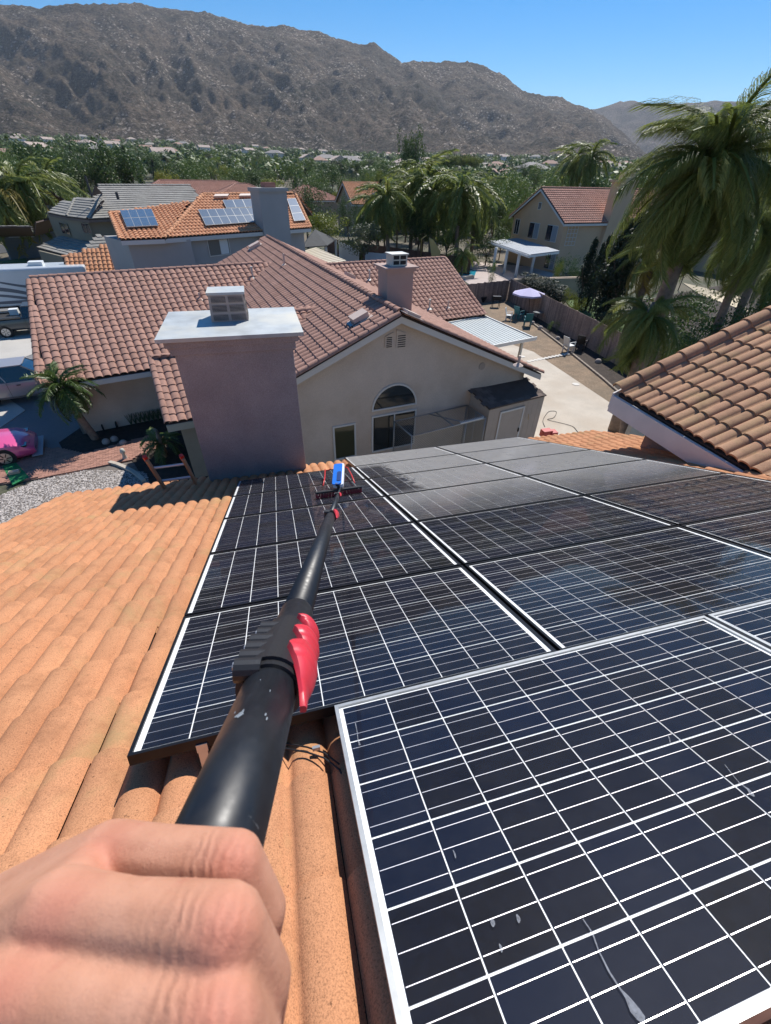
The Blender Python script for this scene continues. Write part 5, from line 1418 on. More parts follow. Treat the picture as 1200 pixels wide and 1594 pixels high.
# ================================================================ FENCES
m_wood = M('weathered_fence_board', (.34, .25, .20), .9, var=.35, vs=1.2, grain=.3, gs=14, island=.28, hue=(.25, .19, .16))
m_vinyl = M('white_vinyl', (.62, .66, .70), .5)
def fence(lab, a, b, h, bw, mat, drop=0.0, post=2.4, name='wooden_fence', cap=None):
    f = thing(name, lab, 'fence', a); d = fl(b) - fl(a); L = d.length; d.normalize(); n = d.cross(ZV).normalized()
    cnt = int(L / bw); proto = {}
    for i in range(cnt):
        hh = h + rnd.uniform(-.02, .02)
        vi = i % 5
        if vi not in proto:
            k = MB(); k.obox((0, 0, 0), (bw - .012, 0, 0), (0, .02, 0), (0, 0, h * (1 - .006 * vi))); k.add([], []); oo = k.build('board', mat); proto[vi] = oo.data; attach(oo, f)
        else: oo = bpy.data.objects.new('board', proto[vi]); scene.collection.objects.link(oo); attach(oo, f)
        oo.matrix_basis = frame_mat(fl(a, .02) + d * (i * bw) + n * rnd.uniform(-.006, .006), d, n, ZV)
    for j in range(int(L / post) + 1):
        k = MB(); k.obox(fl(a) + d * (j * post) - n * .02, d * .09, n * -.09, ZV * (h + .03)); k.build('post', mat, f)
    k = MB()
    for z in (.35, h - .3): k.obox(fl(a, z) - n * .025, d * L, n * -.04, ZV * .09)
    if cap: k.obox(fl(a, h), d * L, n * .03, ZV * .03)
    k.build('rail', mat, f); return f
fa, fb, fc = P(795, 434, 1.8), P(978, 524, 1.8), P(722, 441, 1.8)
fence('weathered brown board fence running along the right side of the dirt yard under the shrubs', fa, fa + (fb - fa) * 1.25, 1.8, .15, m_wood, cap=1)
fence('short weathered board fence closing the far end of the dirt yard below the pool', fc, fa, 1.7, .15, m_wood)
fence('white vinyl privacy fence beside the gazebo, left of the leaning palm frond', P(527, 375, 2.2), P(560, 390, 2.2), 2.2, .5, m_vinyl, name='vinyl_fence')
fence('pale blue vinyl fence panels below the middle palms', P(568, 391, 1.8), P(626, 398, 1.6), 1.7, .6, m_vinyl, name='vinyl_fence')
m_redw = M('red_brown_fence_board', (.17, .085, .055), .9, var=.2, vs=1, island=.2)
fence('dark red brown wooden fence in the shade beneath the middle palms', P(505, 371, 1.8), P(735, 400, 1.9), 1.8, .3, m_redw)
k = MB(); a, b2 = P(975, 665, 1.2), P(1085, 668, 1.6); wallseg(k, P(985, 662, 1.5), P(1110, 640, 1.5), 0, 1.5, .2, hd(0)); tag(k.build('garden_wall', M('cream_wall', (.50, .45, .36), .9, var=.06)), 'low cream wall behind the lower tiles under the upper right eave', 'wall')

# ================================================================ YARD THINGS
m_kb = M('kerb_block', (.30, .25, .20), .9, var=.2, vs=3)
k = MB(); pts = G((822, 500), (870, 537), (935, 590), (960, 612))
for a, b2 in zip(pts, pts[1:]):
    nseg = int((b2 - a).length / .4)
    for i in range(nseg): q = a.lerp(b2, i / nseg); k.obox(q, (b2 - a) / nseg * .95, Vector((.12, .04, 0)), ZV * .12)
struct(k.build('garden_kerb', m_kb))
sheet('planting_strip', G((800, 478), (825, 499), (962, 610), (1000, 600), (985, 560), (870, 490), (806, 462)), m_mulch_shade, .045)
m_ston = M('white_stepping_stone', (.60, .57, .52), .8)
def disc(mb, c, r, h, n=10, sx=1.0):
    mb.prism([c + Vector((math.cos(2 * PI * i / n) * r * sx, math.sin(2 * PI * i / n) * r, 0)) for i in range(n)], ZV * h)
for i in range(12):
    q = P(823 + (883 - 823) * i / 11, 563.5 - 12 * i / 11, .03); k = MB(); disc(k, q, .15, .05); tag(k.build('stepping_stone', m_ston), 'round white stepping stone in the row crossing the dirt yard', 'stepping stone', 'row of white stepping stones')
k = MB(); disc(k, P(896, 599, .03), .22, .05, 6); tag(k.build('flat_stone', m_ston), 'lone pale flat stone on the dirt near the palm shadow', 'stone')
k = MB(); disc(k, P(813, 556, .03), .2, .05, 6); tag(k.build('flat_stone', m_ston), 'pale flat stone beside the left end of the stepping stones', 'stone')
# parasol
um = thing('garden_parasol', 'faded lavender parasol standing at the wooden fence above the green chairs', 'parasol', P(822, 488, 0))
b0 = P(823, 490, 0); top = PV(825, 448, b0, 90); m_lav = M('lavender_canvas', (.50, .46, .66), .8)
k = MB(); k.tube([b0, top], .025, 8); k.build('pole', m_blackmetal, um); k = MB(); rp_ = 1.35; zc = top.z - .42
ring_ = [Vector((top.x + rp_ * math.cos(PI / 4 * i), top.y + rp_ * math.sin(PI / 4 * i), zc)) for i in range(8)]
for i in range(8): k.quad(ring_[i], ring_[(i + 1) % 8], top); k.quad(ring_[i], top, ring_[(i + 1) % 8] - ZV * .002); k.quad(ring_[i], ring_[i] - ZV * .12, ring_[(i + 1) % 8] - ZV * .12, ring_[(i + 1) % 8])
k.build('canopy', m_lav, um)
def chair(lab, c, rz, mat, arms=True, nm='garden_chair', s=1.0):
    t = thing(nm, lab, 'chair', c, local=True, rz=rz)
    def B(n_, *bx):
        k = MB()
        for c_, s_ in bx: k.box(Vector(c_) * s, [v_ * s for v_ in s_])
        return k.build(n_, mat, t)
    B('seat', ((0, 0, .42), (.5, .48, .035)))
    k = MB(); k.obox((-.25 * s, .2 * s, .44 * s), (.5 * s, 0, 0), (0, .03 * s, 0), (0, .16 * s, .5 * s)); k.build('backrest', mat, t)
    for x in (-.22, .22):
        for y in (-.2, .2): B('leg', ((x, y, .21), (.05, .05, .42)))
        if arms: B('armrest', ((x * 1.15, 0, .64), (.05, .45, .03)), ((x * 1.15, -.2, .53), (.04, .04, .2)))
    return t
m_teal = M('teal_plastic', (.01, .16, .19), .4); m_tin = M('white_mesh', (.6, .62, .62), .5)
chair('left teal plastic armchair facing the dirt yard beside the parasol', P(806, 498, 0), 2.2, m_teal, s=1.15)
chair('right teal plastic armchair half behind the parasol pole', P(820, 508, 0), 3.0, m_teal, s=1.1)
chair('white framed patio chair left of the teal chairs', P(791, 499, 0), 1.2, m_tin, s=1.0)
chair('white sling chair by the kerb beside the black pots', P(883, 548, 0), 2.0, m_tin, s=1.1)
chair('black metal patio chair at the fence right of the white sling chair', P(903, 545, 0), 2.4, m_blackmetal, s=1.1)
tb = thing('patio_table', 'small round dark table under the parasol', 'table', P(835, 500, 0)); q = P(835, 500, 0)
k = MB(); disc(k, q + ZV * .68, .42, .03, 14); k.build('tabletop', M('table_grey', (.10, .12, .13), .4), tb); k = MB(); k.tube([q, q + ZV * .68], .03, 6); k.build('leg', m_blackmetal, tb)
def pot(lab, c, r, h, mat, nm='plant_pot', cat='pot', grp=None):
    k = MB(); k.tube([c, c + ZV * h * .2, c + ZV * h, c + ZV * h * 1.02], [r * .7, r * .8, r, r * .9], 10); return tag(k.build(nm, mat), lab, cat, grp)
pot('black round fire pit bowl in the far corner of the dirt yard', P(748, 470, 0), .55, .5, m_blackmetal, 'fire_pit', 'fire pit')
pot('grey bucket beside the fire pit in the far yard corner', P(766, 468, 0), .2, .5, M('grey_bucket', (.3, .3, .32), .5), 'bucket', 'bucket')
bq = thing('barbecue', 'small dark barbecue on legs in the far corner of the dirt yard', 'barbecue', P(771, 478, 0)); q = P(771, 478, 0)
k = MB(); k.box(q + ZV * .75, (.7, .45, .3)); k.build('grill_box', m_blackmetal, bq)
for dx, dy in ((-.3, -.2), (.3, -.2), (-.3, .2), (.3, .2)): k = MB(); k.box(q + Vector((dx, dy, .3)), (.04, .04, .6)); k.build('leg', m_blackmetal, bq)
for i, (x, y, lab) in enumerate(((868, 527, 'pale rock in the planting strip left of the white sling chair'), (841, 511, 'tan rock in the planting strip under the fence near the table'), (829, 503, 'light rock next to the right teal chair'), (931, 563, 'grey rock in the planting strip at the near end of the fence'))):
    k = MB(); ball(k, P(x, y, .1), .17 + .03 * (i % 2)); o = k.build('rock', M('pale_rock', (.38, .33, .29), .9, var=.2, vs=6), None, True); tag(o, lab, 'rock')
hs = MB(); pts = [P(x, y, .08) for x, y in ((848, 664), (845, 655), (850, 645), (856, 640), (866, 641), (862, 650), (852, 653), (868, 657), (880, 660), (892, 664), (899, 672), (908, 684))]
sm_ = []
for i in range(len(pts) - 1):
    for f in range(4):
        t = f / 4; p0, p1, p2, p3 = pts[max(i - 1, 0)], pts[i], pts[i + 1], pts[min(i + 2, len(pts) - 1)]
        sm_.append(.5 * ((2 * p1) + (p2 - p0) * t + (2 * p0 - 5 * p1 + 4 * p2 - p3) * t * t + (3 * p1 - p0 - 3 * p2 + p3) * t ** 3))
hs.tube(sm_, .012, 6); tag(hs.build('garden_hose', m_rubber, None, True), 'thin black hose curling over the pale concrete beside the shed', 'hose')
rd = MB(); q = P(850, 674, .6); rd.box(q, (.42, .3, .3), .3); rd.box(q + Vector((.3, .05, .02)), (.3, .34, .12), .2)
tag(rd.build('red_box', M('red_plastic_box', (.45, .05, .04), .5)), 'red plastic box lying at the right corner of the shed beyond the roof edge', 'box')
# ladder leaning on our eave
la = thing('ladder', 'fibreglass ladder with orange rails and red tips standing above the lower left roof edge', 'ladder', P(260, 748, 5.4))
m_or = M('orange_fibreglass', (.50, .26, .14), .5, var=.1, vs=10); m_redt = M('red_ladder_tip', (.62, .04, .02), .4)
bl_p, br_p = P(254, 756, 5.45), P(303, 749, 5.45); lean = Vector((.05, -.35, 1)).normalized()
for b_, nm in ((bl_p, 0), (br_p, 1)):
    best = min((abs(scr(b_ + lean * s)[1] - (714 if nm == 0 else 712)), s) for s in [x * .01 for x in range(20, 200)])[1]
    k = MB(); k.obox(b_ - lean * 5.6, lean * (5.6 + best), RU * .03, hd(-16) * -.075); k.build('rail', m_or, la)
    k = MB(); k.tube([b_ + lean * (best - .04), b_ + lean * (best + .05)], .03, 10); k.build('tip', m_redt, la)
for i in range(-15, 4):
    z_ = best - .14 - (3 - i) * .30
    k = MB(); k.tube([bl_p + lean * z_, br_p + lean * z_], .02, 8); k.build('rung', m_alu, la)
# ================================================================ PLANTS
def leafmat(name, c1, c2, rough=.55, tr=.25, spec=.4):
    m, nt, b = newmat(name); g = nt.nodes.new('ShaderNodeNewGeometry'); v = pos(nt)
    c = mixc(nt, g.outputs['Random Per Island'], c1, c2)
    oi = nt.nodes.new('ShaderNodeObjectInfo'); c = mixc(nt, 1.0, c, ramp(nt, oi.outputs['Random'], [(0, (.78, .85, .8)), (1, (1.18, 1.12, 1.1))]), 'MULTIPLY')
    nt.links.new(c, b.inputs['Base Color']); b.inputs['Roughness'].default_value = rough; b.inputs['Specular IOR Level'].default_value = spec
    t = nt.nodes.new('ShaderNodeBsdfTranslucent'); nt.links.new(c, t.inputs[0]); mx = nt.nodes.new('ShaderNodeMixShader'); mx.inputs[0].default_value = tr
    nt.links.new(b.outputs[0], mx.inputs[1]); nt.links.new(t.outputs[0], mx.inputs[2]); nt.links.new(mx.outputs[0], nt.nodes['Material Output'].inputs[0]); return m
L_dark = leafmat('dark_leaf', (.045, .085, .022), (.10, .15, .042))
L_mid = leafmat('green_leaf', (.085, .145, .032), (.17, .22, .055))
L_bright = leafmat('yellow_green_leaf', (.16, .20, .03), (.27, .28, .05))
L_grey = leafmat('grey_green_leaf', (.07, .09, .05), (.13, .15, .085))
L_con = leafmat('conifer_leaf', (.016, .030, .014), (.035, .055, .022))
L_palm = leafmat('palm_leaflet', (.12, .155, .035), (.29, .32, .09), rough=.42, tr=.45, spec=.3)
L_palmy = leafmat('yellowing_palm_leaflet', (.22, .19, .04), (.34, .27, .07), rough=.5)
m_bark = M('bark_brown', (.14, .10, .07), .9, var=.3, vs=3); m_ptrunk = M('palm_trunk_grey', (.24, .17, .125), .9, var=.3, vs=6, bmp=.6, bs=20, bd=.02)
def np_quads(cent, nrm, size, rg, aspect=.6):
    n = len(cent); a = rg.normal(size=(n, 3)); a -= (a * nrm).sum(1)[:, None] * nrm; a /= np.linalg.norm(a, axis=1)[:, None] + 1e-9
    b = np.cross(nrm, a); a = a * size[:, None]; b = b * (size * aspect)[:, None]
    V = np.stack([cent - a, cent - b * .9, cent + a, cent + b * .9], 1).reshape(-1, 3)
    return V, np.arange(4 * n).reshape(n, 4)
def crown(kind, seed, nq, mat):
    """unit tree: height 1, radius about .4; leaf faces in uneven clumps"""
    rg = np.random.default_rng(seed); C_ = []
    if kind == 'round': shape = [(rg.normal(0, .17, 2), rg.uniform(.42, .86), rg.uniform(.10, .19)) for _ in range(26)]
    elif kind == 'tall': shape = [(rg.normal(0, .10, 2), rg.uniform(.25, .93), rg.uniform(.08, .14)) for _ in range(26)]
    elif kind == 'weep': shape = [(rg.normal(0, .20, 2), rg.uniform(.30, .85), rg.uniform(.08, .15)) for _ in range(34)]
    elif kind == 'cone': shape = [(rg.normal(0, 1, 2) * .09 * (1.05 - z), z, .03 + .10 * (1.02 - z)) for z in rg.uniform(.06, .99, 40)]
    elif kind == 'column': shape = [(rg.normal(0, 1, 2) * .03, z, .035 + .05 * math.sin(min(1, (1.04 - z) * 2.2) * PI / 2)) for z in rg.uniform(.04, .97, 30)]
    elif kind == 'bush': shape = [(rg.normal(0, .22, 2), rg.uniform(.15, .72), rg.uniform(.13, .24)) for _ in range(18)]
    per = nq // len(shape); Vs = []; Fs = []; o = 0
    for (xy, z, r) in shape:
        d = rg.normal(size=(per, 3)); d /= np.linalg.norm(d, axis=1)[:, None]
        rad = r * (1 - rg.random(per) ** 2.2 * .7)
        stretch = np.array([1, 1, 1.5 if kind in ('weep', 'tall', 'cone') else .85])
        c_ = np.array([xy[0], xy[1], z]) + d * rad[:, None] * stretch
        nrm = d + rg.normal(0, .55, (per, 3)); nrm /= np.linalg.norm(nrm, axis=1)[:, None]
        V, F = np_quads(c_, nrm, rg.uniform(.011, .021, per) * (1.25 if kind != 'column' else .8), rg, .55 if kind != 'weep' else .3)
        Vs.append(V); Fs.append(F + o); o += len(V)
    return fastmesh('crown', np.vstack(Vs), np.vstack(Fs), mat)
def trunk_mesh(h=.5, r=.022):
    k = MB(); k.tube([(0, 0, -.02), (.006, 0, h * .5), (0, .01, h)], [r, r * .8, r * .5], 6)
    for i in range(4):
        a = 1.57 * i + .4; k.tube([(0, 0, h * .55), (math.cos(a) * .09, math.sin(a) * .09, h * .95), (math.cos(a) * .15, math.sin(a) * .15, h * 1.25)], [r * .5, r * .35, r * .15], 4)
    return k
PROTO = {}
def tree_proto(key, kind, seed, nq, mat):
    t = thing('tree', 'x', 'tree', local=True)
    me = crown(kind, seed, nq, mat); o = link('crown', me, t)
    trunk_mesh(.5 if kind != 'bush' else .3).build('trunk', m_bark, t)
    PROTO[key] = [t, True]
def tree(key, p, h, wscale=1.0, label='', group=None, name='tree', rz=None):
    t, fresh = PROTO[key]
    rz = rnd.uniform(0, 6.28) if rz is None else rz; sc = (h * wscale, h * wscale, h)
    if fresh: o = t; o.location = p; o.rotation_euler = (0, 0, rz); o.scale = sc; PROTO[key][1] = False; o['label'] = label; 
    else: o = dup(t, p, rz, sc, label)
    if group: o['group'] = group
    if name != 'tree':
        if not fresh or True:
            ch = CH.get(o.name, []); o.name = name; CH[o.name] = ch; PROTO[key][0] = PROTO[key][0]
    return o
for i, (key, kind, nq, mat) in enumerate((('rd', 'round', 3200, L_dark), ('rm', 'round', 3200, L_mid), ('rb', 'round', 3000, L_bright), ('rg', 'round', 2600, L_grey), ('wd', 'weep', 3600, L_dark), ('wm', 'weep', 3400, L_mid), ('td', 'tall', 3000, L_dark), ('tm', 'tall', 3000, L_mid), ('cn', 'cone', 3000, L_con), ('cl', 'column', 2200, L_con), ('bd', 'bush', 1800, L_dark), ('bm', 'bush', 1800, L_mid), ('bb', 'bush', 1800, L_bright), ('bg', 'bush', 1800, L_grey))):
    tree_proto(key, kind, 11 + i, nq, mat)
def tree_at(key, px, ytop, D, wpx, label, group=None, name='tree', zg=None):
    q = PD(px, ytop, D); g = ground_h(q.x, q.y) if zg is None else zg; h = max(q.z - g, 1.0)
    wm = wpx / F_PX * (q - CAM).dot(_F); nat = {'r': .84, 'w': .9, 't': .5, 'c': .34, 'b': 1.0}[key[0]]
    if key == 'cl': nat = .17
    return tree(key, Vector((q.x, q.y, g)), h / .98, wm / (h * nat), label, group, name)
TL = [('wd', 470, 262, 78, 75, 'large dark weeping tree rising behind the tall grey chimney'), ('rb', 503, 326, 66, 62, 'bright yellow green rounded tree beside the black gazebo'),
 ('rg', 565, 345, 58, 60, 'grey green bushy tree above the white vinyl fence'), ('td', 648, 203, 170, 26, 'taller dark conifer standing out against the mountain foot'), ('td', 633, 211, 168, 22, 'shorter dark conifer left of the taller one against the mountain'),
 ('rb', 252, 260, 118, 34, 'small yellow green tree behind the long brown roof'), ('td', 60, 222, 118, 62, 'leftmost of the big dark green trees behind the grey roofs'), ('wd', 100, 212, 128, 80, 'tall feathery dark tree behind the grey roofs at the left'),
 ('rd', 145, 214, 122, 75, 'broad dark green tree in the left grove behind the grey roof'), ('td', 183, 222, 126, 50, 'dark green tree at the right end of the left grove'), ('rm', 20, 240, 100, 60, 'green tree at the left edge behind the palms'),
 ('cn', 1165, 195, 120, 30, 'dark conifer top showing behind the big right palms'), ('cn', 1140, 205, 118, 22, 'small dark conifer left of another behind the right palms'),
 ('rm', 700, 262, 95, 90, 'wide leafy green tree behind the middle palm cluster'), ('wm', 655, 245, 85, 80, 'tall light leafy tree in the middle of the palm cluster'), ('rd', 760, 300, 90, 60, 'dark tree between the palm cluster and the brown house'), ('rb', 590, 262, 140, 26, 'tiny bright green tree above the tan house roof'),
 ('rm', 800, 262, 130, 50, 'green tree left above the brown house ridge'), ('wm', 870, 268, 110, 50, 'green tree touching the ridge of the brown house'), ('rm', 1000, 268, 100, 60, 'green tree behind the right end of the brown house roof'),
 ('rb', 905, 247, 200, 36, 'pale green tree in the valley behind the brown house chimney'), ('bm', 455, 372, 66, 30, 'low green shrub left of the gazebo'), ('rd', 620, 300, 76, 60, 'dark tree behind the left side of the middle palms'), ('wd', 540, 300, 80, 40, 'dark tree at the foot of the tan house')]
for key, px, yt, D, w, lab in TL: tree_at(key, px, yt, D, w, lab)
for px, yt, D, w, kk in ((600, 285, 72, 60, 'rm'), (690, 258, 78, 70, 'wm'), (745, 285, 74, 60, 'rm'), (775, 305, 80, 44, 'rd'), (795, 318, 84, 36, 'rm'), (655, 320, 66, 60, 'rd'), (700, 335, 64, 50, 'rm'), (785, 350, 72, 34, 'rd'), (575, 330, 70, 44, 'rd'), (635, 275, 88, 60, 'rm'), (720, 320, 76, 60, 'wd'), (815, 290, 100, 40, 'wm'), (765, 270, 120, 50, 'rb')):
    tree_at(kk, px, yt, D, w, {'rm': 'leafy mid green tree crowding the middle palm cluster', 'rd': 'dark leafy tree crowding the middle palm cluster', 'wm': 'light feathery tree crowding the middle palm cluster', 'wd': 'dark feathery tree in the middle palm cluster', 'rb': 'yellow green tree above the middle palm cluster'}[kk], 'trees around the middle palms')
# junipers and shrubs in the garden beyond the fence
for px, yt, D, w, lab in ((928, 372, 46, 20, 'leftmost pointed dark juniper in front of the brown house'), (941, 378, 45, 16, 'second pointed dark juniper in front of the brown house'), (952, 366, 44, 18, 'third pointed dark juniper in front of the brown house'), (968, 366, 42, 26, 'fourth wide dark juniper in front of the brown house'), (985, 340, 41, 34, 'tallest dark juniper touching the palm fronds'), (1003, 330, 40, 36, 'dark juniper deepest inside the palm fronds')):
    tree_at('cn', px, yt, D, w * 1.5, lab, 'dark junipers in the garden of the brown house', 'juniper', 0)
for i, (px, yt, D, w) in enumerate(((820, 424, 47, 14), (828, 426, 46.3, 14), (836, 427, 45.6, 14), (844, 430, 44.9, 14), (852, 432, 44.3, 15), (860, 434, 43.7, 15), (868, 438, 43, 15), (877, 444, 42.4, 16))):
    tree_at('cl', px, yt, D, w * 1.4, ('dark columnar shrub in the hedge row behind the wooden fence'), 'hedge of columnar shrubs behind the fence', 'columnar_shrub', 0)
for key, px, yt, D, w, lab in (('bb', 888, 436, 42, 22, 'yellow flowering shrub behind the fence right of the hedge'), ('bb', 905, 447, 40.5, 22, 'yellow green shrub beside the lawn strip'), ('bd', 880, 385, 56, 40, 'dark round shrub at the corner of the brown house'), ('bd', 905, 395, 52, 30, 'dark shrub below the tapered chimney'),
 ('bm', 772, 395, 52, 16, 'pale green banana like shrub in front of the pergola post'), ('bg', 955, 480, 38.5, 34, 'grey green cycad like shrub beside the palm trunk'), ('bm', 1010, 590, 24, 36, 'bright green shrub under the drooping palm frond'), ('bm', 1060, 560, 25, 40, 'green shrub behind the rake of the upper right roof'),
 ('bm', 710, 385, 60, 26, 'leafy shrub at the pool edge'), ('bd', 735, 380, 62, 40, 'dark hedge shrub behind the pool'), ('bm', 862, 506, 36.5, 16, 'small dark green plant at the foot of the fence'), ('bd', 765, 345, 66, 60, 'dark shrub mass behind the pergola'), ('bb', 875, 395, 54, 14, 'small light shrub at the pergola post'), ('bd', 1080, 430, 36, 130, 'dark mass of shrubs in the garden behind the right palms'), ('bd', 1150, 460, 30, 120, 'dark shrubs under the cream shade sail'), ('bd', 1020, 470, 36, 70, 'dark shrub behind the twin palm trunks'), ('bd', 1110, 480, 28, 90, 'dark shrub beside the leaning sail post'), ('bm', 1060, 500, 29, 70, 'leafy green shrub left of the sail post'), ('bd', 1190, 430, 34, 100, 'dark shrub at the right edge of the garden'), ('bd', 1000, 520, 33, 50, 'dark shrub just behind the near end of the fence')):
    tree_at(key, px, yt, D, w, lab, None, 'shrub', 0)
# ---------------------------------------------------------------- palms
def frond_mesh(name, L, seed, mat, nl=58, droop=1.0, leaf=.55, wid=.022, hang=.8, stiff=.0):
    """x outward; arching rachis with hanging leaflets"""
    rg = random.Random(seed); V = []; Fq = []
    def rach(t): return Vector((L * (t - .12 * droop * t * t), 0, L * (.62 * t - .95 * droop * t * t)))
    k = MB(); k.tube([rach(i / 8) for i in range(9)], [.03 * (1 - i / 9) + .006 for i in range(9)], 4)
    for s in (-1, 1):
        for i in range(nl):
            t = .10 + .90 * (i + rg.random() * .6) / nl; p = rach(t); d = (rach(min(t + .02, 1.02)) - p).normalized()
            ll = leaf * math.sin(min(1, (t + .12)) * PI * .86) ** .6 * rg.uniform(.75, 1.15)
            side = Vector((0, s, 0)); el = rg.uniform(-.3, .5)
            dir_ = (side * (.9 - hang * .35) + d * .75 + ZV * el).normalized(); w_ = d.cross(dir_).normalized() * 0 + dir_.cross(ZV).normalized() * wid * rg.uniform(.7, 1.2)
            p1 = p + dir_ * ll * .45; dn = (dir_ * (1 - hang) - ZV * hang * 1.2).normalized() if hang > 0 else dir_
            p2 = p1 + (dir_ * .45 + dn * .55).normalized() * ll * .35; p3 = p2 + dn * ll * .38
            k.quad(p - w_ * .5, p1 - w_, p1 + w_, p + w_ * .5); k.quad(p1 - w_, p2 - w_ * .8, p2 + w_ * .8, p1 + w_); k.quad(p2 - w_ * .8, p3, p3 + w_ * .05, p2 + w_ * .8)
    me = bpy.data.meshes.new(name); me.from_pydata(k.v, [], k.f); me.materials.append(mat); me.update(); return me
def palm(label, base, h, r, nf, L, meshes, lean=(0, 0), name='palm_tree', up=1.0, ylw=0, skirt=.3, cat='palm tree', elmin=-55, elmax=82):
    t = thing(name, label, cat, base, local=False); base = Vector(base); top = base + Vector((lean[0], lean[1], h))
    k = MB(); n = 14; pts = [base.lerp(top, i / n) + Vector((lean[0] * .15 * math.sin(PI * i / n), 0, 0)) for i in range(n + 1)]
    rs = [r * (1.25 - .45 * i / n) * (1 + .05 * (i % 2)) for i in range(n + 1)]
    k.tube(pts, rs, 10); k.build('trunk', m_ptrunk, t, True)
    k = MB(); k.tube([top - ZV * .1, top + ZV * .25, top + ZV * .9], [r * 1.15, r * 1.1, r * .3], 8); k.build('crownshaft', m_ptrunk if skirt else L_mid, t, True)
    for i in range(nf):
        q = (i + .5) / nf; el = math.radians(elmax + (elmin - elmax) * q ** .9) + rnd.uniform(-.12, .12); az = i * 2.39996 + rnd.uniform(-.25, .25)
        m_ = meshes[i % len(meshes)]
        if ylw and i >= nf - ylw: m_ = meshes[-1]
        o = bpy.data.objects.new('frond', m_); scene.collection.objects.link(o); attach(o, t)
        el2 = el - math.radians(22)
        o.matrix_basis = Matrix.Translation(top + ZV * .35) @ Matrix.Rotation(az, 4, 'Z') @ Matrix.Rotation(-el2, 4, 'Y') @ Matrix.Rotation(rnd.uniform(-.5, .5), 4, 'X') @ Matrix.Scale(L * rnd.uniform(.85, 1.1), 4)
    return t
FQ = [frond_mesh('queen_frond', 1.0, s, L_palm, 120, d, .27, .0030, .97) for s, d in ((1, .9), (2, 1.15), (3, .75))]
FQy = FQ[:2] + [frond_mesh('dry_frond', 1.0, 9, L_palmy, 50, 1.2, .24, .007, .8)]
FP = [frond_mesh('date_frond', 1.0, s, leafmat('pygmy_palm_leaf', (.06, .11, .025), (.13, .18, .05), rough=.4), 34, .95, .22, .011, .25) for s in (4, 5)]
FL = [frond_mesh('far_frond', 1.0, s, L_palm, 30, d, .28, .013, .85) for s, d in ((6, 1.0), (7, 1.25))]; FLy = FL + [frond_mesh('far_dry_frond', 1.0, 8, L_palmy, 30, 1.3, .28, .014, .85)]
def palm_px(label, bx, by, tx, ty, r, nf, L, meshes, **kw):
    """trunk foot seen at (bx,by) on the ground, top of the trunk seen at (tx,ty)"""
    b_ = P(bx, by, 0); D = math.hypot(b_.x, b_.y); tp = PD(tx, ty, D); return palm(label, b_, tp.z, r, nf, L, meshes, lean=(tp.x - b_.x, tp.y - b_.y), **kw)
palm_px('very tall queen palm with drooping fronds rising beyond the upper right tile roof', 957, 672, 1098, 292, .26, 92, 3.0, FQ, elmin=-62, elmax=88)
palm_px('queen palm at the right edge behind the tallest palm', 1120, 560, 1222, 320, .2, 46, 3.2, FQ, elmin=-40)
palm_px('leaning queen palm behind the fence, left of the tallest palm', 972, 522, 1016, 412, .22, 22, 2.6, FQy, ylw=5)
palm_px('short queen palm whose fronds hang over the near end of the fence', 968, 706, 1002, 512, .15, 40, 2.0, FQ, elmin=-80, elmax=60)
palm_px('bushy queen palm between the tallest palm and the right edge', 1085, 590, 1172, 372, .2, 44, 3.0, FQ, elmin=-60, elmax=80)
palm_px('low palm at the right edge under the upper palms', 1190, 520, 1215, 420, .2, 24, 3.4, FQ, elmin=-60, elmax=50)
palm_px('pygmy date palm in the dark bed beside the garage wing', 150, 684, 104, 618, .13, 34, 1.35, FP, elmin=-40)
palm_px('small pygmy palm half hidden behind the porch roof', 252, 640, 240, 612, .1, 20, 1.0, FP)
palm_px('left edge queen palm with a golden dead frond', 40, 402, 8, 318, .2, 24, 5.2, FLy, ylw=4)
palm_px('queen palm with dark crown in front of the grey roofs', 64, 398, 36, 300, .2, 26, 5.2, FL)
palm_px('queen palm with a yellow boot leaning over the white trimmed house', 90, 360, 76, 292, .24, 26, 6.2, FL)
for (bx, by, tx, ty, L, lab) in ((606, 412, 601, 318, 4.2, 'leftmost tall queen palm of the middle cluster'), (638, 404, 643, 300, 5.0, 'tallest queen palm in the centre of the middle cluster'), (669, 410, 673, 308, 4.8, 'queen palm just right of the cluster centre'), (708, 418, 716, 310, 4.8, 'queen palm near the pool at the right of the cluster'), (732, 408, 742, 318, 4.8, 'rightmost queen palm of the middle cluster'), (590, 398, 584, 330, 3.8, 'small queen palm above the pale blue fence'), (655, 396, 664, 286, 5.2, 'rear queen palm poking above the middle cluster')):
    palm_px(lab, bx, by, tx, ty, .22, 26, L * .95, FL)
palm_px('single small palm with drooping fronds over the white vinyl fence', 548, 402, 549, 382, .2, 16, 3.2, FL, elmin=-40, elmax=30)
palm_px('little fan of palm fronds beside the pool', 718, 431, 721, 402, .12, 16, 2.0, FL)
for (x, y, D, h, lab) in ((920, 250, 120, 7, 'large blue green palm crown behind the brown house chimney'), (895, 255, 125, 6, 'second blue green palm crown behind the brown house')):
    q = PD(x, y, D); palm(lab, Vector((q.x, q.y, ground_h(q.x, q.y))), q.z - ground_h(q.x, q.y), .3, 26, 5.5, FL)
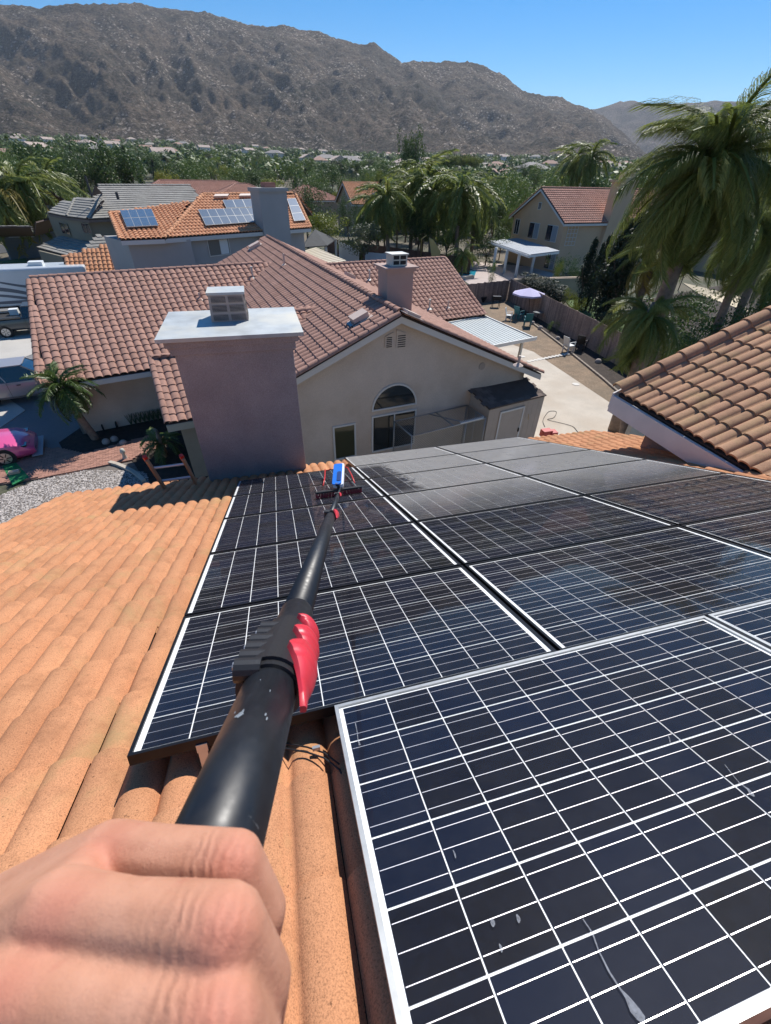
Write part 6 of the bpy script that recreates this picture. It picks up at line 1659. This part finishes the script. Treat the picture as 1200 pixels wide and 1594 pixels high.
# bits in the dark bed
cyc = palm_px('dark leafy cycad in the shade between the ladder and the porch', 255, 712, 254, 702, .12, 16, 1.0, FP, name='cycad', cat='shrub', elmin=-10, elmax=60)
sprouts = [('spiky grey plant', 205 + 7 * i, 662 - 1.2 * i) for i in range(8)]
for i, (nm, x, y) in enumerate(sprouts):
    q = P(x, y, 0); k = MB()
    for j in range(9): a = j * .7; k.quad(q + Vector((.02, 0, 0)), q - Vector((.02, 0, 0)), q + Vector((math.cos(a) * .16 - .01, math.sin(a) * .16, .55)), q + Vector((math.cos(a) * .16 + .01, math.sin(a) * .16, .55)))
    tag(k.build('spiky_plant', L_grey), 'spiky grey green plant in the row along the garage wall', 'plant', 'row of spiky plants at the garage wall')
k = MB(); q = P(172, 668, 0); cart = thing('hand_cart', 'upright hand cart with tan load standing against the garage wall', 'cart', q)
k.obox(q + Vector((-.22, .1, .3)), (.5, .2, 0), (-.05, .1, .05), (-.05, .1, 1.0)); k.build('load_panel', M('tan_board', (.40, .29, .21), .8), cart)
k = MB(); k.tube([q + Vector((-.3, .2, .2)), q + Vector((-.35, .35, 1.5)), q + Vector((.15, .55, 1.5)), q + Vector((.3, .4, .2))], .03, 6); k.build('frame', m_blackmetal, cart)
for s in (-.25, .25): k = MB(); c_ = q + Vector((s, s * .4, .16)); k.tube([c_, c_ + Vector((.05, .02, 0))], .16, 12); k.build('wheel', m_rubber, cart)
k = MB(); q = P(137, 650, .35); k.tube([q, q + Vector((.1, .04, 0))], .34, 18); tag(k.build('bicycle_wheel', m_rubber), 'dark wheel leaning beside the pygmy date palm trunk', 'wheel')
for i, (x, y, lab) in enumerate(((165, 688, 'pale rock in the dark bed nearest the date palm'), (178, 684, 'second pale rock in the dark bed'), (192, 690, 'flat rock at the edge of the brick path'), (240, 672, 'rock in the dark bed near the porch'))):
    k = MB(); ball(k, P(x, y, .08), .16); tag(k.build('rock', M('pale_rock', (.38, .33, .29), .9), None, True), lab, 'rock')
# fire hydrant sized white garden figure on the gravel corner
k = MB(); q = P(196, 716, 0); k.tube([q, q + ZV * .1, q + ZV * .3, q + ZV * .36, q + ZV * .5], [.10, .09, .05, .10, .07], 8); tag(k.build('garden_ornament', M('pale_ornament', (.45, .45, .40), .7), None, True), 'small pale garden ornament at the corner of the gravel bed', 'ornament')
gm = thing('green_mat', 'bright green mat with a tan block lying on the gravel near the pink car', 'mat', P(25, 735, 0))
k = MB(); k.prism([P(3, 724, .06), P(22, 717, .06), P(46, 744, .06), P(20, 756, .06)], ZV * .04); k.build('mat_sheet', M('green_turf', (.01, .20, .06), .8, var=.3, vs=8), gm); k = MB(); k.box(P(22, 735, .14), (.34, .18, .1), .5); k.build('tan_block', M('tan_block', (.55, .42, .30), .8), gm)

# ================================================================ VEHICLES
m_glv = M('vehicle_glass', (.015, .02, .022), .05, coat=.8, spec=.7); m_tyre = M('tyre', (.018, .018, .018), .8); m_rim = M('alloy_rim', (.5, .5, .5), .35, metal=.8)
def paint(n, c): return M(n, c, .3, metal=.15, coat=.9)
def loft(stations, parent, name, mat):
    """stations: (x, [(y,z)...]) half sections from bottom centre to top centre"""
    k = MB(); V = []; m_ = len(stations[0][1]); n_ = 2 * m_ 
    for x, sec in stations: V += [(x, y, z) for y, z in sec] + [(x, -y, z) for y, z in reversed(sec)]
    fs = [(i * n_ + j, (i + 1) * n_ + j, (i + 1) * n_ + (j + 1) % n_, i * n_ + (j + 1) % n_) for i in range(len(stations) - 1) for j in range(n_)]
    fs += [list(range(n_)), list(range((len(stations) - 1) * n_, len(stations) * n_))[::-1]]
    k.add(V, fs); o = k.build(name, mat, parent, True); b = o.modifiers.new('e', 'EDGE_SPLIT'); b.split_angle = math.radians(38); return o
def wheels(t, xs, w, r):
    for x in xs:
        for s in (-1, 1):
            k = MB(); k.tube([(x, s * (w - .22), r), (x, s * w, r)], r, 22); wo = k.build('wheel', m_tyre, t)
            k = MB(); k.tube([(x, s * (w - .02), r), (x, s * (w + .012), r)], r * .62, 16); k.build('rim', m_rim, wo)
            k = MB()
            for j in range(6): a = j * PI / 3; k.tube([(x + math.cos(a) * r * .15, s * (w + .02), r + math.sin(a) * r * .15), (x + math.cos(a) * r * .55, s * (w + .02), r + math.sin(a) * r * .55)], .02, 4)
            k.build('spoke', m_blackmetal, wo)
def vehicle(label, cat, loc, rz, body_col, prof_, W, cabin, wx, wr, roofcol=None, bed=None, name='parked_car'):
    """prof_: (x, z_low, z_top) hood/belt line; cabin: (x, z) polygon of the greenhouse"""
    t = thing(name, label, cat, local=True); mb_ = paint(label[:12] + '_paint', body_col)
    st = [(x, [(0, zl), (W * .86 * f, zl), (W * f, zl + .14), (W * f, zl + (zt - zl) * .62), (W * .95 * f, zt - .05), (W * .82 * f, zt), (0, zt + .02)]) for x, zl, zt, f in prof_]
    loft(st, t, 'body', mb_)
    x = [c[0] for c in cabin]
    # greenhouse glass with a painted roof
    (xa, za), (xb, zb), (xc, zc_), (xd, zd) = cabin
    wb, wt = W * .90, W * .70
    k = MB(); lo_ = [(xa, wb, za), (xd, wb, zd), (xd, -wb, zd), (xa, -wb, za)]; hi_ = [(xb, wt, zb), (xc, wt, zc_), (xc, -wt, zc_), (xb, -wt, zb)]
    k.add(lo_ + hi_, [(0, 1, 5, 4), (1, 2, 6, 5), (2, 3, 7, 6), (3, 0, 4, 7), (4, 5, 6, 7)]); k.build('windows', m_glv, t)
    k = MB(); k.obox((xb - .04, -wt - .02, zb), (xc - xb + .08, 0, 0), (0, 2 * wt + .04, 0), (0, 0, .05)); ro_ = k.build('roof_panel', roofcol or mb_, t); bv = ro_.modifiers.new('b', 'BEVEL'); bv.width = .02; bv.segments = 2
    k = MB()
    for s in (-1, 1):
        for (x0, z0, x1, z1) in ((xa, za, xb, zb), (xd, zd, xc, zc_), ((xa + xd) / 2, (za + zd) / 2, (xb + xc) / 2, (zb + zc_) / 2)):
            k.tube([(x0, s * wb, z0), (x1, s * wt, z1)], .035, 4)
    k.build('pillar', mb_, t); wheels(t, wx, W, wr)
    k = MB()
    for s in (-1, 1):
        xm = (xd + (xd - xc) * -.3); k.box((xd - .25, s * (W + .09), zd + .08), (.12, .2, .14))
    k.build('mirror', mb_, t)
    k = MB()
    for s in (-1, 1):
        for xx in (-.55, .45): k.box(((xa + xd) / 2 + xx, s * (W + .005), za - .16), (.16, .03, .03))
    k.build('door_handle', m_blackmetal, t)
    k = MB()
    for s in (-1, 1):
        for xx in (xa + .1, (xa + xd) / 2, xd - .1): k.obox((xx, s * (W + .002), za - .7), (.012, 0, 0), (0, s * .003, 0), (0, 0, .66))
    k.build('door_gap', m_dark, t)
    t.location = loc; t.rotation_euler = (0, 0, rz); return t, mb_
AZ = math.radians(90 - 62)
# tan suv
q = P(22, 632, 0); fwd = hd(62)
suv, _ = vehicle('silver tan sport utility vehicle parked nose toward the garage, reflections in its windscreen', 'suv', q + fwd * .6 + hd(-28) * .95, AZ, (.38, .33, .30), [(-2.3, .45, .95, .92), (-2.2, .32, 1.1, 1), (-.8, .3, 1.12, 1), (.9, .3, 1.12, 1), (1.3, .3, 1.1, 1), (2.15, .32, 1.0, .96), (2.35, .42, .85, .86)], .92, ((-2.15, 1.1), (-1.9, 1.72), (.35, 1.72), (1.2, 1.1)), (-1.4, 1.45), .37)
# dark pickup
q = P(14, 527, 0)
pk, pm = vehicle('dark grey pickup truck with an open bed behind the garage wing', 'pickup truck', q + fwd * 1.9 + hd(-28) * .98, AZ, (.045, .05, .055), [(-2.9, .5, 1.0, .96), (-2.8, .42, 1.12, 1), (-.75, .42, 1.14, 1), (-.7, .4, 1.16, 1), (1.0, .4, 1.16, 1), (1.3, .4, 1.14, 1), (2.4, .42, 1.05, .96), (2.6, .5, .9, .88)], .96, ((-.7, 1.14), (-.55, 1.78), (.55, 1.78), (1.25, 1.14)), (-1.9, 1.65), .39, name='pickup_truck')
k = MB(); k.box((-1.8, 0, 1.145), (1.95, 1.55, .012)); k.build('bed_floor', m_dark, pk); k = MB()
for s in (-1, 1): k.box((-1.8, s * .84, 1.19), (2.05, .12, .1))
k.box((-2.8, 0, 1.19), (.1, 1.7, .1)); k.build('bed_rail', pm, pk); k = MB(); k.box((-1.2, .3, 1.35), (.5, .5, .35)); k.build('bed_box', m_pgw, pk)
# pink sports car
q = P(52, 712, 0); f2 = hd(58)
pc_, pkm = vehicle('bright pink sports car with vented bonnet, nose at the brick path', 'sports car', q - f2 * 2.2 + hd(-32) * .6, math.radians(90 - 58), (.75, .10, .28), [(-2.3, .4, .8, .9), (-2.1, .22, .92, 1), (-.9, .2, .86, 1), (.6, .2, .84, 1), (1.0, .2, .86, 1), (1.9, .2, .78, .98), (2.25, .2, .62, .9), (2.42, .24, .48, .78)], .95, ((-1.7, .84), (-.9, 1.3), (0, 1.3), (.85, .84)), (-1.4, 1.45), .35)
k = MB()
for i in range(5): k.box((1.25 + .07 * i, .0, .845 - .012 * i), (.04, .5, .02))
k.build('bonnet_vent', m_dark, pc_)
k = MB(); k.box((2.36, 0, .36), (.12, 1.2, .14)); k.box((2.2, 0, .57), (.2, 1.1, .05)); k.build('grille', m_dark, pc_); k = MB(); k.box((2.42, 0, .18), (.35, 1.75, .04)); k.build('front_splitter', M('grey_lip', (.35, .35, .36), .4), pc_)
k = MB()
for s in (-1, 1): k.box((2.14, s * .68, .63), (.2, .34, .06))
k.build('headlight', m_glv, pc_)
# travel trailer
m_rv = M('trailer_white', (.60, .64, .66), .35, coat=.4, var=.04, vs=1); m_rvd = M('trailer_swirl_grey', (.10, .12, .15), .4)
rt = thing('travel_trailer', 'white travel trailer with dark swirl graphics and roof air conditioner behind the pickup', 'trailer', local=True)
k = MB(); k.box((0, 0, 1.95), (9.5, 2.5, 2.5)); bo = k.build('body', m_rv, rt); bv = bo.modifiers.new('b', 'BEVEL'); bv.width = .15; bv.segments = 3
k = MB(); k.box((1.5, 0, 3.32), (.9, .8, .28)); k.build('air_conditioner', m_pgw, rt)
k = MB(); k.box((-1.5, .3, 3.24), (.5, .5, .1)); k.build('roof_hatch', m_pgw, rt)
for x in (2.6, 3.9): k = MB(); k.box((x, -1.255, 2.2), (.95, .02, .5)); k.build('window', m_glv, rt)
def swirl(x0, z0, L, A, ph, w):
    k = MB(); pr_ = None
    for i in range(25):
        t = i / 24; x = x0 + L * t; z = z0 + A * math.sin(ph + t * 4.2); ww = w * math.sin(t * PI) ** .8 + .01
        cur = ((x, -1.257, z - ww), (x, -1.257, z + ww))
        if pr_: k.quad(pr_[0], cur[0], cur[1], pr_[1])
        pr_ = cur
    k.build('swirl_stripe', m_rvd, rt)
for a in ((-4, 1.5, 6.5, .45, .2, .12), (-3.2, 1.2, 6.8, .35, 1.0, .09), (-2.2, 2.3, 6.4, .4, 2.2, .08), (-4.2, .95, 8.6, .05, 0, .1)): swirl(*a)
for x in (-.6, .5):
    for s in (-1, 1): k = MB(); k.tube([(x, s * 1.05, .37), (x, s * 1.26, .37)], .37, 16); k.build('wheel', m_tyre, rt)
k = MB(); k.box((0, 0, .65), (9.2, 2.3, .12)); k.build('chassis', m_blackmetal, rt)
rt.location = P(10, 496, 0) + hd(-28) * 1.6 + hd(62) * 1.6; rt.rotation_euler = (0, 0, AZ - .06)
sheet('shaded_garden_soil', G((985, 512), (990, 470), (1200, 430), (1500, 470), (1400, 640), (1090, 640), (1010, 600)), m_mulch_shade, .05)  # dark ground sheet paints in the shade among the garden shrubs
# cream shade sail over the right garden
k = MB(); a, b2, c_, d_ = P(1062, 441, 3.0), P(1150, 462, 2.9), P(1165, 487, 2.6), P(1090, 460, 2.6); k.prism([a, b2, c_, d_], ZV * .05)
tag(k.build('shade_sail', M('cream_canvas', (.60, .50, .34), .8)), 'cream canvas shade sail under the right palms', 'shade sail')
k = MB(); k.tube([P(1098, 548, 0), P(1132, 478, 2.6)], .06, 6); tag(k.build('sail_post', M('grey_post', (.32, .30, .27), .7)), 'leaning grey post holding the cream shade sail', 'post')
k = MB(); q = P(1160, 192, 7); q = PD(1160, 192, 60); q2 = PD(1197, 104, 60); k.tube([fl(q), q, q2], [.05, .04, .015], 5); tag(k.build('antenna_mast', m_blackmetal), 'thin dark antenna mast rising into the sky at the right edge', 'antenna')
k = MB(); a = PD(655, 398, 55); k.tube([P(655, 412, 0), PD(656, 372, 58), PD(664, 366, 58)], .06, 5); k.prism([PD(668, 370, 58), PD(675, 374, 58), PD(686, 392, 58), PD(684, 402, 58), PD(672, 400, 58)], Vector((0, .5, 0)))
tag(k.build('yellow_banner', M('faded_yellow', (.55, .40, .15), .7)), 'faded yellow curved banner standing among the middle palms', 'banner')

# ================================================================ TREE BELT, FAR TOWN
rb2 = random.Random(21)
def hor(px): return 274 + (px - 600) * .026
belt_lab = {'rd': 'dark round tree in the belt between the houses and the mountain', 'rm': 'mid green tree in the belt between the houses and the mountain', 'wm': 'feathery green tree in the belt between the houses and the mountain', 'td': 'narrow dark tree in the belt between the houses and the mountain', 'rg': 'greyish tree in the belt between the houses and the mountain', 'rb': 'yellowish tree in the belt between the houses and the mountain', 'wd': 'dark feathery tree in the belt between the houses and the mountain', 'cn': 'dark conifer in the belt between the houses and the mountain'}
n = 0
while n < 285:
    D = 92 * (4.0 ** rb2.random()); az = math.radians(rb2.uniform(-42, 42)); x, y = D * math.sin(az), D * math.cos(az)
    if D < 130 and (-50 < x < -5 or (17 < x < 62 and y < 86) or abs(x - 12) < 9 and 104 < y < 122): continue
    g = ground_h(x, y); h = rb2.uniform(5, 10.5) * (1.0 if D < 200 else 1.1)
    key = rb2.choice(['rd', 'rd', 'rm', 'rm', 'wm', 'td', 'rg', 'rb', 'wd', 'cn'])
    if key == 'rb': h *= .75
    tree(key, Vector((x, y, g)), h, rb2.uniform(.85, 1.25) * (.8 if key == 'cn' else 1), belt_lab[key], 'trees in the belt before the mountain'); n += 1
# smaller trees beyond, as one mass
rg = np.random.default_rng(5); Vs = []; Fs = []; o = 0
for mat_, cnt, nm in ((L_dark, 1900, 0), (L_mid, 1700, 1), (L_grey, 600, 2)):
    Vs = []; Fs = []; o = 0
    for i in range(cnt):
        D = 260 * (5.4 ** rg.random() ** .9); az = math.radians(rg.uniform(-50, 48)); x, y = D * math.sin(az), D * math.cos(az); g = ground_h(x, y)
        r = rg.uniform(2.2, 5.5) * (1 if D < 800 else 1.2); nq = 60
        d = rg.normal(size=(nq, 3)); d /= np.linalg.norm(d, axis=1)[:, None]; d[:, 2] = np.abs(d[:, 2]) * 1.2 - .1
        c_ = np.array([x, y, g + r * .6]) + d * (r * rg.uniform(.55, 1.0, nq))[:, None]; nr_ = d + rg.normal(0, .4, (nq, 3)); nr_ /= np.linalg.norm(nr_, axis=1)[:, None]
        V, F = np_quads(c_, nr_, rg.uniform(.7, 1.5, nq) * r / 4.5, rg, .8); Vs.append(V); Fs.append(F + o); o += len(V)
    stuff(link('far_woodland', fastmesh('far_woodland', np.vstack(Vs), np.vstack(Fs), mat_)))
# far houses: five prototypes, each with walls, roof and windows
FH = []
m_fw = [M('far_wall_%d' % i, c, .9) for i, c in enumerate(((.62, .55, .47), (.55, .47, .38), (.70, .66, .60)))]
m_fr = [M('far_roof_%d' % i, c, .9, var=.15, vs=.6) for i, c in enumerate(((.40, .25, .19), (.38, .33, .28), (.46, .36, .30), (.30, .27, .25)))]
def far_house_proto(L, W, ze, zr, wm, rm, hip):
    t = thing('far_house', 'x', 'house', local=True); k = MB(); k.box((0, 0, ze / 2), (L, W, ze)); wo = k.build('wall', wm, t)
    k = MB(); e = .6; hl = L / 2 + e; hw = W / 2 + e; rx = hl - hw if hip else hl
    k.add([(-hl, -hw, ze), (hl, -hw, ze), (hl, hw, ze), (-hl, hw, ze), (-rx, 0, zr), (rx, 0, zr)], [(0, 1, 5, 4), (2, 3, 4, 5), (1, 2, 5), (3, 0, 4), (3, 2, 1, 0)]); k.build('roof', rm, t)
    for x in (-L * .3, 0, L * .3): k = MB(); k.box((x, -W / 2 - .02, ze * .62), (1.4, .06, 1.3)); k.build('window', m_blueglass, t)
    return t
for i, a in enumerate(((15, 10, 4.8, 7.4, 0, 0, True), (18, 11, 3.2, 5.6, 1, 1, True), (14, 10, 5.2, 7.8, 2, 2, False), (20, 12, 5.0, 7.9, 0, 3, True), (13, 9, 3.0, 5.2, 2, 0, False), (16, 11, 5.2, 8.0, 1, 2, True))): FH.append(far_house_proto(*a[:4], m_fw[a[4]], m_fr[a[5]], a[6]))
used = [False] * len(FH); n = 0
while n < 110:
    u_ = rb2.random(); D = 260 * (5.4 ** (u_ ** .5)); px = rb2.uniform(-150, 1250)
    r = ray(px, 300); az = math.atan2(r.x, r.y)
    if D > 900 and not (rb2.random() < (.95 if 560 < px < 940 else .5 if 200 < px < 560 else .15)): continue
    x, y = D * math.sin(az), D * math.cos(az); i = rb2.randrange(len(FH)); rz = math.radians(rb2.choice((28, 118, 28, 60, 0)) + rb2.uniform(-12, 12)); g = ground_h(x, y) + (2.0 if D > 250 else 0)
    lab = ['far house with hipped brown roof in the valley below the mountain', 'low far house with grey brown roof in the valley', 'white far house with tan gabled roof in the valley', 'long far house with dark grey roof in the valley', 'small white far house with brown gabled roof in the valley', 'wide far house with pale tan hipped roof in the valley'][i]
    if not used[i]: o = FH[i]; o.location = (x, y, g); o.rotation_euler = (0, 0, rz); o['label'] = lab; used[i] = True
    else: o = dup(FH[i], (x, y, g), rz, 1.0, lab)
    o['group'] = 'far houses in the valley'; n += 1
# row of narrow cypresses in the valley
for i in range(14):
    px = 697 + i * 3.3; tree_at('cl', px, 240 + (i % 3), 330, 4.5, 'narrow dark cypress in the far row below the mountain', 'far row of cypresses', 'cypress')
for t_, fr_x in PROTO.values():
    if fr_x:
        for c_ in KIDS(t_): bpy.data.objects.remove(c_)
        bpy.data.objects.remove(t_)
# ================================================================ HAZE
hz = MB(); hz.obox((-7600, -7600, -2.3), (15200, 0, 0), (0, 15200, 0), (0, 0, 902)); ho_ = hz.build('haze', [], None)
m = bpy.data.materials.new('haze_air'); m.use_nodes = True; nt = m.node_tree; nt.nodes.remove(nt.nodes['Principled BSDF'])
pv = nt.nodes.new('ShaderNodeVolumePrincipled'); pv.inputs['Density'].default_value = HAZE; pv.inputs['Color'].default_value = (.80, .88, 1.0, 1); pv.inputs['Anisotropy'].default_value = .2
nt.links.new(pv.outputs[0], nt.nodes['Material Output'].inputs['Volume']); ho_.data.materials.append(m); stuff(ho_)
